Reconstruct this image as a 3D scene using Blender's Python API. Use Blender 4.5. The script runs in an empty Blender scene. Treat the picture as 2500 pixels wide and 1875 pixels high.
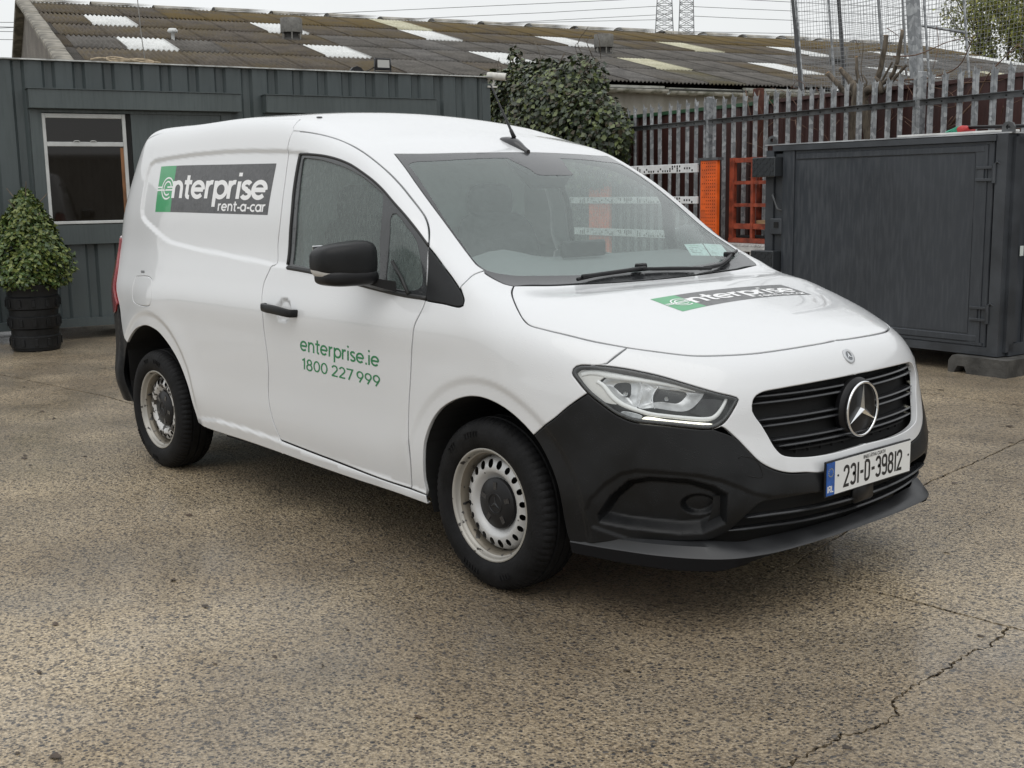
import bpy, bmesh, math, random
import numpy as np
from mathutils import Vector, Matrix
from mathutils.geometry import delaunay_2d_cdt
CAMP=[3.14838,-3.53019,1.42885,2.42077,-0.16228,-0.0155,2872.23841]
BP=[1.7793,1.8205,1.8287,1.8346,1.7976,1.7162,1.6596,1.5954,1.4981,1.2968,1.0803,1.0655,1.0238,0.973,0.9168,0.8416,0.86,0.8848,0.9142,0.9184,0.9209,0.9187,0.888,0.8585,0.8281,0.7739,0.7106,0.0699,0.0508,0.0119,-0.0,0.0014,0.0059,0.0656,0.1848,0.2831,0.8981,0.9289,0.9916,0.9775,0.9471,0.9259,0.8956,0.8159,-3.4932,-3.5059,-3.5176,-3.5058,-3.4503,-3.3563,-3.3103,0.0675,0.0968,0.118,0.1621,0.164,0.0053,0.0558,0.223,0.1884,0.3124,0.125,0.313,0.2046,0.1645,0.3072,0.2727,0.1183]
TR={'bp_top':[(-1.557,-0.642,1.765),(-1.526,-0.689,1.742),(-1.521,-0.703,1.73),(-1.504,-0.717,1.712)],
'door_rear':[(-1.504,-0.717,1.712),(-1.503,-0.74,1.669),(-1.499,-0.754,1.629),(-1.489,-0.777,1.556),(-1.473,-0.809,1.448),(-1.462,-0.838,1.324),(-1.471,-0.852,1.211),(-1.457,-0.869,1.129),(-1.48,-0.871,1.12),(-1.496,-0.88,1.091),(-1.515,-0.894,1.045),(-1.511,-0.909,1.003),(-1.483,-0.928,0.917),(-1.479,-0.926,0.828),(-1.465,-0.926,0.739),(-1.461,-0.924,0.657),(-1.472,-0.923,0.581),(-1.472,-0.924,0.52),(-1.451,-0.923,0.447),(-1.427,-0.919,0.396),(-1.4,-0.912,0.35)],
'door_top':[(-1.501,-0.719,1.709),(-1.447,-0.718,1.705),(-1.362,-0.715,1.696),(-1.265,-0.709,1.681),(-1.168,-0.705,1.661),(-1.058,-0.712,1.633),(-0.944,-0.725,1.597),(-0.842,-0.732,1.554),(-0.744,-0.737,1.505),(-0.662,-0.744,1.458),(-0.588,-0.752,1.41),(-0.523,-0.759,1.366),(-0.492,-0.763,1.343),(-0.462,-0.773,1.318),(-0.436,-0.787,1.293),(-0.412,-0.806,1.265),(-0.389,-0.828,1.229)],
'door_front':[(-0.389,-0.828,1.229),(-0.363,-0.854,1.165),(-0.346,-0.874,1.105),(-0.331,-0.893,1.045),(-0.33,-0.895,1.037),(-0.335,-0.904,1.009),(-0.348,-0.915,0.978),(-0.361,-0.921,0.953),(-0.369,-0.925,0.928),(-0.375,-0.927,0.89),(-0.387,-0.925,0.832),(-0.399,-0.924,0.736),(-0.412,-0.923,0.638),(-0.417,-0.922,0.573),(-0.418,-0.923,0.475),(-0.423,-0.917,0.395),(-0.442,-0.9,0.3)],
'door_bot':[(-1.4,-0.912,0.35),(-1.121,-0.909,0.333),(-0.871,-0.906,0.319),(-0.639,-0.903,0.306),(-0.442,-0.901,0.302)],
'sill_bot':[(-2.229,-0.896,0.309),(-2.1,-0.895,0.299),(-1.723,-0.898,0.295),(-1.279,-0.898,0.283),(-0.89,-0.896,0.271),(-0.542,-0.893,0.264),(-0.342,-0.889,0.255)],
'sill_crease':[(-2.172,-0.905,0.347),(-1.931,-0.912,0.376),(-1.4,-0.912,0.35),(-0.994,-0.908,0.324),(-0.442,-0.901,0.302),(-0.355,-0.898,0.296)],
'rarch':[(-3.123,-0.872,0.55),(-3.105,-0.874,0.594),(-3.07,-0.878,0.639),(-3.015,-0.883,0.678),(-2.921,-0.892,0.725),(-2.813,-0.901,0.753),(-2.743,-0.906,0.761),(-2.679,-0.91,0.757),(-2.596,-0.913,0.742),(-2.531,-0.915,0.716),(-2.459,-0.916,0.676),(-2.401,-0.916,0.634),(-2.355,-0.916,0.59),(-2.309,-0.917,0.533),(-2.274,-0.917,0.48),(-2.255,-0.915,0.425),(-2.241,-0.91,0.378),(-2.228,-0.899,0.321),(-2.219,-0.897,0.31)],
'farch':[(-0.345,-0.898,0.294),(-0.348,-0.901,0.31),(-0.349,-0.91,0.351),(-0.339,-0.92,0.426),(-0.327,-0.922,0.498),(-0.307,-0.921,0.545),(-0.274,-0.921,0.594),(-0.229,-0.921,0.637),(-0.174,-0.921,0.67),(-0.114,-0.92,0.694),(-0.055,-0.92,0.709),(0.009,-0.919,0.713),(0.072,-0.919,0.706),(0.135,-0.92,0.691),(0.187,-0.919,0.67),(0.229,-0.916,0.646),(0.271,-0.91,0.614),(0.3,-0.905,0.581),(0.327,-0.9,0.54),(0.353,-0.895,0.49),(0.369,-0.891,0.443),(0.376,-0.883,0.385),(0.378,-0.873,0.33),(0.38,-0.861,0.278),(0.387,-0.852,0.246),(0.397,-0.844,0.223)],
'bw_side':[(0.271,-0.91,0.615),(0.315,-0.903,0.65),(0.362,-0.894,0.684),(0.412,-0.88,0.728),(0.463,-0.857,0.773)],
'headlight':[(0.414,-0.864,0.839),(0.415,-0.86,0.851),(0.423,-0.853,0.86),(0.436,-0.845,0.864),(0.461,-0.832,0.865),(0.488,-0.816,0.865),(0.527,-0.792,0.862),(0.568,-0.765,0.856),(0.603,-0.742,0.849),(0.64,-0.716,0.84),(0.677,-0.691,0.829),(0.725,-0.657,0.812),(0.771,-0.62,0.795),(0.801,-0.588,0.782),(0.825,-0.557,0.772),(0.836,-0.542,0.766),(0.84,-0.538,0.76),(0.84,-0.547,0.746),(0.837,-0.562,0.726),(0.833,-0.579,0.704),(0.827,-0.594,0.689),(0.819,-0.608,0.678),(0.81,-0.624,0.672),(0.793,-0.645,0.671),(0.752,-0.687,0.676),(0.706,-0.723,0.681),(0.658,-0.758,0.685),(0.629,-0.778,0.688),(0.603,-0.794,0.694),(0.582,-0.806,0.703),(0.554,-0.82,0.718),(0.526,-0.833,0.738),(0.495,-0.845,0.76),(0.473,-0.852,0.776),(0.453,-0.858,0.795),(0.431,-0.862,0.817),(0.418,-0.864,0.83)],
'bon_side':[(-0.042,-0.71,1.092),(-0.018,-0.74,1.082),(0.015,-0.771,1.069),(0.056,-0.8,1.053),(0.116,-0.834,1.024),(0.17,-0.856,0.995),(0.206,-0.862,0.981),(0.262,-0.849,0.97),(0.35,-0.817,0.953),(0.431,-0.781,0.936),(0.527,-0.724,0.919),(0.592,-0.674,0.908),(0.673,-0.603,0.895),(0.708,-0.562,0.891)],
'bon_front':[(0.601,-0.668,0.906),(0.642,-0.633,0.899),(0.68,-0.594,0.895),(0.722,-0.544,0.891),(0.759,-0.479,0.89),(0.794,-0.393,0.89),(0.825,-0.253,0.894),(0.841,-0.082,0.898),(0.833,0.134,0.9),(0.812,0.277,0.899),(0.772,0.42,0.897),(0.722,0.538,0.892)],
'bon_rear':[(-0.04,-0.713,1.091),(-0.025,-0.637,1.086),(-0.011,-0.549,1.082),(-0.005,-0.407,1.081),(0.005,-0.24,1.078),(0.011,-0.013,1.076),(0.0,0.436,1.079),(-0.015,0.539,1.084),(-0.041,0.737,1.09)],
'ap_seam':[(-0.163,-0.863,1.09),(-0.155,-0.841,1.112),(-0.158,-0.806,1.131),(-0.159,-0.774,1.14),(-0.16,-0.746,1.145)],
'ws_left':[(-0.861,-0.63,1.589),(-0.746,-0.66,1.528),(-0.642,-0.685,1.464),(-0.526,-0.703,1.384),(-0.434,-0.713,1.318),(-0.344,-0.724,1.253),(-0.26,-0.74,1.2),(-0.194,-0.752,1.162),(-0.147,-0.756,1.137),(-0.101,-0.751,1.115),(-0.157,-0.748,1.143),(-0.101,-0.748,1.115),(-0.063,-0.733,1.099),(-0.043,-0.712,1.092)],
'ws_top':[(-0.861,-0.63,1.589),(-0.816,-0.502,1.59),(-0.765,-0.295,1.593),(-0.748,-0.133,1.596),(-0.744,0.004,1.597),(-0.766,0.25,1.597),(-0.825,0.489,1.596)],
'frit_left':[(-0.778,-0.619,1.552),(-0.605,-0.668,1.445),(-0.449,-0.701,1.331),(-0.316,-0.721,1.236),(-0.221,-0.746,1.178),(-0.18,-0.746,1.156),(-0.148,-0.719,1.142),(-0.106,-0.611,1.127),(-0.063,-0.354,1.111),(-0.132,0.697,1.135)],
'win_out':[(-1.382,-0.763,1.605),(-1.291,-0.764,1.601),(-1.182,-0.766,1.591),(-1.075,-0.77,1.574),(-0.968,-0.776,1.548),(-0.879,-0.784,1.517),(-0.793,-0.79,1.482),(-0.715,-0.798,1.444),(-0.63,-0.808,1.394),(-0.551,-0.814,1.346),(-0.475,-0.819,1.294),(-0.392,-0.826,1.233),(-0.33,-0.893,1.043),(-0.487,-0.893,1.049),(-1.139,-0.877,1.106),(-1.343,-0.873,1.117),(-1.351,-0.869,1.13),(-1.355,-0.848,1.25),(-1.355,-0.835,1.345),(-1.372,-0.807,1.454),(-1.381,-0.781,1.545)],
'glass':[(-1.342,-0.768,1.587),(-1.209,-0.772,1.575),(-1.098,-0.778,1.556),(-0.99,-0.784,1.533),(-0.875,-0.792,1.499),(-0.789,-0.799,1.465),(-0.709,-0.806,1.429),(-0.688,-0.828,1.369),(-0.684,-0.841,1.305),(-0.685,-0.849,1.24),(-0.648,-0.887,1.07),(-1.144,-0.873,1.119),(-1.314,-0.868,1.134),(-1.315,-0.851,1.226),(-1.312,-0.843,1.298),(-1.326,-0.818,1.416),(-1.344,-0.791,1.511),(-1.35,-0.77,1.582)],
'qglass':[(-0.618,-0.828,1.351),(-0.6,-0.825,1.352),(-0.57,-0.827,1.335),(-0.53,-0.831,1.306),(-0.484,-0.835,1.273),(-0.454,-0.839,1.245),(-0.398,-0.862,1.147),(-0.376,-0.877,1.095),(-0.399,-0.884,1.074),(-0.592,-0.881,1.089),(-0.619,-0.851,1.22),(-0.619,-0.844,1.284),(-0.624,-0.834,1.335)],
'mtri':[(-0.389,-0.828,1.229),(-0.347,-0.831,1.201),(-0.283,-0.841,1.159),(-0.215,-0.854,1.118),(-0.162,-0.867,1.085),(-0.132,-0.877,1.063),(-0.116,-0.885,1.045),(-0.114,-0.892,1.029),(-0.129,-0.895,1.023),(-0.218,-0.896,1.029),(-0.324,-0.896,1.035)],
'tail':[(-3.292,-0.772,1.205),(-3.256,-0.784,1.195),(-3.296,-0.787,1.129),(-3.244,-0.822,1.06),(-3.191,-0.853,0.992),(-3.235,-0.857,0.94)],
'bw_rear':[(-3.181,-0.86,0.974),(-3.147,-0.873,0.848),(-3.132,-0.873,0.738),(-3.09,-0.876,0.659),(-3.063,-0.878,0.624)],
'rb_lower':[(-3.093,-0.854,0.306)],
'nose_bot':[(0.822,-0.605,0.679),(0.852,-0.567,0.642),(0.879,-0.534,0.598),(0.899,-0.506,0.563),(0.916,-0.473,0.539),(0.93,-0.436,0.522),(0.942,-0.396,0.511),(0.958,-0.325,0.503),(0.968,-0.263,0.497)],
'grille':[(0.865,-0.496,0.737),(0.864,-0.49,0.753),(0.865,-0.475,0.767),(0.871,-0.448,0.776),(0.888,-0.382,0.781),(0.908,-0.271,0.785),(0.922,-0.1,0.787),(0.922,0.106,0.786),(0.903,0.301,0.785),(0.87,0.45,0.778),(0.862,0.488,0.759),(0.867,0.502,0.72),(0.88,0.488,0.672),(0.896,0.456,0.64),(0.912,0.419,0.616),(0.928,0.376,0.592),(0.947,0.298,0.569),(0.961,0.208,0.556),(0.969,0.098,0.553),(0.97,-0.061,0.551),(0.963,-0.2,0.549),(0.948,-0.319,0.555),(0.932,-0.389,0.565),(0.924,-0.414,0.574),(0.912,-0.435,0.598),(0.898,-0.453,0.637),(0.885,-0.472,0.674),(0.873,-0.492,0.705),(0.868,-0.498,0.721)],
'lgrille':[(0.831,-0.595,0.308),(0.92,-0.516,0.427),(0.95,-0.418,0.432),(0.976,-0.273,0.431),(0.948,0.422,0.423),(0.878,0.426,0.265),(0.929,0.08,0.282),(0.927,-0.158,0.287),(0.896,-0.41,0.296)],
'lip_top':[(0.772,-0.658,0.296),(0.847,-0.552,0.294),(0.896,-0.41,0.296),(0.927,-0.158,0.287),(0.929,0.08,0.282),(0.878,0.426,0.265)],
'fog_out':[(0.471,-0.856,0.386),(0.486,-0.856,0.423),(0.539,-0.837,0.482),(0.586,-0.813,0.519),(0.631,-0.788,0.532),(0.711,-0.739,0.531),(0.797,-0.678,0.525),(0.847,-0.628,0.51),(0.882,-0.582,0.487),(0.909,-0.536,0.461),(0.933,-0.475,0.443)],
'fog_in':[(0.507,-0.841,0.371),(0.552,-0.83,0.438),(0.606,-0.803,0.495),(0.663,-0.77,0.51),(0.771,-0.701,0.51),(0.835,-0.646,0.49),(0.865,-0.616,0.464),(0.875,-0.605,0.427),(0.829,-0.589,0.296),(0.734,-0.699,0.318),(0.589,-0.795,0.333),(0.508,-0.836,0.348)],
'fog_pod':[(0.747,-0.72,0.432),(0.762,-0.711,0.454),(0.852,-0.633,0.458),(0.87,-0.611,0.446),(0.855,-0.624,0.398),(0.819,-0.646,0.362),(0.776,-0.682,0.354),(0.742,-0.713,0.374)],
'recess':[(-1.501,-0.757,1.621),(-1.824,-0.75,1.634),(-2.082,-0.745,1.64),(-2.424,-0.744,1.637),(-2.735,-0.736,1.628),(-2.916,-0.725,1.62),(-2.973,-0.726,1.601),(-2.988,-0.741,1.546),(-2.979,-0.77,1.45),(-2.964,-0.794,1.361),(-2.942,-0.802,1.326),(-2.886,-0.811,1.3),(-2.748,-0.827,1.258),(-2.605,-0.839,1.214),(-2.507,-0.844,1.196),(-2.268,-0.851,1.176),(-1.991,-0.856,1.159),(-1.731,-0.863,1.143),(-1.465,-0.87,1.126)],
'fuel':[(-2.932,-0.868,1.022),(-2.777,-0.879,1.026),(-2.689,-0.888,1.016),(-2.651,-0.898,0.992),(-2.631,-0.914,0.92),(-2.671,-0.913,0.874),(-2.699,-0.911,0.869),(-2.888,-0.898,0.873)],
'logo':[(-2.82,-0.742,1.59),(-1.584,-0.771,1.572),(-1.577,-0.834,1.343),(-2.78,-0.811,1.353)],
'logo_split':[(-2.565,-0.757,1.585),(-2.537,-0.822,1.353)],
'logo_b':[(0.3,-0.358,1.039),(0.281,0.451,1.04),(0.413,0.475,1.003),(0.45,-0.355,1.002)],
'handle':[(-1.458,-0.922,0.958),(-1.377,-0.921,0.963),(-1.191,-0.924,0.953),(-1.186,-0.929,0.915),(-1.257,-0.929,0.909),(-1.452,-0.927,0.93)],
'handlecup':[(-1.371,-0.92,0.967),(-1.322,-0.915,0.986),(-1.26,-0.92,0.97),(-1.246,-0.925,0.946),(-1.3,-0.929,0.889),(-1.348,-0.929,0.908)],
'towcap':[(0.868,-0.57,0.577),(0.871,-0.56,0.583),(0.889,-0.526,0.575),(0.9,-0.507,0.559),(0.907,-0.502,0.538),(0.912,-0.497,0.521),(0.912,-0.501,0.511),(0.906,-0.519,0.511),(0.892,-0.549,0.52)],
'badge':[(0.882,-0.031,0.864),(0.877,0.021,0.87),(0.901,0.028,0.837),(0.905,-0.016,0.83)],
'fendernose':[(0.528,-0.724,0.918),(0.508,-0.798,0.872)],
'roofdot':[(-1.53,-0.567,1.772)],
'stick':[(-0.188,0.41,1.201),(-0.207,0.531,1.202),(-0.228,0.712,1.188),(-0.133,0.659,1.139),(-0.109,0.426,1.139),(-0.129,0.389,1.156)],
'strip_u':[(0.821,-0.565,0.772),(0.821,-0.574,0.756),(0.819,-0.59,0.734),(0.814,-0.604,0.717),(0.806,-0.619,0.706),(0.789,-0.641,0.703),(0.748,-0.683,0.707),(0.703,-0.72,0.712),(0.655,-0.755,0.718),(0.618,-0.779,0.729),(0.578,-0.802,0.745),(0.556,-0.813,0.76),(0.538,-0.82,0.777),(0.521,-0.824,0.797),(0.508,-0.828,0.808),(0.493,-0.834,0.816)],
'strip_t':[(0.44,-0.853,0.836),(0.461,-0.84,0.844),(0.489,-0.825,0.845),(0.525,-0.806,0.839),(0.561,-0.784,0.834),(0.611,-0.75,0.827),(0.658,-0.715,0.819),(0.705,-0.679,0.809),(0.75,-0.641,0.798),(0.782,-0.611,0.787),(0.821,-0.565,0.772)],
'drl':[(0.629,-0.778,0.689),(0.64,-0.768,0.706),(0.705,-0.722,0.7),(0.75,-0.684,0.696),(0.808,-0.622,0.687),(0.794,-0.641,0.682),(0.779,-0.66,0.678),(0.729,-0.705,0.682),(0.658,-0.758,0.685)],
'turn':[(0.571,-0.812,0.71),(0.578,-0.806,0.722),(0.636,-0.77,0.709),(0.628,-0.778,0.693)],
'chromecorner':[(0.426,-0.859,0.839),(0.437,-0.85,0.851),(0.488,-0.825,0.848),(0.511,-0.818,0.833),(0.499,-0.83,0.816),(0.525,-0.824,0.788),(0.563,-0.812,0.746),(0.504,-0.842,0.756),(0.462,-0.854,0.791),(0.432,-0.86,0.822)],
'darkpiece':[(0.753,-0.675,0.723),(0.765,-0.657,0.739),(0.772,-0.639,0.764),(0.816,-0.582,0.759),(0.811,-0.601,0.733),(0.8,-0.626,0.709)],
'bowl1':[(0.508,-0.828,0.805),(0.527,-0.809,0.829),(0.612,-0.751,0.824),(0.62,-0.777,0.733),(0.578,-0.802,0.749)],
'bowl2':[(0.619,-0.746,0.821),(0.771,-0.625,0.786),(0.768,-0.648,0.753),(0.746,-0.68,0.727),(0.665,-0.744,0.735),(0.624,-0.773,0.736)],
'arc':[(0.66,-0.72,0.806),(0.655,-0.733,0.789),(0.654,-0.741,0.772),(0.659,-0.745,0.752),(0.666,-0.744,0.735)],
'bulbs':[(0.585,-0.79,0.777),(0.693,-0.713,0.764)],
'slats':[(0.914,-0.28,0.759),(0.917,-0.284,0.739),(0.924,-0.291,0.683),(0.926,-0.293,0.663),(0.935,-0.303,0.616),(0.939,-0.309,0.596)],
'lslats':[(0.889,-0.562,0.383),(0.98,-0.15,0.389),(0.85,-0.59,0.336),(0.956,-0.111,0.336)],
'txt1':[(-1.173,-0.927,0.819),(-0.589,-0.926,0.802),(-0.591,-0.926,0.761),(-1.177,-0.927,0.775)],
'txt2':[(-1.164,-0.927,0.744),(-0.588,-0.926,0.727),(-0.591,-0.925,0.682),(-1.169,-0.926,0.696)],
'mark':[(-2.852,-0.867,1.044),(-2.798,-0.871,1.045),(-2.79,-0.876,1.033),(-2.843,-0.872,1.032)]}
BG={'poles':[([(1.242,4.138),(1.468,2.764)],0.03,1),([(1.255,4.14),(1.458,2.766)],0.022,0),([(0.912,4.254),(1.099,2.915)],0.022,0),([(1.722,4.094),(1.875,3.011)],0.035,1),([(1.686,4.152),(1.811,3.251)],0.03,0),([(2.127,4.087),(2.24,3.117)],0.022,0),([(3.738,3.747),(3.878,2.603)],0.07,0),([(3.75,3.752),(3.881,2.802)],0.02,0),([(3.837,3.779),(3.971,2.815)],0.02,0)],'bars':[([(3.586,3.365),(4.23,3.209)],0.02,0)],'netc':[[(1.008,4.193),(3.901,3.763),(4.032,2.766),(1.172,2.842)],[(0.792,4.278),(2.278,4.057),(2.39,2.987),(0.997,2.927)]],'stump':[([(3.388,1.987),(3.388,2.307),(3.406,2.544),(3.332,2.668)],0.075),([(3.593,1.978),(3.536,2.357),(3.514,2.535),(3.698,2.599)],0.06),([(3.406,2.544),(3.211,2.559),(3.037,2.693),(2.873,2.829)],0.035),([(3.376,2.586),(3.288,2.712),(3.129,2.856)],0.035),([(3.43,2.621),(3.382,2.783),(3.36,2.981)],0.022),([(3.514,2.535),(3.67,2.64),(3.74,2.827),(3.784,3.014),(3.802,3.184)],0.033),([(3.807,2.513),(3.776,2.631),(3.694,2.696)],0.03),([(3.672,2.601),(3.903,2.678),(3.998,2.821),(4.04,3.006),(4.067,3.209)],0.024),([(3.758,3.017),(3.652,3.048)],0.008),([(3.998,2.821),(4.1,2.792)],0.01),([(3.781,2.515),(3.955,2.654),(4.149,2.806)],0.02),([(3.7,2.56),(3.822,2.742),(3.92,2.867)],0.014),([(3.54,2.573),(3.562,2.669),(3.505,2.752)],0.012),([(3.153,2.603),(3.035,2.734)],0.02),([(3.595,2.529),(3.453,2.697),(3.447,3.167)],0.006)],'twigs':[([(3.951,2.925),(4.251,2.912),(4.673,3.014),(5.1,3.018)],0.008),([(4.116,2.643),(4.41,2.636),(4.827,2.726),(5.099,3.036)],0.01),([(4.817,2.072),(5.073,2.346),(5.255,2.597),(5.676,2.883)],0.012),([(4.861,2.106),(4.979,2.425),(5.163,2.694)],0.01),([(4.425,2.356),(4.805,2.292),(4.911,2.43)],0.007),([(3.861,2.685),(4.218,2.597),(4.751,2.442),(4.897,2.286)],0.007),([(4.951,2.535),(5.387,2.533),(5.594,2.567)],0.008),([(3.833,3.261),(3.991,3.157),(4.02,3.069)],0.005),([(4.459,2.632),(4.719,2.609)],0.006),([(1.501,2.738),(1.544,2.381),(1.522,1.937)],0.01),([(1.226,2.759),(1.37,2.525),(1.514,2.249)],0.006),([(2.229,2.296),(2.389,2.16),(2.485,2.049)],0.006),([(2.31,2.673),(2.246,2.721),(2.233,2.637)],0.005),([(3.365,3.123),(3.348,3.183),(3.342,3.007)],0.004),([(0.956,2.234),(1.102,2.066),(1.176,1.949)],0.005),([(1.845,2.319),(1.651,2.154),(1.592,1.867)],0.006),([(3.067,2.247),(2.986,2.129),(3.02,2.004)],0.006),([(4.857,2.179),(4.634,2.007)],0.006),([(5.51,2.245),(5.41,2.146),(5.44,2.003)],0.006)],'rustpost':[(1.327,2.778),(1.464,2.767),(1.384,1.942)],'post':[(1.372,1.796),(1.721,1.786),(1.757,0.879),(1.384,1.073)],'beams':[[(-0.771,1.773),(0.32,1.764),(1.309,1.742),(1.321,1.653),(0.321,1.647)],[(0.791,1.321),(1.316,1.324),(1.31,1.23)]],'beamsW':[[(-2.625,1.241),(-0.284,1.277),(-0.283,1.188),(-2.568,1.166)],[(-2.459,0.76),(-0.119,0.852),(-0.095,0.766),(-2.402,0.686)],[(-2.853,1.666),(-1.141,1.635)],[(-1.304,0.484),(-0.048,0.529)]],'postW':[(-1.453,1.541),(-0.889,1.533),(-0.843,0.529),(-1.436,0.508)],'cage':[(1.778,1.806),(2.555,1.782),(1.869,1.5),(1.876,1.206),(1.882,0.932),(1.802,0.743),(2.24,1.781),(1.862,1.792)],'plank':[(2.291,1.061),(2.564,1.064),(2.566,0.997)],'bench':[(1.87,0.722),(2.585,0.764),(2.172,0.666),(1.974,0.616),(2.593,0.51)],'ivy':[(-4.973,3.587),(-4.602,3.61),(-4.322,3.894),(-3.951,3.603),(-3.117,3.656),(-2.345,3.394),(-1.807,3.38),(-1.342,3.173),(-1.206,2.938),(-1.072,2.68),(-0.983,2.476),(-0.505,2.181),(-0.334,1.81),(-0.895,2.025),(-1.627,2.155),(-3.691,2.69)],'pylon':[[(-149.95,168.11,30.11),(-147.44,170.32,30.01),(-149.7,168.34,37.46),(-147.75,170.05,37.37)],[(-136.92,159.59,28.11),(-134.89,161.3,28.03),(-136.74,159.74,34.97),(-135.03,161.18,34.88)]],'wires':[[(-177.36,82.58,28.81),(-164.62,105.35,30.35),(-134.49,141.58,31.92),(-127.3,148.07,32.13)],[(-164.59,122.82,30.93),(-150.22,139.92,31.66),(-136.78,153.06,32.21)],[(-163.56,140.03,31.39),(-143.44,160.52,32.19)],[(-165.33,145.61,32.09),(-146.32,164.65,32.04)],[(-186.66,59.51,27.8),(-185.45,63.04,27.94)],[(-186.67,59.46,27.17),(-185.47,62.99,27.23)],[(-186.69,59.41,26.49),(-185.56,62.72,26.56)],[(-186.72,59.32,25.31),(-185.67,62.41,25.37)],[(-134.86,161.33,32.65),(-128.98,166.08,32.01),(-121.09,171.94,31.15)],[(-134.74,161.43,31.05),(-128.52,166.44,30.37),(-121.06,171.96,29.61)],[(-134.83,161.35,28.44),(-121.02,171.99,27.42)],[(-126.37,161.78,32.87),(-118.23,167.84,31.88)]],'tree':[(-8.42,17.5,4.41),(-7.92,17.76,4.64),(-7.42,18.02,4.54),(-7.24,18.1,4.12),(-8.03,17.71,4.05),(-7.52,17.97,3.96),(-8.31,17.56,4.73),(-7.78,17.83,4.3),(-6.96,18.24,4.39),(-7.76,17.85,3.77),(-7.28,18.09,3.71)],'rope':[(1.412,2.807),(1.51,2.831),(1.623,2.816),(1.786,2.806),(1.657,2.84),(1.575,2.833),(1.589,2.798),(1.753,2.798),(1.871,2.829),(1.987,2.814),(2.095,2.788)],'cables':[(1.221,3.361),(1.222,3.043),(1.223,2.835)]}

# ------------------------------------------------------------------ camera
scene=bpy.context.scene
def setup_camera():
    x,y,z,yaw,pitch,roll,f=CAMP
    cd=bpy.data.cameras.new('camera');co=bpy.data.objects.new('camera',cd);scene.collection.objects.link(co)
    cy,sy=math.cos(yaw),math.sin(yaw);cp,sp=math.cos(pitch),math.sin(pitch)
    fw=Vector((cy*cp,sy*cp,sp));r=Vector((sy,-cy,0));u=r.cross(fw)
    cr,sr=math.cos(roll),math.sin(roll)
    r2=cr*r+sr*u;u2=-sr*r+cr*u
    m=Matrix((r2,u2,-fw)).transposed().to_4x4();m.translation=(x,y,z)
    co.matrix_world=m
    cd.sensor_width=36;cd.lens=f/2500*36;cd.clip_start=.05;cd.clip_end=2000
    scene.camera=co
setup_camera()
# ------------------------------------------------------------------ world: overcast daylight
SUN_EL,SUN_AZ=math.radians(62),math.radians(-50)     # azimuth measured from +x
w=bpy.data.worlds.new('World');scene.world=w;w.use_nodes=True
nt=w.node_tree;nt.nodes.clear()
def wn(t,**k):
    n=nt.nodes.new(t)
    for a,b in k.items(): setattr(n,a,b)
    return n
bg=wn('ShaderNodeBackground');wo=wn('ShaderNodeOutputWorld');sky=wn('ShaderNodeTexSky')
sky.sky_type='NISHITA';sky.sun_disc=False;sky.sun_elevation=SUN_EL;sky.sun_rotation=math.pi/2-SUN_AZ
sky.air_density=1.5;sky.dust_density=4
hs=wn('ShaderNodeHueSaturation');hs.inputs['Saturation'].default_value=.25
tc=wn('ShaderNodeTexCoord');sx=wn('ShaderNodeSeparateXYZ')
ramp=wn('ShaderNodeValToRGB')
e=ramp.color_ramp.elements
e[0].position=0;e[0].color=(.78,.80,.81,1);e[1].position=1;e[1].color=(1.12,1.14,1.16,1)
q=ramp.color_ramp.elements.new(.12);q.color=(.82,.84,.845,1)
q=ramp.color_ramp.elements.new(.45);q.color=(.90,.92,.935,1)
nz=wn('ShaderNodeTexNoise');nz.inputs['Scale'].default_value=2.2;nz.inputs['Detail'].default_value=5
nr=wn('ShaderNodeMapRange');nr.inputs[1].default_value=.3;nr.inputs[2].default_value=.7;nr.inputs[3].default_value=.90;nr.inputs[4].default_value=1.06
vm=wn('ShaderNodeVectorMath',operation='SCALE');vs=wn('ShaderNodeVectorMath',operation='SCALE');vs.inputs['Scale'].default_value=10.0
mix=wn('ShaderNodeMix',data_type='RGBA');mix.inputs[0].default_value=.92
L=nt.links.new
L(tc.outputs['Generated'],sx.inputs[0]);L(sx.outputs['Z'],ramp.inputs[0]);L(tc.outputs['Generated'],nz.inputs['Vector'])
L(nz.outputs['Fac'],nr.inputs[0]);L(ramp.outputs[0],vm.inputs[0]);L(nr.outputs[0],vm.inputs['Scale']);L(vm.outputs[0],vs.inputs[0])
L(sky.outputs[0],hs.inputs['Color']);L(hs.outputs[0],mix.inputs[6]);L(vs.outputs[0],mix.inputs[7]);L(mix.outputs[2],bg.inputs[0])
bg.inputs[1].default_value=.1
L(bg.outputs[0],wo.inputs[0])
sd=bpy.data.lights.new('sun','SUN');sd.energy=.65;sd.angle=math.radians(60);sd.color=(1,.97,.92)
so=bpy.data.objects.new('sun',sd);scene.collection.objects.link(so)
so.rotation_euler=Vector((math.cos(SUN_AZ)*math.cos(SUN_EL),math.sin(SUN_AZ)*math.cos(SUN_EL),math.sin(SUN_EL))).to_track_quat('Z','Y').to_euler()
vset=scene.view_settings;vset.view_transform='Standard';vset.look='None';vset.gamma=1;vset.exposure=0.17;vset.use_curve_mapping=False
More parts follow.
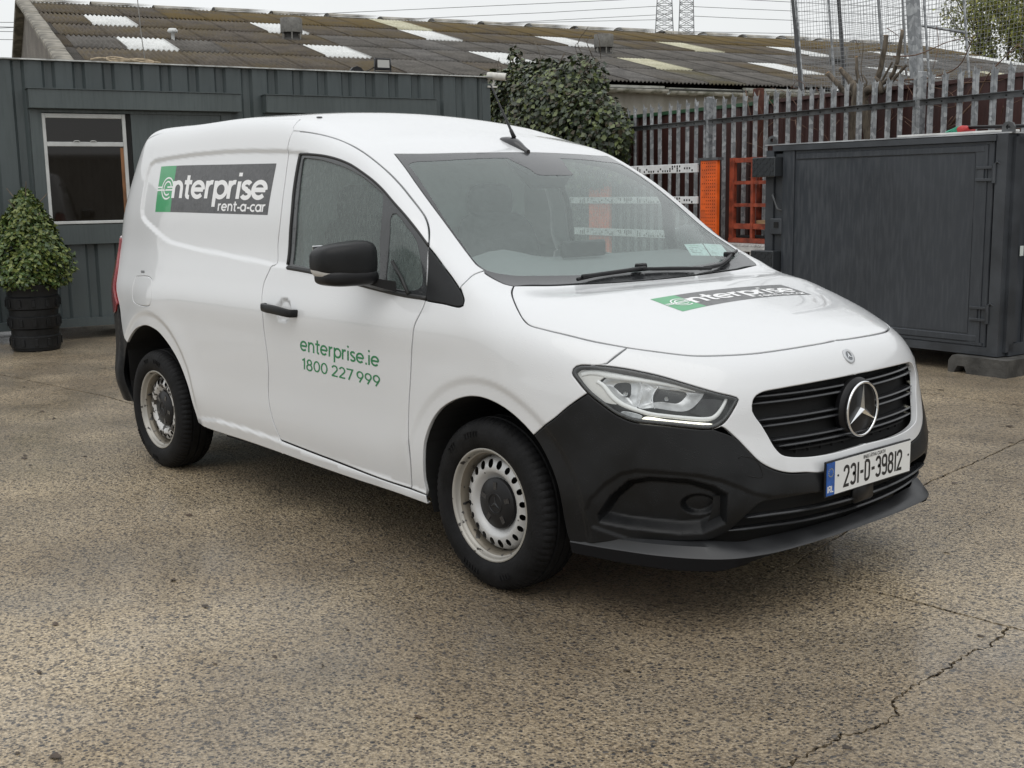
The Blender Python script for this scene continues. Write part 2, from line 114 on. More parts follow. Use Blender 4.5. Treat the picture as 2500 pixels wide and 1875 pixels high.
# ------------------------------------------------------------------ helpers
rng=random.Random(7);nrng=np.random.default_rng(7)
COL=scene.collection
def tag(o,label=None,cat=None,group=None,kind=None):
    if label:o['label']=label
    if cat:o['category']=cat
    if group:o['group']=group
    if kind:o['kind']=kind
    return o
def empty(name,loc=(0,0,0),rz=0,parent=None):
    o=bpy.data.objects.new(name,None);o.empty_display_size=.2;COL.objects.link(o);o.location=loc;o.rotation_euler=(0,0,rz)
    if parent:o.parent=parent
    return o
def mesh_obj(name,V,Fc,mats,parent=None,smooth=False,mi=None,loc=None,normals=None):
    me=bpy.data.meshes.new(name);me.from_pydata([tuple(v) for v in V],[],[tuple(f) for f in Fc])
    if not isinstance(mats,(list,tuple)):mats=[mats]
    for m in mats:me.materials.append(m)
    if mi is not None:me.polygons.foreach_set('material_index',np.array(mi,dtype=np.int32))
    if smooth:me.polygons.foreach_set('use_smooth',np.ones(len(me.polygons),bool))
    me.update()
    if normals is not None:
        me.normals_split_custom_set_from_vertices([tuple(n) for n in normals])
    o=bpy.data.objects.new(name,me);COL.objects.link(o)
    if parent:o.parent=parent
    if loc is not None:o.location=loc
    return o
def link_copy(o,loc=None,rot=None,parent=None,mat=None,scale=None):
    n=o.copy();COL.objects.link(n)
    if loc is not None:n.location=loc
    if rot is not None:n.rotation_euler=rot
    if scale is not None:n.scale=scale
    n.parent=parent if parent is not None else o.parent
    if mat is not None:
        n.material_slots[0].link='OBJECT';n.material_slots[0].material=mat
    return n
def copy_tree(o,parent=None):
    n=o.copy();COL.objects.link(n);n.parent=parent
    for ch in list(o.children):copy_tree(ch,n)
    return n
class MB:
    def __init__(s):s.V=[];s.F=[];s.M=[]
    def add(s,V,F,m=0):
        b=len(s.V);s.V+=[tuple(v) for v in V];s.F+=[tuple(i+b for i in f) for f in F];s.M+=[m]*len(F);return s
    def box(s,c,d,m=0,ax=None,bev=0):
        cx,cy,cz=c;a,b,h=d[0]/2,d[1]/2,d[2]/2
        if bev:
            e=bev;P=[]
            for sx_ in(-1,1):
                for sy_ in(-1,1):
                    for sz_ in(-1,1):
                        P+=[(sx_*(a-e),sy_*(b-e),sz_*h),(sx_*(a-e),sy_*b,sz_*(h-e)),(sx_*a,sy_*(b-e),sz_*(h-e))]
            bm=bmesh.new();vs_=[bm.verts.new(p) for p in P];r=bmesh.ops.convex_hull(bm,input=vs_)
            bm.verts.index_update();V=[v.co[:] for v in bm.verts];Fc=[[v.index for v in f.verts] for f in bm.faces];bm.free()
        else:
            V=[(i*a,j*b,k*h) for i in(-1,1) for j in(-1,1) for k in(-1,1)]
            Fc=[(0,1,3,2),(4,6,7,5),(0,4,5,1),(2,3,7,6),(0,2,6,4),(1,5,7,3)]
        if ax is not None:
            V=[(v[0]*ax[0][0]+v[1]*ax[1][0]+v[2]*ax[2][0],v[0]*ax[0][1]+v[1]*ax[1][1]+v[2]*ax[2][1],v[0]*ax[0][2]+v[1]*ax[1][2]+v[2]*ax[2][2]) for v in V]
        return s.add([(v[0]+cx,v[1]+cy,v[2]+cz) for v in V],Fc,m)
    def tube(s,path,r,n=8,m=0,cap=True,closed=False):
        P=np.array(path,float);k=len(P);R=np.full(k,r) if np.isscalar(r) else np.array(r,float)
        T=np.zeros_like(P);T[1:-1]=P[2:]-P[:-2];T[0]=P[1]-P[0];T[-1]=P[-1]-P[-2]
        if closed:T[0]=T[-1]=P[1]-P[-2]
        T/=np.linalg.norm(T,axis=1,keepdims=True)+1e-12
        u=np.cross(T[0],[0,0,1.]) if abs(T[0][2])<.9 else np.cross(T[0],[1.,0,0]);u/=np.linalg.norm(u);V=[]
        for i in range(k):
            u=u-T[i]*(u@T[i]);u/=np.linalg.norm(u);v=np.cross(T[i],u)
            for j in range(n):
                a=2*math.pi*j/n;V.append(P[i]+R[i]*(math.cos(a)*u+math.sin(a)*v))
        Fc=[(i*n+j,i*n+(j+1)%n,(i+1)*n+(j+1)%n,(i+1)*n+j) for i in range(k-1) for j in range(n)]
        if cap and not closed:Fc+=[tuple(range(n-1,-1,-1)),tuple((k-1)*n+j for j in range(n))]
        return s.add(V,Fc,m)
    def revolve(s,prof,c=(0,0,0),ax='z',n=32,m=0,a0=0,a1=2*math.pi):
        full=abs(a1-a0-2*math.pi)<1e-6;k=len(prof);nn=n if full else n+1;V=[]
        for i in range(nn):
            a=a0+(a1-a0)*i/n
            for r,h in prof:
                p=(r*math.cos(a),r*math.sin(a),h)
                if ax=='y':p=(p[0],h,p[1])
                if ax=='x':p=(h,p[0],p[1])
                V.append((p[0]+c[0],p[1]+c[1],p[2]+c[2]))
        Fc=[]
        for i in range(n):
            j=(i+1)%nn
            for t in range(k-1):Fc.append((i*k+t,j*k+t,j*k+t+1,i*k+t+1))
        return s.add(V,Fc,m)
    def prism(s,poly,axis_u,axis_v,axis_w,o,h,m=0):
        """extrude a 2D polygon (u,v) by h along w from origin o"""
        n=len(poly);U,Vv,Wv,O=[np.array(q,float) for q in(axis_u,axis_v,axis_w,o)]
        V=[O+a*U+b*Vv for a,b in poly]+[O+a*U+b*Vv+h*Wv for a,b in poly]
        return s.add(V,[tuple(range(n-1,-1,-1)),tuple(range(n,2*n))]+[(i,(i+1)%n,n+(i+1)%n,n+i) for i in range(n)],m)
    def build(s,name,mats,parent=None,smooth=False,loc=None,auto=None):
        o=mesh_obj(name,s.V,s.F,mats,parent,smooth or auto is not None,s.M,loc)
        if auto is not None:
            bm=bmesh.new();bm.from_mesh(o.data)
            bmesh.ops.remove_doubles(bm,verts=bm.verts,dist=1e-6)
            bmesh.ops.recalc_face_normals(bm,faces=bm.faces)
            for ed in bm.edges:
                if len(ed.link_faces)==2 and ed.calc_face_angle(0)>math.radians(auto):ed.smooth=False
            bm.to_mesh(o.data);bm.free()
        return o
# ------------------------------------------------------------------ materials
def material(name,base=(.5,.5,.5),rough=.5,metal=0,coat=0,var=0,vscale=8,bump=0,bscale=60,rvar=0,spec=.5,stretch=None,dark=None,detail=4,emit=None,alpha=None):
    m=bpy.data.materials.new(name);m.use_nodes=True;N=m.node_tree;b=N.nodes['Principled BSDF']
    b.inputs['Base Color'].default_value=(*base,1);b.inputs['Roughness'].default_value=rough;b.inputs['Metallic'].default_value=metal
    b.inputs['Coat Weight'].default_value=coat;b.inputs['Coat Roughness'].default_value=.025;b.inputs['Specular IOR Level'].default_value=spec
    tcn=N.nodes.new('ShaderNodeTexCoord');vec=tcn.outputs['Object']
    if stretch:
        mp=N.nodes.new('ShaderNodeMapping');mp.inputs['Scale'].default_value=stretch;N.links.new(vec,mp.inputs[0]);vec=mp.outputs[0]
    if var or rvar:
        n=N.nodes.new('ShaderNodeTexNoise');n.inputs['Scale'].default_value=vscale;n.inputs['Detail'].default_value=detail;N.links.new(vec,n.inputs['Vector'])
        if var:
            r=N.nodes.new('ShaderNodeValToRGB');lo=dark or tuple(c*(1-var) for c in base);hi=tuple(min(1,c*(1+var)) for c in base)
            r.color_ramp.elements[0].color=(*lo,1);r.color_ramp.elements[1].color=(*hi,1);r.color_ramp.elements[0].position=.35;r.color_ramp.elements[1].position=.65
            N.links.new(n.outputs['Fac'],r.inputs[0]);N.links.new(r.outputs[0],b.inputs['Base Color'])
        if rvar:
            q=N.nodes.new('ShaderNodeMapRange');q.inputs[1].default_value=.35;q.inputs[2].default_value=.65;q.inputs[3].default_value=max(0,rough-rvar);q.inputs[4].default_value=rough+rvar
            N.links.new(n.outputs['Fac'],q.inputs[0]);N.links.new(q.outputs[0],b.inputs['Roughness'])
    if bump:
        n2=N.nodes.new('ShaderNodeTexNoise');n2.inputs['Scale'].default_value=bscale;n2.inputs['Detail'].default_value=3;N.links.new(vec,n2.inputs['Vector'])
        bp=N.nodes.new('ShaderNodeBump');bp.inputs['Strength'].default_value=bump;bp.inputs['Distance'].default_value=.01
        N.links.new(n2.outputs['Fac'],bp.inputs['Height']);N.links.new(bp.outputs[0],b.inputs['Normal'])
    if emit:
        b.inputs['Emission Color'].default_value=(*emit[0],1);b.inputs['Emission Strength'].default_value=emit[1]
    return m
def drops(m,scale=160,strength=.25,dist=.002,thr=.35):
    """rain beads: small domes in the bump"""
    N=m.node_tree;b=N.nodes['Principled BSDF'];t=N.nodes.new('ShaderNodeTexCoord')
    v=N.nodes.new('ShaderNodeTexVoronoi');v.inputs['Scale'].default_value=scale;N.links.new(t.outputs['Object'],v.inputs['Vector'])
    r=N.nodes.new('ShaderNodeMapRange');r.inputs[1].default_value=thr;r.inputs[2].default_value=0;r.inputs[3].default_value=0;r.inputs[4].default_value=1
    N.links.new(v.outputs['Distance'],r.inputs[0])
    n=N.nodes.new('ShaderNodeTexNoise');n.inputs['Scale'].default_value=scale*.12;N.links.new(t.outputs['Object'],n.inputs['Vector'])
    g=N.nodes.new('ShaderNodeMapRange');g.inputs[1].default_value=.45;g.inputs[2].default_value=.6;N.links.new(n.outputs['Fac'],g.inputs[0])
    mu=N.nodes.new('ShaderNodeMath');mu.operation='MULTIPLY';N.links.new(r.outputs[0],mu.inputs[0]);N.links.new(g.outputs[0],mu.inputs[1])
    bp=N.nodes.new('ShaderNodeBump');bp.inputs['Strength'].default_value=strength;bp.inputs['Distance'].default_value=dist
    N.links.new(mu.outputs[0],bp.inputs['Height'])
    N.links.new(bp.outputs[0],b.inputs['Normal'])
    if b.inputs['Coat Weight'].default_value>0:N.links.new(bp.outputs[0],b.inputs['Coat Normal'])
    return m
M={}
M['white']=drops(material('white_paint',(.67,.68,.69),.35,0,.9),130,.5,.0008)
M['plastic']=drops(material('black_grained_plastic',(.0085,.009,.0098),.40,0,0,var=.35,vscale=6,rvar=.1,spec=.28),200,.8,.001)
M['black']=material('black_trim',(.008,.008,.009),.36,rvar=.08,vscale=10,spec=.3)
M['gloss']=drops(material('gloss_black',(.012,.012,.014),.12,0,.5),220,.6,.0008)
M['dark']=material('dark_cavity',(.006,.006,.006),.8)
M['rubber']=material('tyre_rubber',(.006,.006,.0065),.66,var=.5,vscale=14,bump=.2,bscale=120,spec=.22)
M['chrome']=material('chrome',(.85,.86,.87),.08,1)
M['satin']=material('satin_reflector',(.45,.46,.47),.22,1,var=.3,vscale=30)
M['frit']=drops(material('glass_border',(.028,.030,.032),.22,0,.5),160,.9,.001)
M['rubberlip']=material('rubber_seal',(.012,.012,.012),.5)
M['interior']=material('interior_trim',(.20,.205,.21),.7)
M['seat']=material('seat_fabric',(.035,.036,.038),.85,bump=.3,bscale=200)
M['lip']=material('grey_lit_lip_plastic',(.024,.025,.027),.42,var=.2,vscale=8,rvar=.06)  # paler tone carries the light on the lip's upward band
M['taillight']=material('tail_lamp_red',(.25,.008,.012),.12,0,1)
M['turn']=material('mirror_indicator',(.55,.55,.54),.1,0,1)
def glass(name,tint,haze,hz=(.42,.48,.47),rough=.03,streak=None,gloss=.9,rain=180,through=0):
    m=bpy.data.materials.new(name);m.use_nodes=True;N=m.node_tree;N.nodes.clear();A=N.nodes.new
    out=A('ShaderNodeOutputMaterial');tr=A('ShaderNodeBsdfTransparent');tr.inputs[0].default_value=(*tint,1)
    df=A('ShaderNodeBsdfDiffuse');df.inputs[0].default_value=(*hz,1)
    gl=A('ShaderNodeBsdfGlossy');gl.inputs['Roughness'].default_value=rough;gl.inputs[0].default_value=(gloss,gloss,gloss,1)
    fr=A('ShaderNodeFresnel');gm=A('ShaderNodeNewGeometry');io=A('ShaderNodeMapRange');io.inputs[3].default_value=1.5;io.inputs[4].default_value=1/1.5;N.links.new(gm.outputs['Backfacing'],io.inputs[0]);N.links.new(io.outputs[0],fr.inputs[0])
    m1=A('ShaderNodeMixShader');m2=A('ShaderNodeMixShader');t=A('ShaderNodeTexCoord')
    mp=A('ShaderNodeMapping');mp.inputs['Scale'].default_value=streak or (30,30,30);N.links.new(t.outputs['Object'],mp.inputs[0])
    n=A('ShaderNodeTexNoise');n.inputs['Scale'].default_value=1;n.inputs['Detail'].default_value=5;n.inputs['Roughness'].default_value=.65;N.links.new(mp.outputs[0],n.inputs['Vector'])
    r=A('ShaderNodeMapRange');r.inputs[1].default_value=.3;r.inputs[2].default_value=.7;r.inputs[3].default_value=max(0,haze[0]);r.inputs[4].default_value=haze[1]
    N.links.new(n.outputs['Fac'],r.inputs[0]);N.links.new(r.outputs[0],m1.inputs[0]);N.links.new(tr.outputs[0],m1.inputs[1])
    if through:
        tl_=A('ShaderNodeBsdfTranslucent');tl_.inputs[0].default_value=(.75,.82,.80,1);m0=A('ShaderNodeMixShader');m0.inputs[0].default_value=through;N.links.new(df.outputs[0],m0.inputs[1]);N.links.new(tl_.outputs[0],m0.inputs[2]);N.links.new(m0.outputs[0],m1.inputs[2])
    else:N.links.new(df.outputs[0],m1.inputs[2])
    bp=A('ShaderNodeBump');bp.inputs['Strength'].default_value=.35;bp.inputs['Distance'].default_value=.002;N.links.new(n.outputs['Fac'],bp.inputs['Height'])
    N.links.new(bp.outputs[0],gl.inputs['Normal'])
    N.links.new(fr.outputs[0],m2.inputs[0]);N.links.new(m1.outputs[0],m2.inputs[1]);N.links.new(gl.outputs[0],m2.inputs[2]);N.links.new(m2.outputs[0],out.inputs[0])
    return m
M['ws']=glass('windscreen_glass',(.80,.88,.86),(.17,.23),hz=(.46,.55,.53),streak=(30,60,40))
M['sideglass']=glass('wet_side_glass',(.74,.82,.80),(.22,.46),hz=(.34,.41,.39),streak=(230,90,34),through=.3)
M['lens']=glass('clear_lens',(.93,.94,.94),(.0,.06),rough=.02,streak=(30,30,30))
# ------------------------------------------------------------------ van body surface
def cs(xs,ys):
    xs=np.array(xs,float);ys=np.array(ys,float);h=np.diff(xs);d=np.diff(ys)/h;m=np.zeros(len(xs))
    m[1:-1]=(d[:-1]*h[1:]+d[1:]*h[:-1])/(h[1:]+h[:-1]);m[0]=d[0];m[-1]=d[-1]
    def f(x):
        x=np.asarray(x,float);i=np.clip(np.searchsorted(xs,x)-1,0,len(h)-1);t=(x-xs[i])/h[i]
        v=(2*t**3-3*t**2+1)*ys[i]+(t**3-2*t**2+t)*h[i]*m[i]+(-2*t**3+3*t**2)*ys[i+1]+(t**3-t**2)*h[i]*m[i+1]
        v=np.where(t<0,ys[0]+m[0]*(x-xs[0]),v);return np.where(t>1,ys[-1]+m[-1]*(x-xs[-1]),v)
    return f
def smax(a,b,k):
    h=np.clip(k-np.abs(a-b),0,None)/k
    return np.maximum(a,b)+h**3*k/6
XT=[-3.6,-3.2,-2.6,-2.0,-1.5,-1.15,-.9,-.74,-.56,-.28,0,.2,.4,.65,.86,1.05]
ZW=[.15,.25,.4,.6,.8,.95,1.05,1.15,1.35,1.55,1.75]
XP=[-3.6,-3.2,-2.7,-2,0,.25,.5,.75,1.0]
ZN=[.2,.28,.42,.52,.65,.8,.9,1.0]
ZR=[.2,.5,.9,1.1,1.4,1.7,1.85]
XC=[-3.5,-2,-1,-.74,-.3,0,.3,.9]
def _tk():
    i=0;o=[]
    for n in(16,11,9,8,7,8,9):o.append(BP[i:i+n]);i+=n
    return o
_q=_tk();_q[0][11]=.5*(_q[0][10]+_q[0][12])+.010;fT=cs(XT,_q[0]);fW=cs(ZW,_q[1]);fP=cs(XP,_q[2]);fN=cs(ZN,_q[3]);fR=cs(ZR,_q[4]);fC=cs(XC,_q[5])
n2,n4,kroof,kbon,knose,kfront,krear,rcv,kws=_q[6]
def F(P):
    x,y,z=P[...,0],P[...,1],P[...,2];w_=np.sqrt(y*y+1e-6);e=1e-3
    Tx=(fT(x+e)-fT(x-e))/(2*e);c_=fC(x)
    ft=(z-fT(x)+c_*w_*w_)/np.sqrt(1+Tx**2+(2*c_*w_)**2)
    Wz=(fW(z+e)-fW(z-e))/(2*e);Px=(fP(x+e)-fP(x-e))/(2*e)
    fs=(w_-(fW(z)-fP(x)))/np.sqrt(1+Wz**2+Px**2)
    Nz=(fN(z+e)-fN(z-e))/(2*e);g=2*n2*w_+4*n4*w_**3
    fn=(x-fN(z)+n2*w_*w_+n4*w_**4)/np.sqrt(1+Nz**2+g**2)
    fr=-x+fR(z)+rcv*w_**4
    k=np.interp(x,[-3.2,-1.2,-.7,-.1,.15,1],[kroof,kroof,kws,kws,kbon,kbon])
    f=smax(ft,fs,k);f=smax(f,fn,np.interp(z,[.55,.85],[kfront,knose]));return smax(f,fr,krear)
def gradF(P,e=1.5e-3):
    G=np.stack([F(P+np.array(d)*e)-F(P-np.array(d)*e) for d in np.eye(3)],-1)
    return G/(np.linalg.norm(G,axis=-1,keepdims=True)+1e-12)
def onF(P,d,back=.35):
    """project points onto the body along direction d, from outside"""
    P=np.atleast_2d(np.array(P,float));Q=P-np.array(d)*back;t=np.zeros(len(P))
    for _ in range(12):
        t+=np.clip(F(Q+np.outer(t,d)),-.05,.25)*.85
    for _ in range(6):
        R=Q+np.outer(t,d);f=F(R);s=(F(R+np.array(d)*1e-4)-f)/1e-4;s=np.where(s>-.08,-.35,s);t-=np.clip(f/s,-.04,.04)
        if np.abs(f).max()<2e-5:break
    return Q+np.outer(t,d)
def segdist(p,poly,closed=True):
    A=np.array(poly,float);Bq=np.roll(A,-1,0) if closed else A[1:]
    if not closed:A=A[:-1]
    d=Bq-A;L2=(d**2).sum(1)+1e-12;out=np.full(len(p),1e9)
    for i in range(len(A)):
        t=np.clip(((p-A[i])@d[i])/L2[i],0,1);out=np.minimum(out,((p-A[i]-t[:,None]*d[i])**2).sum(1))
    return np.sqrt(out)
def inpoly(p,poly):
    A=np.array(poly,float);r=np.zeros(len(p),bool);n=len(A);j=n-1
    for i in range(n):
        c_=((A[i,1]>p[:,1])!=(A[j,1]>p[:,1]))
        with np.errstate(divide='ignore',invalid='ignore'):
            r^=c_&(p[:,0]<(A[j,0]-A[i,0])*(p[:,1]-A[i,1])/(A[j,1]-A[i,1]+1e-15)+A[i,0])
        j=i
    return r
def sdist(p,poly):
    d=segdist(p,poly);return np.where(inpoly(p,poly),-d,d)
def sst(x):
    x=np.clip(x,0,1);return x*x*(3-2*x)
def T_(k,a=None,b=None):return [tuple(q) for q in TR[k][a:b]]
xz=lambda L_:[(q[0],q[2]) for q in L_]
RECESS=xz(T_('recess'))+[(-1.30,1.125),(-1.2,1.2),(-1.2,1.55),(-1.33,1.603)]
FARC=(.012,.318,.388);RARC=(-2.700,.330,.432)
SILLC=np.array([(-2.3,.335),(-2.0,.362),(-1.7,.36),(-1.4,.351),(-1.0,.327),(-.43,.305),(-.3,.30)])
FOGI=[(-.5*0+(y-x)*-.7071,z) for x,y,z in T_('fog_in')]  # placeholder, replaced below
def quv(P):return np.stack([(P[:,0]+P[:,1])*.7071,P[:,2]],1)   # bumper chart: runs round the front corner
FOGI=[((x+y)*.7071,z) for x,y,z in [T_('fog_in')[i] for i in(0,1,2,3,4,5,6)]]+[((.86-.615)*.7071,.36),((.80-.66)*.7071,.325),((.738-.703)*.7071,.322),((.588-.794)*.7071,.333),((.503-.832)*.7071,.346)]
FOGO=[((x+y)*.7071,z) for x,y,z in T_('fog_out')]+[((.97-.30)*.7071,.43),((.93-.45)*.7071,.30),((.60-.77)*.7071,.29),((.48-.84)*.7071,.33)]
POD=[((x+y)*.7071,z) for x,y,z in T_('fog_pod')]
def Dside(P):
    """pressed-in and flared shapes of the sheet metal, metres outward"""
    p=P[:,[0,2]];w_=np.abs(P[:,1]);D=np.zeros(len(P));side=sst((w_-.6)/.08)
    D-=.011*(1-sst((sdist(p,RECESS)+.013)/.026))*side
    for (cx,cz,R0) in(FARC,RARC):
        r=np.hypot(p[:,0]-cx,p[:,1]-cz)-R0
        D+=.0062*sst((r-.050)/.034)*np.exp(-(np.clip(r-.075,0,None)/.085)**2)*side*sst((p[:,1]-.33)/.18)
    zc=np.interp(p[:,0],SILLC[:,0],SILLC[:,1]);inx=sst((p[:,0]+2.25)/.1)*sst((-.33-p[:,0])/.02)
    D+=.010*sst((zc-p[:,1]+.006)/.020)*inx*side
    D-=.004*sst((.56-p[:,1])/.05)*inx*side*0
    h=np.hypot((p[:,0]+1.305)/.062,(p[:,1]-.937)/.052)
    D-=.014*(1-sst((h-.75)/.3))*side
    return D
def Dbump(P):
    q=quv(P);D=np.zeros(len(P))
    D-=.007*(1-sst((sdist(q,FOGO)+.007)/.015))
    D-=.048*(1-sst((sdist(q,FOGI)+.022)/.028))
    e1=np.hypot((q[:,0]-.088)/.066,(q[:,1]-.410)/.044)
    D-=.020*(1-sst((e1-.76)/.36))
    r=np.hypot(P[:,0]-FARC[0],P[:,2]-FARC[1])-FARC[2]
    D+=.007*sst((r-.050)/.03)*np.exp(-(np.clip(r-.075,0,None)/.09)**2)
    return D
def Dnose(P):
    # raised brow over the lamps, lip around the grille
    return .006*np.exp(-(segdist(P[:,[1,2]],[(-.72,.875),(-.60,.845),(-.5,.82)],False)/.03)**2)*0
def smooth(seg,step=.010):
    P=np.array(seg,float)
    if len(P)<3:
        n=max(1,int(np.linalg.norm(P[1]-P[0])/step));t=np.linspace(0,1,n+1)[:,None];return P[0]*(1-t)+P[1]*t
    E=np.concatenate([[2*P[0]-P[1]],P,[2*P[-1]-P[-2]]]);out=[]
    for i in range(1,len(E)-2):
        p0,p1,p2,p3=E[i-1:i+3];l=np.linalg.norm(p2-p1)
        t01=max(np.linalg.norm(p1-p0)**.5,1e-4);t12=max(l**.5,1e-4);t23=max(np.linalg.norm(p3-p2)**.5,1e-4)
        m1=(p2-p1)+t12*((p1-p0)/t01-(p2-p0)/(t01+t12));m2=(p2-p1)+t12*((p3-p2)/t23-(p3-p1)/(t12+t23))
        n=max(1,int(l/step))
        for j in range(n):
            t=j/n;out.append((2*t**3-3*t**2+1)*p1+(t**3-2*t**2+t)*m1+(-2*t**3+3*t**2)*p2+(t**3-t**2)*m2)
    out.append(P[-1]);return np.array(out)
def inset(poly,dist):
    """offset a closed loop; dist is a scalar or per-vertex; positive = to the left of travel"""
    P=np.array(poly);e=np.roll(P,-1,0)-P;e/=np.linalg.norm(e,axis=1,keepdims=True)+1e-12
    n1=np.stack([-e[:,1],e[:,0]],1);n0=np.roll(n1,1,0);n=n0+n1;l=np.linalg.norm(n,axis=1,keepdims=True);n/=l+1e-9
    s=1/np.clip((n*n1).sum(1),.6,1)
    return P+n*(s*dist)[:,None]
def area(P):return .5*np.sum(P[:,0]*np.roll(P[:,1],-1)-np.roll(P[:,0],-1)*P[:,1])
def chart(d):
    d=np.array(d,float);d/=np.linalg.norm(d)
    up=np.array([0,0,1.]) if abs(d[2])<.95 else np.array([1.,0,0])
    v=up-d*(up@d);v/=np.linalg.norm(v);u=np.cross(v,-d);return d,u,v
def dedupe(P,tol=.0015):
    K=[P[0]]
    for q in P[1:]:
        if np.linalg.norm(q-K[-1])>tol:K.append(q)
    if np.linalg.norm(K[0]-K[-1])<tol:K.pop()
    return np.array(K)
def panel(name,segs,d,mat,parent,gap=.0022,grid=.02,D=None,holes=(),skirt=.012,off=0.,merge=False,mirror=True,bevel=.0035,step=.010,free=None,project=True,holegap=None,label=None):
    """one sheet panel: outline (3D, on the body) -> constrained triangulation in a view chart -> pushed onto the body surface"""
    d,u,v=chart(d)
    out=dedupe(np.concatenate([smooth(s,step) for s in segs]))
    if merge:
        c0_=np.abs(out[:,1])<.003
        if c0_.any():
            d0_=np.array([d[0],0,d[2]]);d0_/=np.linalg.norm(d0_);out[c0_]=onF(out[c0_]*[1,0,1],d0_,.1)
    uv=np.stack([out@u,out@v],1);depth0=(out@d).min()-.12
    if area(uv)<0:uv=uv[::-1];out=out[::-1]
    gp=np.full(len(uv),float(gap))
    if merge:gp[np.abs(out[:,1])<.003]=0
    if free is not None:gp[free(out)]=0
    o1=inset(uv,gp)
    if merge:
        pass
    o2=inset(o1,np.full(len(o1),bevel))
    loops=[(o1,True)];lp=[o1,o2];hl=[]
    for h in holes:
        H=dedupe(np.concatenate([smooth(s,step) for s in h]));hu=np.stack([H@u,H@v],1)
        if area(hu)>0:hu=hu[::-1]
        h1=inset(hu,np.full(len(hu),gap if holegap is None else holegap));h2=inset(h1,np.full(len(h1),bevel));hl.append(h1);lp+=[h1,h2]
    mn=o1.min(0);mx=o1.max(0);gx=np.arange(mn[0],mx[0],grid);gy=np.arange(mn[1],mx[1],grid*.866)
    G=np.array([(x+(grid/2 if j%2 else 0),y) for j,y in enumerate(gy) for x in gx])
    if len(G):
        k=inpoly(G,o2)&(segdist(G,o2)>grid*.45)
        for h in hl:k&=~inpoly(G,h)&(segdist(G,h)>grid*.45+bevel)
        G=G[k]
    allp=[];edges=[];b=0;tagl=[]
    for i,l in enumerate(lp):
        allp.append(l);n=len(l);edges+=[(b+j,b+(j+1)%n) for j in range(n)];b+=n
        tagl+=[i if i%2==0 else -1]*n
    allp.append(G);pts=np.concatenate([a for a in allp if len(a)]);tagl+=[-1]*len(G)
    r=delaunay_2d_cdt([Vector(q) for q in pts],edges,[],0,1e-5)
    V2=np.array([q[:] for q in r[0]]);Fc=np.array([list(f) for f in r[2]]);cen=V2[Fc].mean(1)
    k=inpoly(cen,o1)
    for h in hl:k&=~inpoly(cen,h)
    Fc=Fc[k];bt=np.array([max([tagl[i] for i in o] or [-1]) for o in r[3]])
    P=np.outer(V2[:,0],u)+np.outer(V2[:,1],v)+np.outer(np.full(len(V2),depth0),d)
    S=onF(P,d,0);n=gradF(S)
    P=S+n*off
    if D is not None:
        Dv=D(S);P=P+n*Dv[:,None];g=np.zeros_like(P);e=.002
        t1_=np.cross(n,v);t1_/=np.linalg.norm(t1_,axis=1,keepdims=True);t2_=np.cross(n,t1_)
        for tt in(t1_,t2_):g+=tt*((D(S+tt*e)-D(S-tt*e))/(2*e))[:,None];n=n-g;n/=np.linalg.norm(n,axis=1,keepdims=True)
    # bevel + skirt
    Fl=[list(f) for f in Fc];N_=n.copy();P=P.copy();used=np.zeros(len(P),bool);used[Fc.ravel()]=True
    ecount={}
    for f in Fl:
        for a,b_ in((f[0],f[1]),(f[1],f[2]),(f[2],f[0])):
            ecount.setdefault((min(a,b_),max(a,b_)),[]).append((a,b_))
    bed=[q[0] for q in ecount.values() if len(q)==1]
    lat=np.zeros_like(P)
    sym=np.abs(P[:,1])<.0015 if merge else np.zeros(len(P),bool)
    ends=set()
    for a,b_ in bed:
        if sym[a] and sym[b_]:continue
        ends.add(a);ends.add(b_)
        t=P[b_]-P[a];t/=np.linalg.norm(t)+1e-12;l=np.cross(t,n[a]);lat[a]+=l;lat[b_]+=l
    ln_=np.linalg.norm(lat,axis=1,keepdims=True);lat/=ln_+1e-9
    sym=np.abs(P[:,1])<.0015 if merge else np.zeros(len(P),bool)
    bs=set(i for q in bed for i in q)
    fr=np.zeros(len(P),bool)
    if free is not None:fr=free(P)
    for i in bs:
        if (sym[i] and i not in ends) or fr[i]:continue
        N_[i]=n[i]*.6+lat[i]*.8;P[i]=P[i]-n[i]*.0018
    if merge:
        P[sym,1]=0;N_[sym,1]=0;N_/=np.linalg.norm(N_,axis=1,keepdims=True)
    nv=len(P);sk={};V3=list(P);N3=list(N_)
    if skirt:
        for a,b_ in bed:
            if (sym[a] and sym[b_]):continue
            for i in(a,b_):
                if i not in sk:
                    sk[i]=len(V3);V3.append(P[i].copy());N3.append(lat[i]);V3.append(P[i]-n[i]*skirt);N3.append(lat[i])
            Fl.append([a if False else sk[b_],sk[a],sk[a]+1,sk[b_]+1])
    V3=np.array(V3);N3=np.array(N3)
    def comp(V_,N_,F_):
        idx=sorted(set(i for f in F_ for i in f));mp={q:i for i,q in enumerate(idx)}
        return V_[idx],N_[idx],[[mp[i] for i in f] for f in F_]
    V3,N3,Fl=comp(V3,N3,Fl)
    if merge:
        b=len(V3);V4=V3*[1,-1,1];N4=N3*[1,-1,1]
        o=mesh_obj(name,np.concatenate([V3,V4]),Fl+[[i+b for i in f[::-1]] for f in Fl],mat,parent,True,normals=np.concatenate([N3,N4]))
        return o
    o=mesh_obj(name,V3,Fl,mat,parent,True,normals=N3)
    if mirror:
        o2_=mesh_obj(name,V3*[1,-1,1],[f[::-1] for f in Fl],mat,parent if mirror is True else mirror,True,normals=N3*[1,-1,1])
        return o,o2_
    return o
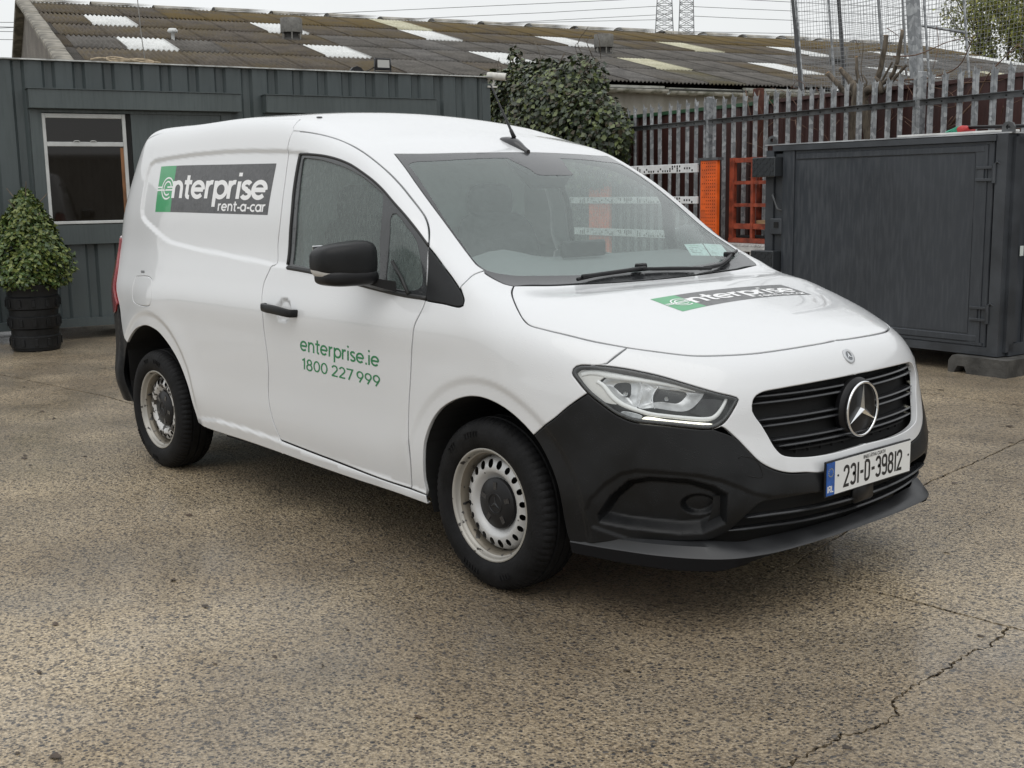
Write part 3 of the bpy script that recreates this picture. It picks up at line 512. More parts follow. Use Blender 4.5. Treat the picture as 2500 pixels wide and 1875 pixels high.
# ------------------------------------------------------------------ THE VAN
van=empty('panel_van');tag(van,'white panel van with black bumpers parked in the middle of the yard','van')
def Tz(P_,z):return P_
mt=T_('mtri');dt=T_('door_top');df_=T_('door_front');dr=T_('door_rear');db=T_('door_bot')
ws=T_('ws_left',0,9)+T_('ws_left',12,14);bs_=T_('bon_side');bf=T_('bon_front');hd=T_('headlight');ap=T_('ap_seam');ra=T_('rarch');fa=T_('farch')
nb=T_('nose_bot');gr=T_('grille');bw=T_('bw_side');sb=T_('sill_bot')
wo_=T_('win_out');SD=(0,.96,-.28)
def rev(L_):return list(L_)[::-1]
dt[-1]=mt[0];df_[0]=mt[0]
dr[0]=dt[0];db[0]=dr[-1];db[-1]=df_[-1]
winseg=[wo_[0:12],wo_[11:13],[wo_[12],wo_[13],wo_[14],wo_[15]],wo_[15:17],wo_[16:]+[wo_[0]]]
door,door2=panel('cab_door',[dt,df_,rev(db),rev(dr)],SD,M['white'],van,grid=.015,D=Dside,holes=[winseg],holegap=0,gap=.0028)
# window unit: black surround, front pane and fixed quarter pane
gl_=T_('glass');qg=T_('qglass')
gseg=[gl_[0:7],gl_[6:11],gl_[10:13],gl_[12:]+[gl_[0]]];qseg=[qg+[qg[0]]]
for par,mir in((door,door2),):
    panel('window_surround',winseg,SD,M['frit'],par,gap=-.001,grid=.03,off=-.005,holes=[gseg,qseg],skirt=.01,mirror=mir,holegap=0)
    panel('window_pane',gseg,SD,M['sideglass'],par,gap=-.004,grid=.04,off=-.012,skirt=0,mirror=mir)
    panel('quarter_pane',qseg,SD,M['sideglass'],par,gap=-.004,grid=.04,off=-.008,skirt=0,mirror=mir)
# rubber strip round the door window
def ribbon_tube(name,pts,r,mat,parent,off,mir=None,n=6,d=SD,flat=1.0):
    d_,_,_=chart(d);P=onF(smooth(pts,.02),d_,.1);P=P+gradF(P)*off
    m=MB();m.tube(P,r,n);a=m.build(name,mat,parent,True)
    if mir is not None:
        m=MB();m.tube(P*[1,-1,1],r,n);m.build(name,mat,mir,True)
ribbon_tube('window_seal',wo_[0:12],.006,M['rubberlip'],door,-.004,door2)
ribbon_tube('window_seal',[wo_[12],wo_[13],wo_[14],wo_[15]],.010,M['rubberlip'],door,-.003,door2)
ribbon_tube('window_seal',wo_[16:]+[wo_[0]],.008,M['rubberlip'],door,-.004,door2)
panel('corner_trim',[mt[0:10],[mt[9],mt[10]],[mt[10],df_[3],df_[2],df_[1],mt[0]]],SD,M['plastic'],van,grid=.03,off=.001)
# front wing
hl_left=hd[5::-1]+hd[:32:-1]
fs1=[[df_[4]]+rev(mt[4:11]),ap[:],[ap[-1],ws[8],ws[9],ws[10],bs_[0]],bs_[:11],T_('fendernose'),[T_('fendernose')[1]]+hl_left,rev(bw),rev(fa[:16]),[fa[0],db[-1]],rev(df_[4:])]
fs1[0][-1]=ap[0];fs1[6]=[hl_left[-1]]+rev(bw)[1:];fs1[6][-1]=fa[16]
fs1[3][0]=bs_[0]
wing,wing2=panel('front_wing',fs1,(-.35,.85,-.4),M['white'],van,grid=.011,D=Dside,skirt=.015)
# nose
gh=gr
i6=6
noseo=[bs_[10:14]+bf[4:8]+[(.839,0,.899)],[(.839,0,.899),(.922,0,.787)],[(.922,0,.787)]+rev(gr[0:7]),[gr[0]]+rev(gr[20:29])+[(.969,0,.552)],[(.969,0,.552),(.971,0,.488)],
       [(.971,0,.488),(.966,-.26,.492)]+rev(nb[:-1])+[hd[22]],rev(hd[16:23]),rev(hd[4:17])+[T_('fendernose')[1]],rev(T_('fendernose'))]
noseo[4]=[(.969,0,.552),(.971,0,.488)]
noseo[5][-1]=hd[22]
panel('nose_panel',noseo,(-.8,.45,-.4),M['white'],van,grid=.016,merge=True,skirt=.02)
# bonnet
br=[(.018,0,1.077),(.010,-.243,1.078),(-.003,-.407,1.081),(-.014,-.547,1.083),(-.030,-.64,1.087)]+[bs_[0]]
panel('bonnet',[br,bs_[:14]+bf[4:8]+[(.839,0,.899)],[(.839,0,.899),(.018,0,1.077)]],(-.2,.2,-.95),M['white'],van,grid=.02,merge=True,skirt=.018,gap=.003)
# windscreen
wst=[(-.744,0,1.597)]+rev(T_('ws_top')[1:4])[::1]+[ws[0]]
wst=[(-.744,0,1.597),(-.748,-.133,1.596),(-.766,-.294,1.593),(-.812,-.5,1.591),ws[0]]
fl=T_('frit_left')
frin=[(-.556,0,1.495),(-.556,-.063,1.495),(-.566,-.107,1.5),(-.604,-.114,1.521),(-.663,-.145,1.554),(-.697,-.157,1.572)]
frin2=[(-.697,-.157,1.572),(-.737,-.467,1.565),(-.768,-.606,1.56),(-.759,-.633,1.552)]
frin3=[(-.759,-.633,1.552)]+fl[1:4]+[(-.205,-.745,1.182),(-.150,-.735,1.153),(-.105,-.66,1.132),(-.085,-.56,1.124)]
frin4=[(-.085,-.56,1.124),(-.062,-.361,1.113),(-.052,-.15,1.108),(-.050,0,1.107)]
WD=(-.5,.12,-.86)
brw=[(a-.012,b,c_) for a,b,c_ in br[:-1]]+[br[-1]]
wscr=panel('windscreen',[frin,frin2,frin3,frin4,[(-.05,0,1.107),(-.556,0,1.495)]],WD,M['ws'],van,gap=-.003,grid=.05,merge=True,skirt=0,off=-.003,bevel=.003)
panel('windscreen_border',[wst,ws,rev(brw),[(.006,0,1.077),(-.050,0,1.107)],rev(frin4),rev(frin3),rev(frin2),rev(frin),[(-.556,0,1.495),(-.744,0,1.597)]],WD,M['frit'],van,gap=.001,grid=.03,merge=True,skirt=.01,off=-.0015,bevel=.001)
# roof with the windscreen pillars
def c3(x,y,d=(0,.5,-.866),z=1.75):return tuple(onF([(x,y,z)],chart(d)[0],.5)[0])
yb=-.655
rb=[(-3.30,0,1.80),(-3.30,-.3,1.79),(-3.28,-.5,1.78),(-3.25,-.60,1.77),(-3.22,-.655,1.75)]
rside=[(x,yb+(.012 if x>-1.6 else 0),1.76) for x in(-3.22,-2.9,-2.5,-2.1,-1.8,-1.555)]
DR=chart((0,.5,-.866))[0]
rb=[tuple(q) for q in onF(rb,DR,.3)];rside=[tuple(q) for q in onF(rside,DR,.3)]
bt=T_('bp_top');bt[0]=rside[-1];bt[-1]=dt[0]
freeroof=lambda P_:(P_[:,0]<-1.562)
panel('roof',[rb,[rb[-1]]+rside[1:],bt,dt,mt[0:5],ap,[ap[-1]]+rev(ws[:8]),rev(wst),[(-.744,0,1.597),(-1.3,0,1.77),(-2,0,1.83),rb[0]]],(0,.5,-.866),M['white'],van,grid=.018,merge=True,skirt=.015,free=freeroof,D=Dside)
panel('roof_joint',[[(-1.62,-.60,1.77),(-1.46,-.60,1.77)],[(-1.46,-.60,1.77),(-1.45,-.74,1.68)],[(-1.45,-.74,1.68),(-1.60,-.74,1.69)],[(-1.60,-.74,1.69),(-1.62,-.60,1.77)]],(0,.6,-.8),M['white'],van,grid=.03,off=-.0035,gap=0,skirt=0)
# rear side panel
def rz(z,y0):return None
rear_pts=[]
for z in(1.60,1.45,1.32,1.21):
    rear_pts.append((float(fR(z))+.085,-(float(fW(z))-.085),z))
TLE=[(-3.29,-.772,1.205),(-3.275,-.79,1.13),(-3.240,-.823,1.06),(-3.212,-.846,.99),(-3.190,-.857,.92),(-3.155,-.870,.85)]
rear_edge=[rb[-1]]+rear_pts[:-1]+[(-3.40,-.70,1.24)]+TLE+[(-3.132,-.873,.741),(-3.09,-.876,.66),ra[2]]
DSP=chart((.25,.9,-.35))[0]
rear_edge=[rb[-1]]+[tuple(q) for q in onF(rear_edge[1:-1],DSP,.2)]+[ra[2]]
xs_=-1.399
sbi=[q for q in sb if q[0]<xs_-.02]
sbm=(xs_,-.901,.288)
fuelo=T_('fuel');fuelo=[[(-2.905,-.87,1.012),(-2.72,-.885,1.018),(-2.668,-.89,1.00),(-2.650,-.9,.965),(-2.640,-.91,.905),(-2.660,-.913,.878),(-2.70,-.912,.868),(-2.86,-.90,.872),(-2.905,-.89,.885),(-2.915,-.88,.95),(-2.905,-.87,1.012)]]
freeside=lambda P_:((P_[:,2]>1.70)&(P_[:,0]<-1.562))|((np.abs(P_[:,0]-xs_)<.004)&(P_[:,2]<.345))
side_,side2=panel('side_panel',[rside[::-1],rear_edge,ra[2:18]+[sb[0]],[sb[0]]+sbi[1:]+[sbm],[sbm,dr[-1]],rev(dr),rev(bt)],(.25,.9,-.35),M['white'],van,grid=.0115,D=Dside,holes=[fuelo],free=freeside,holegap=.001,skirt=.016)
panel('fuel_flap',fuelo,(.25,.9,-.35),M['white'],side_,grid=.03,D=Dside,gap=.0012,skirt=.006,mirror=False)
panel('fuel_flap',[[(q[0],q[1],q[2]) for q in s] for s in fuelo],(.25,.9,-.35),M['white'],side_,grid=.05,D=Dside,gap=.0012,skirt=.006,mirror=False,off=-.02) if False else None
# sill
sillend=(-.336,-.894,.257)
freesill=lambda P_:(np.abs(P_[:,0]-xs_)<.004)
panel('sill',[[sbm]+[q for q in sb if q[0]>xs_+.02],[sb[-1],fa[0]],[fa[0],db[-1]],rev(db),[dr[-1],sbm]],(0,.9,.1),M['white'],van,grid=.02,D=Dside,free=freesill,skirt=.02)
# front bumper
lgt=[(.972,0,.432),(.972,-.266,.43),(.947,-.414,.43),(.918,-.514,.424),(.885,-.562,.372),(.850,-.594,.325),(.815,-.632,.301),(.777,-.663,.297),(.68,-.73,.293),(.55,-.79,.285),(.45,-.825,.262),(.390,-.851,.240)]
bump=[[fa[16]]+bw[1:-1]+[hd[33]],rev(hd[22:34]),nb[:]+[(.971,0,.488)],[(.971,0,.488),(.972,0,.432)],lgt,rev(fa[16:26])]
bump[2][0]=hd[22];bump[2]=[hd[22]]+nb[1:]+[(.971,0,.488)]
bump[5]=[(.390,-.851,.240)]+rev(fa[16:25])
bumper=panel('front_bumper',bump,(-.707,.707,0),M['plastic'],van,grid=.0062,D=Dbump,merge=True,skirt=.03,gap=.0022)
tow=T_('towcap');ribbon_tube('tow_cover_seam',tow,.0016,M['dark'],bumper,.0005,d=(-.707,.707,0))
# lip under the bumper
def surf_x(y,z):
    return onF([(1.0,y,z)],(-1,0,0),.3)[0][0]
liptop=[(.955,0),(.953,-.3),(.926,-.515),(.858,-.632),(.775,-.703),(.67,-.768),(.54,-.818),(.44,-.846),(.39,-.858)]
pl=smooth([(a,b,0) for a,b in liptop],.02);pl=np.concatenate([pl[::-1],(pl*[1,-1,1])[1:]])
mb=MB();V=[];k=len(pl);NS=6
for q in pl:
    x,y,_=q;ay=abs(y)
    tz=np.interp(ay,[0,.52,.60,.70,.80,.86],[.256,.262,.258,.258,.262,.262]);bz=np.interp(ay,[0,.50,.56,.64,.72,.86],[.246,.250,.225,.205,.202,.212])
    ctr=np.array([.35,0]);dirv=np.array([x,y])-ctr*1;dirv/=np.linalg.norm(dirv);d2=np.array([1,y*.4]);d2/=np.linalg.norm(d2);bl=min(1,max(0,(ay-.40)/.16));dirv=dirv*bl+d2*(1-bl);dirv/=np.linalg.norm(dirv)
    ins=np.interp(ay,[0,.52,.60,.68,.78,.86],[.016,.040,.026,.020,.010,.004])
    up_=np.interp(ay,[0,.55,.68],[.012,.014,.030])
    for o_,z in((-ins-.04,tz+up_+.012),(-ins,tz+up_),(-.004,tz),(0,tz-.005),(-.010,bz+.006),(-.022,bz),(-.10,bz-.002)):
        V.append((x+dirv[0]*o_,y+dirv[1]*o_,z))
n_=7
mb.add(V,[(i*n_+j,(i+1)*n_+j,(i+1)*n_+j+1,i*n_+j+1) for i in range(k-1) for j in range(n_-1)])
M['lipshade']=material('lip_shaded_plastic',(.007,.007,.008),.75,spec=.2)  # darker copy for the lip's down-facing side; shade put into the colour
mb.M=[0 if (i%6)<3 else 1 for i in range(len(mb.F))];mb.build('bumper_lip',[M['lip'],M['lipshade']],van,auto=40)
# cavity behind the two grilles
def backsheet(name,ys,zs,off,mat,parent):
    V=[];
    for z in zs:
        for y in ys:
            x=surf_x(y,z)+off;V.append((x,y,z))
    n=len(ys);m_=MB();m_.add(V,[(i*n+j,i*n+j+1,(i+1)*n+j+1,(i+1)*n+j) for i in range(len(zs)-1) for j in range(n-1)])
    return m_.build(name,mat,parent,True)
grille=backsheet('radiator_grille',np.linspace(-.53,.53,40),np.linspace(.53,.81,10),-.06,M['dark'],van)
lower=backsheet('lower_grille',np.linspace(-.62,.62,40),np.linspace(.25,.45,8),-.055,M['dark'],van)
def slat(name,z0,z1,y0,y1,h,dep,mat,parent,off=-.012,sag=0):
    ys=np.linspace(y0,y1,26);V=[]
    for y in ys:
        t=(y/.45)**2;z=z0+(z1-z0)*min(1,t);x=surf_x(y,z)+off
        tap=min(1,.35+(min(abs(y-y0),abs(y1-y))/.05))
        for a,b in((0,h/2*tap),(.004*tap,0),(0,-h/2*tap),(-dep,-h/2),(-dep,h/2)):V.append((x+a,y,z+b))
    m_=MB();n=5
    m_.add(V,[(i*n+j,(i+1)*n+j,(i+1)*n+(j+1)%n,i*n+(j+1)%n) for i in range(len(ys)-1) for j in range(n)]+[tuple(range(4,-1,-1)),tuple(len(V)-5+j for j in range(5))])
    return m_.build(name,mat,parent,auto=35)
M['slat']=material('grille_slat_plastic',(.022,.023,.025),.22)
for (za,zb,yw) in((.757,.760,.478),(.737,.739,.482),(.682,.685,.470),(.662,.664,.460),(.612,.616,.425),(.592,.596,.405)):
    slat('slat',za,zb,-yw,yw,.0085,.03,M['slat'],grille,off=-.016)
slat('slat',.572,.578,-.35,.35,.006,.03,M['dark'],grille,off=-.03)
for i in range(-5,6):
    if i:
        y=i*.062;mb=MB();mb.box((surf_x(y,.572)-.045,y,.572),(.01,.004,.03));mb.build('grille_rib',M['dark'],grille)
slat('slat',.368,.380,-.545,.545,.009,.03,M['slat'],lower,off=-.006)
slat('slat',.322,.336,-.585,.585,.009,.03,M['slat'],lower,off=-.006)
mb=MB();mb.box((.966,-.005,.385),(.03,.120,.072),bev=.012);mb.build('radar_cover',M['black'],van,auto=50)
# star
STX,STZ=.955,.672
mb=MB();mb.revolve([(.0,-.03),(.105,-.03),(.108,-.012),(.100,-.001),(.088,.004),(0,.004)],(STX-.012,0,STZ),'x',48);starm=mb.build('badge_mount',M['black'],grille,auto=35)
star=empty('star_badge',parent=van)
mb=MB();mb.tube([(STX,.0925*math.cos(a),STZ+.0925*math.sin(a)) for a in np.linspace(0,2*math.pi,65)],.0048,10,closed=True);mb.build('ring',M['chrome'],star,True)
def star_mesh(c,R,rc,h,ax=0):
    V=[(h,0,0)];Fc=[];pts=[]
    for i in range(3):
        a=math.pi/2+i*2*math.pi/3;pts.append((R*math.cos(a),R*math.sin(a)));b=a+math.pi/3;pts.append((rc*math.cos(b),rc*math.sin(b)))
    V+=[(h*.25 if i%2==0 else 0,p[0],p[1]) for i,p in enumerate(pts)]+[(-h,p[0],p[1]) for p in pts]
    for i in range(6):j=(i+1)%6;Fc+=[(0,1+i,1+j),(1+i,7+i,7+j,1+j)]
    return [(v[0]+c[0],v[1]+c[1],v[2]+c[2]) for v in V],Fc
mb=MB();mb.add(*star_mesh((STX,0,STZ),.089,.014,.009));mb.build('star',M['chrome'],star)
# small round emblem on the nose, lying on the sheet
bd=np.array(TR['badge']);bc=onF([(.90,0,.851)],(-1,0,-.3)/np.linalg.norm((-1,0,-.3)),.2)[0];bn=gradF(bc[None])[0]
U1=np.array([0,1.,0]);U2=np.cross(bn,U1)
def on_disc(name,rad,prof,mat,parent,c=bc,nrm=bn,n=32):
    V=[];k=len(prof)
    for i in range(n):
        a=2*math.pi*i/n
        for r,h in prof:V.append(c+nrm*h+U1*r*math.cos(a)+U2*r*math.sin(a))
    m_=MB();m_.add(V,[(i*k+j,((i+1)%n)*k+j,((i+1)%n)*k+j+1,i*k+j+1) for i in range(n) for j in range(k-1)]);return m_.build(name,mat,parent,auto=40)
emb=on_disc('round_emblem',.026,[(.0275,0),(.0275,.003),(.026,.004),(.0175,.004),(.0165,.002),(0,.002)],material('emblem_silver',(.55,.56,.57),.3,.8),van)
on_disc('emblem_field',.016,[(.0165,.0026),(0,.0026)],material('emblem_grey',(.16,.17,.18),.3,.5),emb)
V,Fc=star_mesh((0,0,0),.016,.0034,.0015);V=[bc+bn*(.004+v[0])+U1*v[1]+U2*-v[2]*(1 if U2[2]<0 else -1) for v in V];mesh_obj('emblem_star',V,Fc,M['chrome'],emb)
# ---------------------------------------------------------------- lettering made of strokes
def arc(cx,cy,rx,ry,a0,a1,n=16):
    return [(cx+rx*math.cos(math.radians(a0+(a1-a0)*i/n)),cy+ry*math.sin(math.radians(a0+(a1-a0)*i/n))) for i in range(n+1)]
# each glyph: (advance, [polylines]); x-height 1 for lower case, height 1.42 for capitals and figures
GL={
'e':(1.12,[arc(.5,.5,.42,.42,0,318,22),[(.1,.5),(.92,.5)]]),
'n':(1.0,[[(.12,0),(.12,1)],arc(.46,.56,.34,.36,180,0,14)+[(.8,0)]]),
't':(.72,[[(.32,1.32),(.32,.25)]+arc(.52,.22,.2,.16,180,280,6),[(.04,.92),(.64,.92)]]),
'r':(.68,[[(.12,0),(.12,1)],arc(.46,.56,.34,.36,180,78,9)]),
'p':(1.08,[[(.12,-.46),(.12,1)],arc(.53,.5,.41,.42,0,360,24)]),
'i':(.36,[[(.14,0),(.14,.96)],[(.14,1.24),(.14,1.44)]]),
's':(.80,[arc(.38,.73,.25,.19,25,265,12)+arc(.38,.26,.27,.20,80,-160,12)]),
'a':(1.08,[arc(.48,.5,.41,.42,0,360,24),[(.9,0),(.9,1)]]),
'c':(.92,[arc(.5,.5,.42,.42,50,310,18)]),
'-':(.62,[[(.06,.48),(.52,.48)]]),'.':(.36,[[(.14,-.02),(.14,.17)]]),' ':(.42,[]),
'0':(1.1,[arc(.5,.71,.40,.63,0,360,28)]),
'1':(.62,[[(.05,1.12),(.36,1.36),(.36,0)]]),
'8':(1.1,[arc(.5,1.03,.30,.31,0,360,20),arc(.5,.37,.38,.37,0,360,22)]),
'2':(1.05,[arc(.48,.98,.36,.37,165,-40,14)+[(.12,.06)],[(.08,.07),(.92,.07)]]),
'7':(.98,[[(.06,1.34),(.88,1.34),(.36,0)]]),
'9':(1.08,[arc(.5,.94,.38,.40,0,360,24),[(.86,.82),(.42,0)]]),
'R':(1.0,[[(.14,0),(.14,1.42)],[(.14,1.34),(.5,1.34)]+arc(.5,1.0,.34,.34,90,-90,10)+[(.14,.66)],[(.5,.66),(.86,0)]]),
'L':(.85,[[(.14,1.42),(.14,.08),(.78,.08)]]),'I':(.36,[[(.16,0),(.16,1.42)]]),
}
def rr(x0,y0,x1,y1,r,c0,n=4):
    """rounded rectangle path helper for condensed plate figures"""
    return None
H_=1.42
PG={ # condensed registration-plate figures, height 1.42, width .62
'2':(.86,[[(.08,1.05)]+arc(.36,1.12,.28,.24,170,0,10)+[(.64,.92),(.10,.08),(.70,.08)]]),
'3':(.86,[[(.08,1.14)]+arc(.36,1.12,.27,.24,160,0,10)+[(.63,.92)]+arc(.42,.84,.21,.10,0,-90,5)+[(.28,.74),(.42,.74)]+arc(.42,.60,.22,.14,90,0,5)+[(.64,.36)]+arc(.36,.32,.28,.24,0,-165,10)]),
'1':(.36,[[(.16,0),(.16,1.42)]]),
'-':(.62,[[(.08,.70),(.50,.70)]]),
'D':(.88,[[(.12,.06),(.12,1.36)],[(.12,1.36),(.36,1.36)]+arc(.38,1.08,.28,.28,90,0,6)+arc(.38,.34,.28,.28,0,-90,6)+[(.12,.06)]]),
'9':(.86,[arc(.36,1.10,.28,.26,0,180,10)+[(.08,.90)]+arc(.36,.88,.28,.22,180,360,10)+[(.64,1.10)],[(.64,1.0),(.64,.34)]+arc(.36,.32,.28,.24,0,-160,10)]),
'8':(.86,[arc(.36,1.10,.26,.26,0,180,10)+arc(.36,.98,.26,.24,180,360,10)+[(.62,1.10)],arc(.36,.46,.29,.28,0,180,10)+arc(.36,.34,.29,.28,180,360,10)+[(.65,.46)]]),
}
def stroke(pl_,w_,V,Fc,lev):
    P=np.array(pl_,float);closed=np.linalg.norm(P[0]-P[-1])<1e-6
    e=np.diff(P,axis=0);e/=np.linalg.norm(e,axis=1,keepdims=True)+1e-12;n=np.stack([-e[:,1],e[:,0]],1)
    N_=np.zeros_like(P);N_[0]=n[0];N_[-1]=n[-1]
    for i in range(1,len(P)-1):
        a=n[i-1]+n[i];a/=np.linalg.norm(a)+1e-9;N_[i]=a/max(.55,a@n[i])
    if closed:
        a=n[0]+n[-1];a/=np.linalg.norm(a);N_[0]=N_[-1]=a/max(.55,a@n[0])
    b=len(V)
    for p,q in zip(P,N_):V.append((*(p+q*w_/2),lev));V.append((*(p-q*w_/2),lev))
    Fc+=[(b+2*i,b+2*i+1,b+2*i+3,b+2*i+2) for i in range(len(P)-1)]
def subdiv(pl_,mx):
    o=[pl_[0]]
    for a,b in zip(pl_[:-1],pl_[1:]):
        n=max(1,int(math.dist(a,b)/mx+.99));o+=[(a[0]+(b[0]-a[0])*i/n,a[1]+(b[1]-a[1])*i/n) for i in range(1,n+1)]
    return o
def textmesh(txt,table,w_,track=0,mx=.35,V=None,Fc=None,x0=0,scale=(1,1)):
    V=[] if V is None else V;Fc=[] if Fc is None else Fc;x=x0;lev=0
    for ch in txt:
        adv,pls=table[ch]
        for p in pls:
            lev=(lev+1)%4
            stroke(subdiv([((q[0])*scale[0]+x,q[1]*scale[1]) for q in p],mx),w_,V,Fc,lev)
        x+=(adv+track)*scale[0]
    return V,Fc,x
def place(name,VF,fn,mat,parent,base=.0006,lev=.00012,mir=None):
    V=np.array(VF[0]);P=fn(V[:,:2]);S,n=P;Q=S+n*(base+V[:,2:3]*lev)
    o=mesh_obj(name,Q,VF[1],mat,parent)
    return o
def quadmap(C,d,D=None):
    C=np.array(C,float);d_=chart(d)[0]
    def f(st):
        s,t=st[:,0:1],st[:,1:2]
        P=C[0]*(1-s)*(1-t)+C[1]*s*(1-t)+C[2]*s*t+C[3]*(1-s)*t
        S=onF(P,d_,.08);n=gradF(S)
        if D is not None:S=S+n*D(S)[:,None]
        return S,n
    return f
def grid_st(s0,s1,t0,t1,n,m_):
    V=[(s0+(s1-s0)*i/n,t0+(t1-t0)*j/m_,0) for j in range(m_+1) for i in range(n+1)]
    return V,[(j*(n+1)+i,j*(n+1)+i+1,(j+1)*(n+1)+i+1,(j+1)*(n+1)+i) for j in range(m_) for i in range(n)]
M['dgreen']=drops(material('decal_green',(.02,.30,.10),.3,0,.3),140,.8,.001)
M['dgrey']=drops(material('decal_charcoal',(.045,.045,.047),.3,0,.2,var=.3,vscale=60),120,1.0,.0016)
M['dwhite']=material('decal_white',(.80,.80,.80),.35)
M['tgreen']=material('lettering_green',(.022,.20,.075),.4)
def logo(C,d,D,parent,asp,name):
    f=quadmap(C,d,D);sp=.166
    root=place(name,grid_st(sp,1,0,1,30,8),f,M['dgrey'],parent,.0006)
    root['label']='charcoal and green company sticker with white lettering'
    place('green_field',grid_st(0,sp,0,1,6,8),f,M['dgreen'],root,.0006)
    # main word; glyph unit = x-height
    xh=.365;ux=xh/asp
    V,Fc,x=textmesh('nterprise',GL,.25,-.04)
    V=[((v[0]-.02)*(.815/x)+.163,.70-v[1]*xh,v[2]) for v in V]
    place('lettering',(V,Fc),f,M['dwhite'],root,.0012)
    V,Fc,x=textmesh('rent-a-car',GL,.235)
    V=[((v[0])*(.385/x)+.597,.945-v[1]*.145,v[2]) for v in V]
    place('lettering',(V,Fc),f,M['dwhite'],root,.0012)
    V=[];Fc=[]
    for r_ in(.52,.33):stroke(arc(.5,.5,r_,r_,10,306,26),.075,V,Fc,1)
    stroke([(-.45,.56),(1.0,.56)],.075,V,Fc,2);stroke([(-.45,.42),(1.02,.42)],.075,V,Fc,3)
    stroke([(.98,.56),(.98,.42)],.05,V,Fc,0)
    V=[(.052+v[0]*.112,.71-v[1]*.44,v[2]) for v in V];V=[(max(.0,v[0]),v[1],v[2]) for v in V]
    place('e_emblem',(V,Fc),f,M['dwhite'],root,.0012)
    return root
lg=np.array(TR['logo']);logo(lg,SD,Dside,side_,5.2,'company_sticker')
lgm=lg*[1,-1,1];lgm=lgm[[1,0,3,2]]
logo(lgm,(0,-.96,-.28),Dside,side2,5.2,'company_sticker')
lb=np.array(TR['logo_b']);logo(lb,(-.1,0,-1),None,van,5.4,'bonnet_sticker')
def line(txt,C,d,parent,hgt,w_):
    f=quadmap(C,d,Dside);V,Fc,x=textmesh(txt,GL,w_)
    V=[(v[0]/x*1.0,1-v[1]/hgt,v[2]) for v in V];return place('door_lettering',(V,Fc),f,M['tgreen'],parent,.0007)
t1=np.array(TR['txt1']);t2=np.array(TR['txt2'])
line('enterprise.ie',t1,SD,door,1.0,.19);line('1800 227 999',t2,SD,door,1.42,.19)
mm=lambda C:(C*[1,-1,1])[[1,0,3,2]]
line('enterprise.ie',mm(t1),(0,-.96,-.28),door2,1.0,.19);line('1800 227 999',mm(t2),(0,-.96,-.28),door2,1.42,.19)
fm=quadmap(TR['mark'],SD,Dside)
for i in range(3):place('fuel_mark',grid_st(0,1,i*.36,i*.36+.22,4,1),fm,M['lip'],side_,.0007)
# ---------------------------------------------------------------- number plate
PX=.9925;PC=(PX,0,.4715);PW,PH=.52,.111
plate=MB();plate.box((PX-.006,0,PC[2]),(.008,PW+.012,PH+.012),bev=.003);plate=plate.build('number_plate',M['black'],van)
M['plate']=material('plate_white',(.78,.79,.78),.3,0,.4);M['plateblue']=material('plate_blue',(.01,.09,.36),.35,0,.3,var=.25,vscale=50);M['ink']=material('plate_ink',(.012,.012,.014),.4)
mb=MB();mb.box((PX-.0015,.0235,PC[2]),(.003,PW-.047,PH));mb.build('plate_face',M['plate'],plate)
mb=MB();mb.box((PX-.0015,-PW/2+.0232,PC[2]),(.0029,.0462,PH));mb.build('country_band',M['plateblue'],plate)
def on_plate(V,Fc,name,mat):
    return mesh_obj(name,[(PX+.0004+v[2]*.0001,v[0],v[1]) for v in V],Fc,mat,plate)
V,Fc,x=textmesh('231-D-39812',PG,.215);k=.372/x
V=[(-.162+v[0]*k,PC[2]-.0405+v[1]*.0725/1.42,v[2]) for v in V];on_plate(V,Fc,'plate_lettering',M['ink'])
V,Fc,x=textmesh('IRL',GL,.24);V=[(-.256+v[0]*.0165,PC[2]-.045+v[1]*.0155,v[2]) for v in V];on_plate(V,Fc,'country_lettering',M['plate'])
def font_mesh(txt,size,name,mat,parent,mapf,off=0):
    cu=bpy.data.curves.new(name,'FONT');cu.body=txt;cu.size=size;cu.offset=off;cu.resolution_u=3
    tmp=bpy.data.objects.new('tmp',cu);COL.objects.link(tmp);bpy.context.view_layer.update()
    me=bpy.data.meshes.new_from_object(tmp);bpy.data.objects.remove(tmp)
    wd=max(v.co.x for v in me.vertices)
    for v in me.vertices:v.co=mapf(v.co.x-wd/2,v.co.y)
    me.name=name;me.materials.append(mat);o=bpy.data.objects.new(name,me);COL.objects.link(o);o.parent=parent;return o
font_mesh('BAILE ÁTHA CLIATH',.0185,'county_lettering',M['ink'],plate,lambda a,b:(PX+.0008,a*.82+.024,PC[2]+.0385+b*.95),.0003)
for y in(-.195,.245):
    mb=MB();mb.revolve([(.004,0),(.004,.002),(0,.0025)],(PX,y,PC[2]+.006),'x',10);mb.build('plate_screw',M['ink'],plate)
# flag stars on the band
V=[];Fc=[]
M['eustar']=material('plate_star_yellow',(.5,.42,.05),.5)
for i in range(12):
    a=i*math.pi/6;c0=(-.2366+.0135*math.cos(a),PC[2]+.022+.0135*math.sin(a));b=len(V);V+=[(c0[0]+.0022*math.cos(t),c0[1]+.0022*math.sin(t),0) for t in np.linspace(0,2*math.pi,6)[:-1]];Fc.append(tuple(range(b,b+5)))
on_plate(V,Fc,'ring_of_stars',M['eustar'])
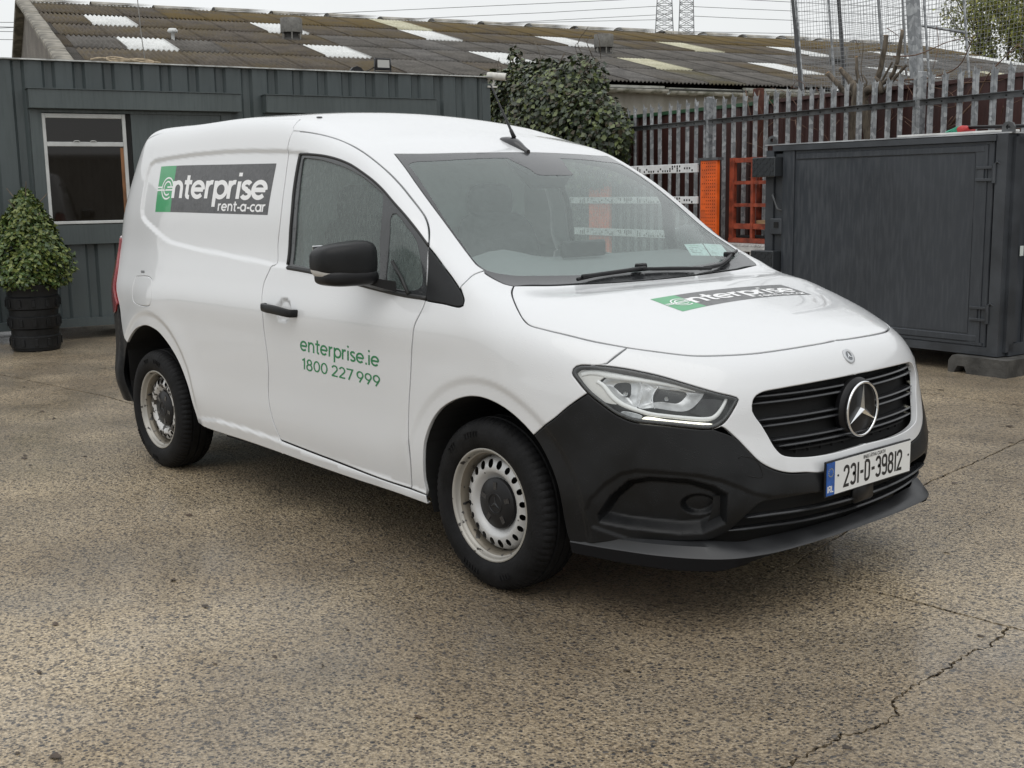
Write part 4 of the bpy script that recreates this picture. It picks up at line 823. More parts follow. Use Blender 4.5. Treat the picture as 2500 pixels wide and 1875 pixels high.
# ---------------------------------------------------------------- headlights
HD=(-.72,.69,-.06)
hseg=[hd[0:16],hd[15:18],hd[17:23],hd[22:33],hd[32:]+[hd[0]]]
hc=[hd[:17],hd[16:]+[hd[0]]]
M['lampblack']=material('lamp_black',(.012,.012,.013),.2);M['bowl']=material('reflector_bowl',(.62,.63,.64),.12,1)
M['guide']=material('light_guide',(.85,.86,.85),.3,0,.6);M['lampsilver']=material('lamp_silver',(.74,.75,.76),.25,.45,.3,var=.18,vscale=25);M['drl']=material('daytime_lamp_lit',(.9,.88,.75),.4,emit=((1,.97,.82),1.1))
M['turnlens']=material('lamp_side_lens',(.70,.69,.66),.3,0,1)
def poly_on(name,pts,mat,parent,off,mirror=False,grid=.03,D=None,gap=0,skirt=.008,step=.008):
    return panel(name,[pts+[pts[0]]],HD,mat,parent,gap=gap,grid=grid,off=off,skirt=skirt,mirror=mirror,bevel=.0008,step=step,D=D)
hous,hous2=panel('headlight',[hd+[hd[0]]],HD,M['lampblack'],van,gap=-.004,grid=.02,off=-.045,skirt=0,D=None)
def bordered(off,w_,name,mat,par,mir):
    # ring band between the outline and an inner contour
    O=dedupe(smooth(hd+[hd[0]],.01));d_,u,v=chart(HD);uv=np.stack([O@u,O@v],1)
    if area(uv)<0:uv=uv[::-1];O=O[::-1]
    cz=O[:,2];i2=inset(uv,np.interp(cz,[.68,.72,.8,.87],[.014,.010,.010,.012])*w_)
    P=np.outer(i2[:,0],u)+np.outer(i2[:,1],v)+np.outer((O@d_),d_);return O,onF(P,d_,.1)
O_,I_=bordered(0,1,'',None,None,None)
nO=gradF(O_);nI=gradF(I_)
def ring3(name,rings,mat,par,mir,closed=True):
    n=len(rings[0]);V=np.concatenate(rings);Fc=[]
    for k in range(len(rings)-1):
        for j in range(n):Fc.append((k*n+j,k*n+(j+1)%n,(k+1)*n+(j+1)%n,(k+1)*n+j))
    a=mesh_obj(name,V,Fc,mat,par,True);b=mesh_obj(name,V*[1,-1,1],[f[::-1] for f in Fc],mat,mir,True);return a,b
ring3('bezel',[O_-nO*.006,O_-nO*.001,I_-nI*.0005,I_-nI*.02,I_-nI*.045],M['lampblack'],hous,hous2)
def pairpoly(name,pts,mat,off,**k):
    return panel(name,[pts+[pts[0]]],HD,mat,hous,gap=0,grid=.02,off=off,skirt=.010,mirror=hous2,bevel=.0015,step=.008,**k)
pairpoly('corner_reflector',T_('chromecorner'),M['turnlens'],-.014)
d_h,u_h,v_h=chart(HD)
def bowl(pts,name,depth,cx):
    P=dedupe(smooth(pts+[pts[0]],.01));S=onF(P,d_h,.1);n=gradF(S);c_=S.mean(0);rings=[]
    for t,dp in((1,.018),(.85,.030),(.65,.040),(.4,.046),(.15,.048)):
        rings.append((S-n*0)*t+c_*(1-t)+d_h*dp)
    ring3(name,rings,M['lampsilver'],hous,hous2);return c_
bowl(T_('bowl1'),'reflector',.04,0);bowl(T_('bowl2'),'reflector',.04,0)
pairpoly('mask',T_('darkpiece'),M['lampblack'],-.012)
def strip(name,pts,w_,off,mat,h=.008):
    S=onF(smooth(pts,.008),d_h,.1);n=gradF(S);t=np.gradient(S,axis=0);t/=np.linalg.norm(t,axis=1,keepdims=True);s=np.cross(n,t)
    w_=np.interp(np.linspace(0,1,len(S)),np.linspace(0,1,len(w_)),w_)[:,None];r=[S-s*w_/2-n*(-off+h),S-s*w_/2-n*(-off),S-s*w_*.2+n*(off+.002),S+s*w_*.2+n*(off+.002),S+s*w_/2-n*(-off),S+s*w_/2-n*(-off+h)]
    k=len(S);V=np.concatenate(r);Fc=[(a*k+j,a*k+j+1,(a+1)*k+j+1,(a+1)*k+j) for a in range(5) for j in range(k-1)]
    mesh_obj(name,V,Fc,mat,hous,True);mesh_obj(name,V*[1,-1,1],[f[::-1] for f in Fc],mat,hous2,True)
strip('light_guide',T_('strip_u'),[.008,.014,.013,.012,.012,.014,.016,.012],-.012,M['guide'])
strip('light_guide',T_('strip_t'),[.016,.022,.016,.011,.010,.009,.008],-.013,M['guide'])
strip('reflector_edge',T_('arc'),[.003,.004,.003],-.012,M['chrome'])
a=np.array(T_('drl')[0]);b=np.array(T_('drl')[4]);
drlo=T_('drl');
pairpoly('daytime_lamp',drlo,M['drl'],-.010)
pairpoly('indicator',T_('turn'),M['satin'],-.010)
for i in range(13):
    t=(i+.7)/13.5;p0=np.array(drlo[1])*(1-t)+np.array(drlo[4])*t;p1=np.array(drlo[8])*(1-t)+np.array(drlo[6])*t
    strip('lamp_rib',[tuple(p0*.9+p1*.1),tuple(p1*.8+p0*.2)],[.0012,.0012],-.0085,M['guide'],.002)
for q in T_('bulbs'):
    S=onF([q],d_h,.1)[0]
    for sg,par in((1,hous),(-1,hous2)):
        c_=(S+d_h*.038)*[1,sg,1];mb=MB();dd=d_h*[1,sg,1]
        mb.tube([c_,c_-dd*.016],.0065,12);mb.tube([c_-dd*.016,c_-dd*.020],[.0075,.005],12);mb.build('bulb',M['satin'],par,auto=30)
panel('lens_cover',[hd+[hd[0]]],HD,M['lens'],hous,gap=.002,grid=.025,off=.0015,skirt=.004,mirror=hous2)
# ---------------------------------------------------------------- wheels
M['steel']=None
def rusty(name,amt,base=(.50,.49,.47),alt=(.36,.32,.25)):
    m=material(name,base,.34,.35,0);N=m.node_tree;b=N.nodes['Principled BSDF'];t=N.nodes.new('ShaderNodeTexCoord')
    n=N.nodes.new('ShaderNodeTexNoise');n.inputs['Scale'].default_value=34;n.inputs['Detail'].default_value=5;N.links.new(t.outputs['Object'],n.inputs['Vector'])
    r=N.nodes.new('ShaderNodeMapRange');r.inputs[1].default_value=amt;r.inputs[2].default_value=amt+.02;N.links.new(n.outputs['Fac'],r.inputs[0])
    n2=N.nodes.new('ShaderNodeTexNoise');n2.inputs['Scale'].default_value=7;N.links.new(t.outputs['Object'],n2.inputs['Vector'])
    c1=N.nodes.new('ShaderNodeMix');c1.data_type='RGBA';c1.inputs[6].default_value=(*base,1);c1.inputs[7].default_value=(*alt,1);N.links.new(n2.outputs['Fac'],c1.inputs[0])
    c2=N.nodes.new('ShaderNodeMix');c2.data_type='RGBA';c2.inputs[7].default_value=(.03,.026,.022,1);N.links.new(r.outputs[0],c2.inputs[0]);N.links.new(c1.outputs[2],c2.inputs[6]);N.links.new(c2.outputs[2],b.inputs['Base Color'])
    mr=N.nodes.new('ShaderNodeMapRange');mr.inputs[3].default_value=.35;mr.inputs[4].default_value=0;N.links.new(r.outputs[0],mr.inputs[0]);N.links.new(mr.outputs[0],b.inputs['Metallic'])
    return m
steelF=rusty('steel_wheel_paint',.665,(.56,.565,.57),(.47,.465,.45));steelR=rusty('steel_wheel_paint_flaking',.50,(.62,.62,.62),(.50,.49,.47));steelD=rusty('steel_rim_dirty',.64,(.42,.41,.385),(.29,.27,.23))
RT=.3165
barrelD=rusty('steel_barrel_brown',.60,(.20,.18,.145),(.13,.11,.085))  # barrel browner and darker than the rim flange
def wheel(sgn):
    """wheel centred on the origin, outer face towards y=-1*sgn"""
    w_=empty('wheel')
    o=MB();n=216;prof=[(.205,-.078),(.212,-.088),(.225,-.096),(.250,-.101),(.268,-.100),(.285,-.094),(.298,-.088),(.306,-.078)]
    tread=[(.313,-.066),(.316,-.046),(.309,-.044),(.309,-.036),(.3165,-.034),(.3170,-.004),(.310,-.002),(.310,.006)]
    full=prof+tread;full=full+[(r,-h) for r,h in full[::-1]]
    V=[];k=len(full)
    for i in range(n):
        a=2*math.pi*i/n;nt_=i%3==0
        for j,(r,h) in enumerate(full):
            rr_=r
            if nt_ and (6<=j<=9 or k-10<=j<=k-7):rr_=r-.0045
            V.append((rr_*math.cos(a),h*sgn,rr_*math.sin(a)))
    o.add(V,[(i*k+t,((i+1)%n)*k+t,((i+1)%n)*k+t+1,i*k+t+1) for i in range(n) for t in range(k-1)])
    # raised sidewall bars standing for the moulded lettering
    for a0,cnt in((1.75,5),(2.3,3),(4.2,6),(5.0,4)):
        for i in range(cnt):
            a=a0+i*.062;c0=(.262*math.cos(a),-.1012*sgn,.262*math.sin(a));ax=((math.cos(a),0,math.sin(a)),(0,1,0),(-math.sin(a),0,math.cos(a)))
            o.box(c0,(.020,.0045,.005),ax=ax);o.box((c0[0]+.008*math.cos(a),c0[1],c0[2]+.008*math.sin(a)),(.004,.0045,.012),ax=ax)
    o.build('tyre',M['rubber'],w_,auto=30)
    r=MB();r.revolve([(h_[0],h_[1]*sgn) for h_ in((.2075,-.082),(.2085,-.087),(.205,-.0885),(.200,-.086),(.196,-.078),(.194,-.066),(.189,-.063))],ax='y',n=64)
    rim=r.build('rim',steelD,w_,auto=50)
    r=MB();r.revolve([(h_[0],h_[1]*sgn) for h_ in((.1892,-.063),(.184,-.060),(.180,-.046),(.176,-.02),(.174,.06))],ax='y',n=64);r.build('rim_barrel',barrelD,w_,auto=50)
    # perforated disc
    def hgt(q):
        return np.interp(q,[0,.06,.094,.104,.118,.128,.140,.162,.170,.176],[-.026,-.028,-.032,-.040,-.054,-.057,-.055,-.046,-.034,-.018])*sgn
    hol=[]
    nh=20
    for i in range(nh):
        a=2*math.pi*(i+.5)/nh;s_=1.0 if (i//4)%2 else .82
        hol.append([(.1475*math.cos(a)+.0165*s_*math.cos(t)*math.cos(a)-.0134*s_*math.sin(t)*math.sin(a),.1475*math.sin(a)+.0165*s_*math.cos(t)*math.sin(a)+.0134*s_*math.sin(t)*math.cos(a)) for t in np.linspace(0,2*math.pi,13)[:-1]])
    pts=[];ed=[];b=0
    for lo in [[(.1755*math.cos(t),.1755*math.sin(t)) for t in np.linspace(0,2*math.pi,97)[:-1]]]+hol:
        pts+=lo;ed+=[(b+j,b+(j+1)%len(lo)) for j in range(len(lo))];b+=len(lo)
    for rr_,cn in((.05,24),(.085,36),(.094,44),(.099,48),(.104,52),(.111,56),(.118,60),(.124,60),(.1295,64),(.1655,84),(.170,90)):
        pts+=[(rr_*math.cos(t),rr_*math.sin(t)) for t in np.linspace(0,2*math.pi,cn+1)[:-1]]
    pts.append((0,0))
    R_=delaunay_2d_cdt([Vector(q) for q in pts],ed,[],0,1e-6);V2=np.array([q[:] for q in R_[0]]);F2=np.array([list(f) for f in R_[2]]);cc=V2[F2].mean(1)
    k_=np.hypot(cc[:,0],cc[:,1])<.1755
    for h in hol:k_&=~inpoly(cc,h)
    rad=np.hypot(V2[:,0],V2[:,1]);V3=[(x,float(hgt(q)),y) for (x,y),q in zip(V2,rad)]
    disc=mesh_obj('wheel_disc',V3,F2[k_].tolist(),steelF,w_,True)
    hb=MB();hb.revolve([(.0,.03*sgn),(.176,.03*sgn)],ax='y',n=32);hb.build('brake_shield',M['dark'],w_)
    cb=MB();cb.revolve([(.094,-.030*sgn),(.094,-.046*sgn),(.089,-.051*sgn),(.040,-.0555*sgn),(.038,-.058*sgn),(.034,-.058*sgn),(.032,-.055*sgn),(0,-.055*sgn)],ax='y',n=40)
    cap=cb.build('hub_cap',M['black'],w_,auto=40)
    for i in range(5):
        a=math.pi/2+i*2*math.pi/5;ax=((math.cos(a),0,math.sin(a)),(0,1,0),(-math.sin(a),0,math.cos(a)));q=MB()
        q.box((.066*math.cos(a),-.0525*sgn,.066*math.sin(a)),(.028,.005,.018),ax=ax);q.build('bolt_recess',M['gloss'],cap)
    V,Fc=star_mesh((0,0,0),.031,.006,.003);V=[(v[1],-.056*sgn-v[0]*sgn,v[2]) for v in V];mesh_obj('cap_star',V,Fc,M['slat'],cap)
    # valve
    q=MB();q.tube([(-.178,-.03*sgn,-.03),(-.172,-.062*sgn,-.032)],.004,8);q.build('valve',M['black'],w_,True)
    return w_
def rsub(o,mat):
    for c_ in o.children:
        if c_.name.startswith('wheel_disc'):c_.material_slots[0].link='OBJECT';c_.material_slots[0].material=mat
w1=wheel(1);w1.parent=van;w1.location=(.0,-.800,RT-.002)
def cp(wr,loc,rot=0,mat=None):
    n=wr.copy();COL.objects.link(n);n.parent=van;n.location=loc;n.rotation_euler=(0,rot,0)
    for ch in wr.children:
        c_=ch.copy();COL.objects.link(c_);c_.parent=n
        for g in ch.children:
            q=g.copy();COL.objects.link(q);q.parent=c_
    if mat:rsub(n,mat)
    return n
w2=cp(w1,(-2.716,-.800,RT-.002),.5,steelR);w2['label']='rear wheel with flaking silver paint'
w3=wheel(-1);w3.parent=van;w3.location=(0,.800,RT-.002);cp(w3,(-2.716,.800,RT-.002),1.1)
# wheel arch liners
def liner(pts,yin,name):
    P=np.array(pts);n=len(P)
    for sg in(1,-1):
        V=[(p[0],(p[1]+.012)*sg,p[2]) for p in P]+[(p[0],-yin*sg,p[2]) for p in P]
        Fc=[(i,i+1,n+i+1,n+i) for i in range(n-1)]+[tuple(range(n,2*n))]
        mesh_obj(name,V,Fc,M['dark'],van)
fap=[(-.335,-.89,.22)]+[tuple(q) for q in smooth(fa[:25],.03)];rap=[(-3.10,-.85,.25),(-3.13,-.86,.42)]+[tuple(q) for q in smooth(ra[1:],.03)]
liner(fap,.50,'front_wheel_arch_liner');liner(rap,.50,'rear_wheel_arch_liner')
mb=MB();mb.box((-1.25,0,.265),(4.1,.98,.17));mb.box((-1.29,0,.29),(1.86,1.50,.14));mb.box((.55,0,.26),(.36,1.10,.12));mb.box((-2.9,0,.30),(1.2,1.0,.16));mb.build('underbody',M['dark'],van)  # boxes hang low to keep light off the ground below the van
# ---------------------------------------------------------------- rear lamp, rear bumper, tailgate
TD=(.72,.69,0)
tl=TLE+[(-3.20,-.855,.80),(-3.38,-.76,.79),(-3.44,-.68,.85),(-3.44,-.66,1.0),(-3.43,-.65,1.13),(-3.40,-.66,1.21)]
panel('tail_lamp',[tl[0:6],tl[5:8],tl[7:]+[tl[0]]],TD,M['taillight'],van,grid=.025,off=.012,skirt=.03,gap=.002)
rbp=[TLE[-1],(-3.132,-.873,.741),(-3.09,-.876,.66),ra[2],ra[1],(-3.130,-.865,.48),(-3.12,-.86,.38),(-3.09,-.852,.300)]
rbo=[rbp,[rbp[-1],(-3.3,-.74,.30),(-3.42,-.62,.30)],[(-3.42,-.62,.30),(-3.45,-.62,.78)],[(-3.45,-.62,.78),(-3.38,-.76,.785),(-3.20,-.858,.797),rbp[0]]]
def Drb(P):
    z=P[:,2];return .022*np.exp(-((z-.44)/.13)**2)*sst((-3.10-P[:,0])/.12)+.008*sst((-3.12-P[:,0])/.06)
panel('rear_bumper',rbo,TD,M['plastic'],van,grid=.025,off=.0,skirt=.03,D=Drb)
tgo=[rb,[rb[-1]]+rear_pts[:-1]+[(-3.40,-.70,1.24)],[(-3.40,-.70,1.24)]+tl[-1:-5:-1]+[(-3.44,-.68,.80)],[(-3.44,-.68,.80),(-3.5,0,.80)],[(-3.5,0,.80),(-3.5,0,1.2),rb[0]]]
panel('tailgate',tgo,(.85,.4,-.3),M['white'],van,grid=.04,merge=True,skirt=.01,gap=0)
panel('rear_bumper_centre',[[(-3.45,-.62,.30),(-3.45,-.62,.79)],[(-3.45,-.62,.79),(-3.5,0,.79)],[(-3.5,0,.79),(-3.5,0,.30)],[(-3.5,0,.30),(-3.45,-.62,.30)]],(.9,.35,0),M['plastic'],van,grid=.05,merge=True,gap=0)
# ---------------------------------------------------------------- mirrors
def superbox(c,h,e,nu=28,nv=18,fn=None):
    V=[];Fc=[]
    def sp(v,p):return math.copysign(abs(v)**p,v)
    for j in range(nv+1):
        ph=-math.pi/2+math.pi*j/nv
        for i in range(nu):
            th=2*math.pi*i/nu
            p=[h[0]*sp(math.cos(ph),e[1])*sp(math.cos(th),e[0]),h[1]*sp(math.cos(ph),e[1])*sp(math.sin(th),e[0]),h[2]*sp(math.sin(ph),e[1])]
            if fn:p=fn(p)
            V.append((p[0]+c[0],p[1]+c[1],p[2]+c[2]))
    for j in range(nv):
        for i in range(nu):Fc.append((j*nu+i,j*nu+(i+1)%nu,(j+1)*nu+(i+1)%nu,(j+1)*nu+i))
    return V,Fc
MC=(-.635,-1.035,1.178)
def mfn(p):
    x,y,z=p
    t=(-y+.1)/.2                               # 0 inner .. 1 outer
    z=z*(1-(.26 if z>0 else .14)*t)+(.003 if z>0 else 0)-.004*t
    if z<0:z*=1.0
    if x>0:x*=(1-.25*t*t)
    x-=.035*t*t
    return (x,y,z)
for sg,par in((1,door),(-1,door2)):
    V,Fc=superbox((0,0,0),(.087,.115,.080),(.60,.58),fn=mfn)
    V=[(v[0]+MC[0],(v[1]+MC[1])*sg,v[2]+MC[2]) for v in V]
    mm_=MB();mm_.add(V,Fc if sg==1 else [f[::-1] for f in Fc])
    hs_=mm_.build('mirror_housing',M['plastic'],par,True)
    # lower cap: darker tray under the housing
    V,Fc=superbox((0,0,0),(.087,.108,.034),(.5,.6),fn=lambda p:(p[0]*(1-.2*(-p[1]+.1)/.2)-.03*((-p[1]+.1)/.2)**2,p[1],p[2]))
    V=[(v[0]+MC[0]+.002,(v[1]+MC[1]+.004)*sg,v[2]+MC[2]-.062) for v in V]
    mm_=MB();mm_.add(V,Fc);mm_.build('mirror_base',M['black'],hs_,True)
    # indicator set in the outer front edge
    V=[];na,nb_=12,5;sp=lambda v,p:math.copysign(abs(v)**p,v)
    for a in range(na+1):
        th=math.radians(-18-a/na*84)
        for b in range(nb_+1):
            top=-10-16*(1-a/na);ph=math.radians(-38+(top+38)*b/nb_)
            q=mfn([.089*sp(math.cos(ph),.58)*sp(math.cos(th),.6),.117*sp(math.cos(ph),.58)*sp(math.sin(th),.6),.081*sp(math.sin(ph),.58)])
            V.append((q[0]+MC[0]+.001,(q[1]+MC[1])*sg,q[2]+MC[2]))
    n6=nb_+1
    mm_=MB();mm_.add(V,[(a*n6+b,a*n6+b+1,(a+1)*n6+b+1,(a+1)*n6+b) for a in range(na) for b in range(nb_)]);mm_.build('mirror_indicator',M['turn'],hs_,True)
    # glass at the back
    mm_=MB();mm_.box((MC[0]-.088-.012,MC[1]*sg,MC[2]),(.004,.17,.115),bev=.002);mm_.build('mirror_glass',M['chrome'],hs_)
    # arm to the door
    mm_=MB();V=[]
    P=[(-.625,-.965,1.100),(-.585,-.935,1.088),(-.545,-.905,1.078)]
    for p,hh,dd in zip(P,(.030,.034,.040),(.085,.085,.095)):
        for a,b in((-1,-1),(1,-1),(1,1),(-1,1)):V.append((p[0]+a*dd/2,p[1]*sg,p[2]+b*hh/2))
    mm_.add(V,[(i*4+j,i*4+(j+1)%4,(i+1)*4+(j+1)%4,(i+1)*4+j) for i in range(2) for j in range(4)]+[(0,1,2,3),(8,9,10,11)]);mm_.build('mirror_arm',M['black'],hs_,auto=60)
    # triangular foot on the window line
    P=onF([(-.575,-.85,1.165),(-.50,-.86,1.105),(-.435,-.88,1.050)],chart(SD)[0],.2);mm_=MB();mm_.tube([(p[0],(p[1]-.004)*sg,p[2]) for p in P],.008,6);mm_.build('mirror_foot',M['rubberlip'],hs_,True)
# ---------------------------------------------------------------- door handle
    hp=[(-1.452,-.928,.945),(-1.43,-.955,.946),(-1.38,-.968,.945),(-1.30,-.972,.943),(-1.23,-.968,.937),(-1.20,-.958,.933),(-1.192,-.925,.931)]
    P=smooth(hp,.01);V=[];k=len(P)
    for i,p in enumerate(P):
        hh=.0165+.003*math.sin(math.pi*i/(k-1));
        t=P[min(i+1,k-1)]-P[max(i-1,0)];t/=np.linalg.norm(t);out_=np.array([t[1],-t[0],0]);out_/=np.linalg.norm(out_)
        if out_[1]>0:out_=-out_
        for a in np.linspace(0,2*math.pi,13)[:-1]:
            q=p+out_*.0095*math.copysign(abs(math.cos(a))**.6,math.cos(a))+np.array([0,0,1])*hh*math.copysign(abs(math.sin(a))**.6,math.sin(a));V.append((q[0],q[1]*sg,q[2]))
    mm_=MB();mm_.add(V,[(i*12+j,i*12+(j+1)%12,(i+1)*12+(j+1)%12,(i+1)*12+j) for i in range(k-1) for j in range(12)]);mm_.build('door_handle',M['plastic'],par,True)
# ---------------------------------------------------------------- aerial
ab=onF([(-.815,0,1.65)],(0,0,-1),.3)[0];ab2=onF([(-.905,0,1.65)],(0,0,-1),.3)[0];ab1=onF([(-.735,0,1.65)],(0,0,-1),.3)[0]
fx=(ab1-ab2);Lb=np.linalg.norm(fx);fx/=Lb;up=np.cross([0,1,0],fx)*-1
if up[2]<0:up=-up
V=[];rings=[]
for t,hw,hh in((0,.018,.006),(.03,.026,.016),(.2,.034,.028),(.45,.031,.036),(.62,.027,.030),(.8,.020,.022),(.97,.013,.018),(1.0,.008,.004)):
    c_=ab2+fx*Lb*t-up*.004
    for a in np.linspace(0,math.pi,9):V.append(c_+np.array([0,1,0])*hw*math.cos(a)*(1 if True else 0)+up*hh*math.sin(a)**.8)
mm_=MB();mm_.add(V,[(i*9+j,i*9+j+1,(i+1)*9+j+1,(i+1)*9+j) for i in range(7) for j in range(8)]+[tuple(range(9)),tuple(63+j for j in range(9))]);aer=mm_.build('aerial_base',M['gloss'],van,auto=35)
tip=np.array([-.985,.0,1.905]);rt=ab2+fx*Lb*.38+up*.03
mm_=MB();mm_.tube([rt,rt+(tip-rt)*.14,rt+(tip-rt)*.15,rt+(tip-rt)*.45,rt+(tip-rt)*.47,tip],[.010,.008,.006,.005,.004,.0035],8);mm_.build('aerial_rod',M['black'],aer,True)
for x,y in((-1.53,-.56),(-1.5,.56)):
    q=onF([(x,y,1.8)],(0,0,-1),.3)[0];mm_=MB();mm_.revolve([(.014,0),(.013,.004),(0,.005)],(q[0],q[1],q[2]),'z',12);mm_.build('roof_plug',M['gloss'],van)
# roof strips (raised edge of the load-bay roof panel)
# ---------------------------------------------------------------- wipers
def wip(path,name,blade):
    P=onF(path,(0,0,-1),.3);nn=gradF(P);P=P+nn*blade[1]
    P=smooth([tuple(q) for q in P],.03)
    mm_=MB();mm_.tube(P,blade[0],6);return mm_.build(name,M['black'],van,True)
a1=wip([(-.020,-.415,1.1),(-.040,-.25,1.1),(-.045,-.03,1.1),(-.040,.15,1.1),(-.028,.28,1.1)],'wiper_blade',(.007,.012))
wip([(-.012,-.40,1.1),(-.020,-.28,1.1),(-.030,-.13,1.1),(-.038,-.03,1.1)],'wiper_arm',(.009,.026))
wip([(-.034,-.05,1.1),(-.020,.1,1.1),(-.005,.25,1.1),(.01,.33,1.1)],'wiper_arm',(.008,.024))
wip([(-.018,.30,1.1),(-.040,.45,1.1),(-.09,.58,1.1),(-.145,.70,1.1)],'wiper_blade',(.007,.012))
wip([(.0,.30,1.1),(-.02,.42,1.1),(-.06,.52,1.1),(-.10,.60,1.1)],'wiper_arm',(.009,.024))
for x,y in((-.045,-.03),(-.090,.585)):
    q=onF([(x,y,1.1)],(0,0,-1),.3)[0];mm_=MB();mm_.box((q[0],q[1],q[2]+.024),(.03,.05,.022),bev=.005);mm_.build('wiper_clip',M['black'],van)
# ---------------------------------------------------------------- cab interior
mm_=MB();ys=np.linspace(-.74,.74,20);V=[]
prof=[(-.14,1.075),(-.22,1.10),(-.34,1.135),(-.50,1.15),(-.62,1.12),(-.68,1.02),(-.66,.8),(-.55,.5)]
for y in ys:
    for x,z in prof:
        hood=.045*math.exp(-((y+.37)/.16)**2)*(1 if -.65<x<-.35 else .2);V.append((x-.05*(1-(y/.74)**2)*0+.03*(-abs(y)),y,z+hood*(1 if z>1 else 0)))
k=len(prof);mm_.add(V,[(i*k+j,i*k+j+1,(i+1)*k+j+1,(i+1)*k+j) for i in range(19) for j in range(k-1)]);mm_.build('dashboard',M['interior'],van,True)
mm_=MB();mm_.box((-.42,.02,1.185),(.03,.26,.07),bev=.01);mm_.build('dash_screen',M['black'],van,auto=40)
sw=empty('steering_wheel',(-.80,-.37,1.02),parent=van)
mm_=MB();c_=np.array([0,0,0.]);uu=np.array([0,1,0.]);vv=np.array([-.42,0,.9])
mm_.tube([uu*.185*math.cos(a)+vv*.185*math.sin(a) for a in np.linspace(0,2*math.pi,41)],.015,8,closed=True);mm_.build('wheel_rim',M['black'],sw,True)
mm_=MB();mm_.box((0,0,0),(.05,.16,.10),bev=.02);mm_.box((.0,0,0),(.02,.36,.035));mm_.tube([(0,0,0),(.2,0,-.08)],.03,8);mm_.build('wheel_hub',M['black'],sw,auto=40)
def seat(y,name='seat'):
    s_=empty(name,(-1.1,y,.55),parent=van)
    V,Fc=superbox((0,0,.10),(.27,.25,.09),(.4,.5),16,10);mm_=MB();mm_.add(V,Fc);mm_.build('seat_cushion',M['seat'],s_,True)
    V,Fc=superbox((-.27,0,.45),(.075,.24,.33),(.4,.5),16,10,fn=lambda p:(p[0]-.25*p[2],p[1],p[2]));mm_=MB();mm_.add(V,Fc);mm_.build('seat_back',M['seat'],s_,True)
    V,Fc=superbox((-.37,0,.83),(.05,.13,.09),(.5,.6),16,10);mm_=MB();mm_.add(V,Fc);mm_.tube([(-.36,-.06,.7),(-.36,-.06,.84)],.008,6);mm_.tube([(-.36,.06,.7),(-.36,.06,.84)],.008,6);mm_.build('headrest',M['seat'],s_,True)
seat(-.38);seat(.40)
mm_=MB();mm_.box((-1.53,0,1.00),(.02,1.36,1.20));mm_.build('bulkhead',material('bulkhead_panel',(.34,.37,.36),.7,var=.1,vscale=2),van)
mm_=MB();mm_.box((-.9,0,.45),(1.4,1.5,.06));mm_.build('cab_floor',M['dark'],van)
# rear-view mirror and sensor housing behind the glass
mm_=MB();V=[(-.60,-.13,1.500),(-.60,.13,1.500),(-.71,.17,1.570),(-.71,-.17,1.570),(-.62,-.10,1.44),(-.62,.10,1.44),(-.74,.12,1.54),(-.74,-.12,1.54)]
mm_.add(V,[(0,1,2,3),(4,7,6,5),(0,4,5,1),(1,5,6,2),(2,6,7,3),(3,7,4,0)]);mm_.build('sensor_housing',M['black'],van)
# papers in the windscreen corner
M['paper']=material('permit_paper',(.55,.68,.66),.6,var=.18,vscale=70)
st_=np.array(TR['stick']);
for a,b in((0,.47),(.5,1.0)):
    A=st_[0]*(1-a)+st_[2]*a;B_=st_[0]*(1-b)+st_[2]*b;C_=st_[5]*(1-a)+st_[3]*a;D_=st_[5]*(1-b)+st_[3]*b
    P=onF(np.array([A,B_,D_,C_]),chart(WD)[0],.1);P-=gradF(P)*.012
    pp=mesh_obj('permit_paper',P,[(0,1,2,3)],M['paper'],van)
    for i in range(5):
        t=.15+i*.15;l0=P[0]*(1-t)+P[3]*t;l1=P[1]*(1-t)+P[2]*t;q0=l0*.88+l1*.12;q1=l0*(.3+.1*(i%3))+l1*(.7-.1*(i%3));nn=gradF(P)[0]*.001;dv=(P[3]-P[0])*.03
        mesh_obj('printed_line',[q0+nn,q1+nn,q1+dv+nn,q0+dv+nn],[(0,1,2,3)],M['dgreen'] if i==0 else M['seat'],pp)
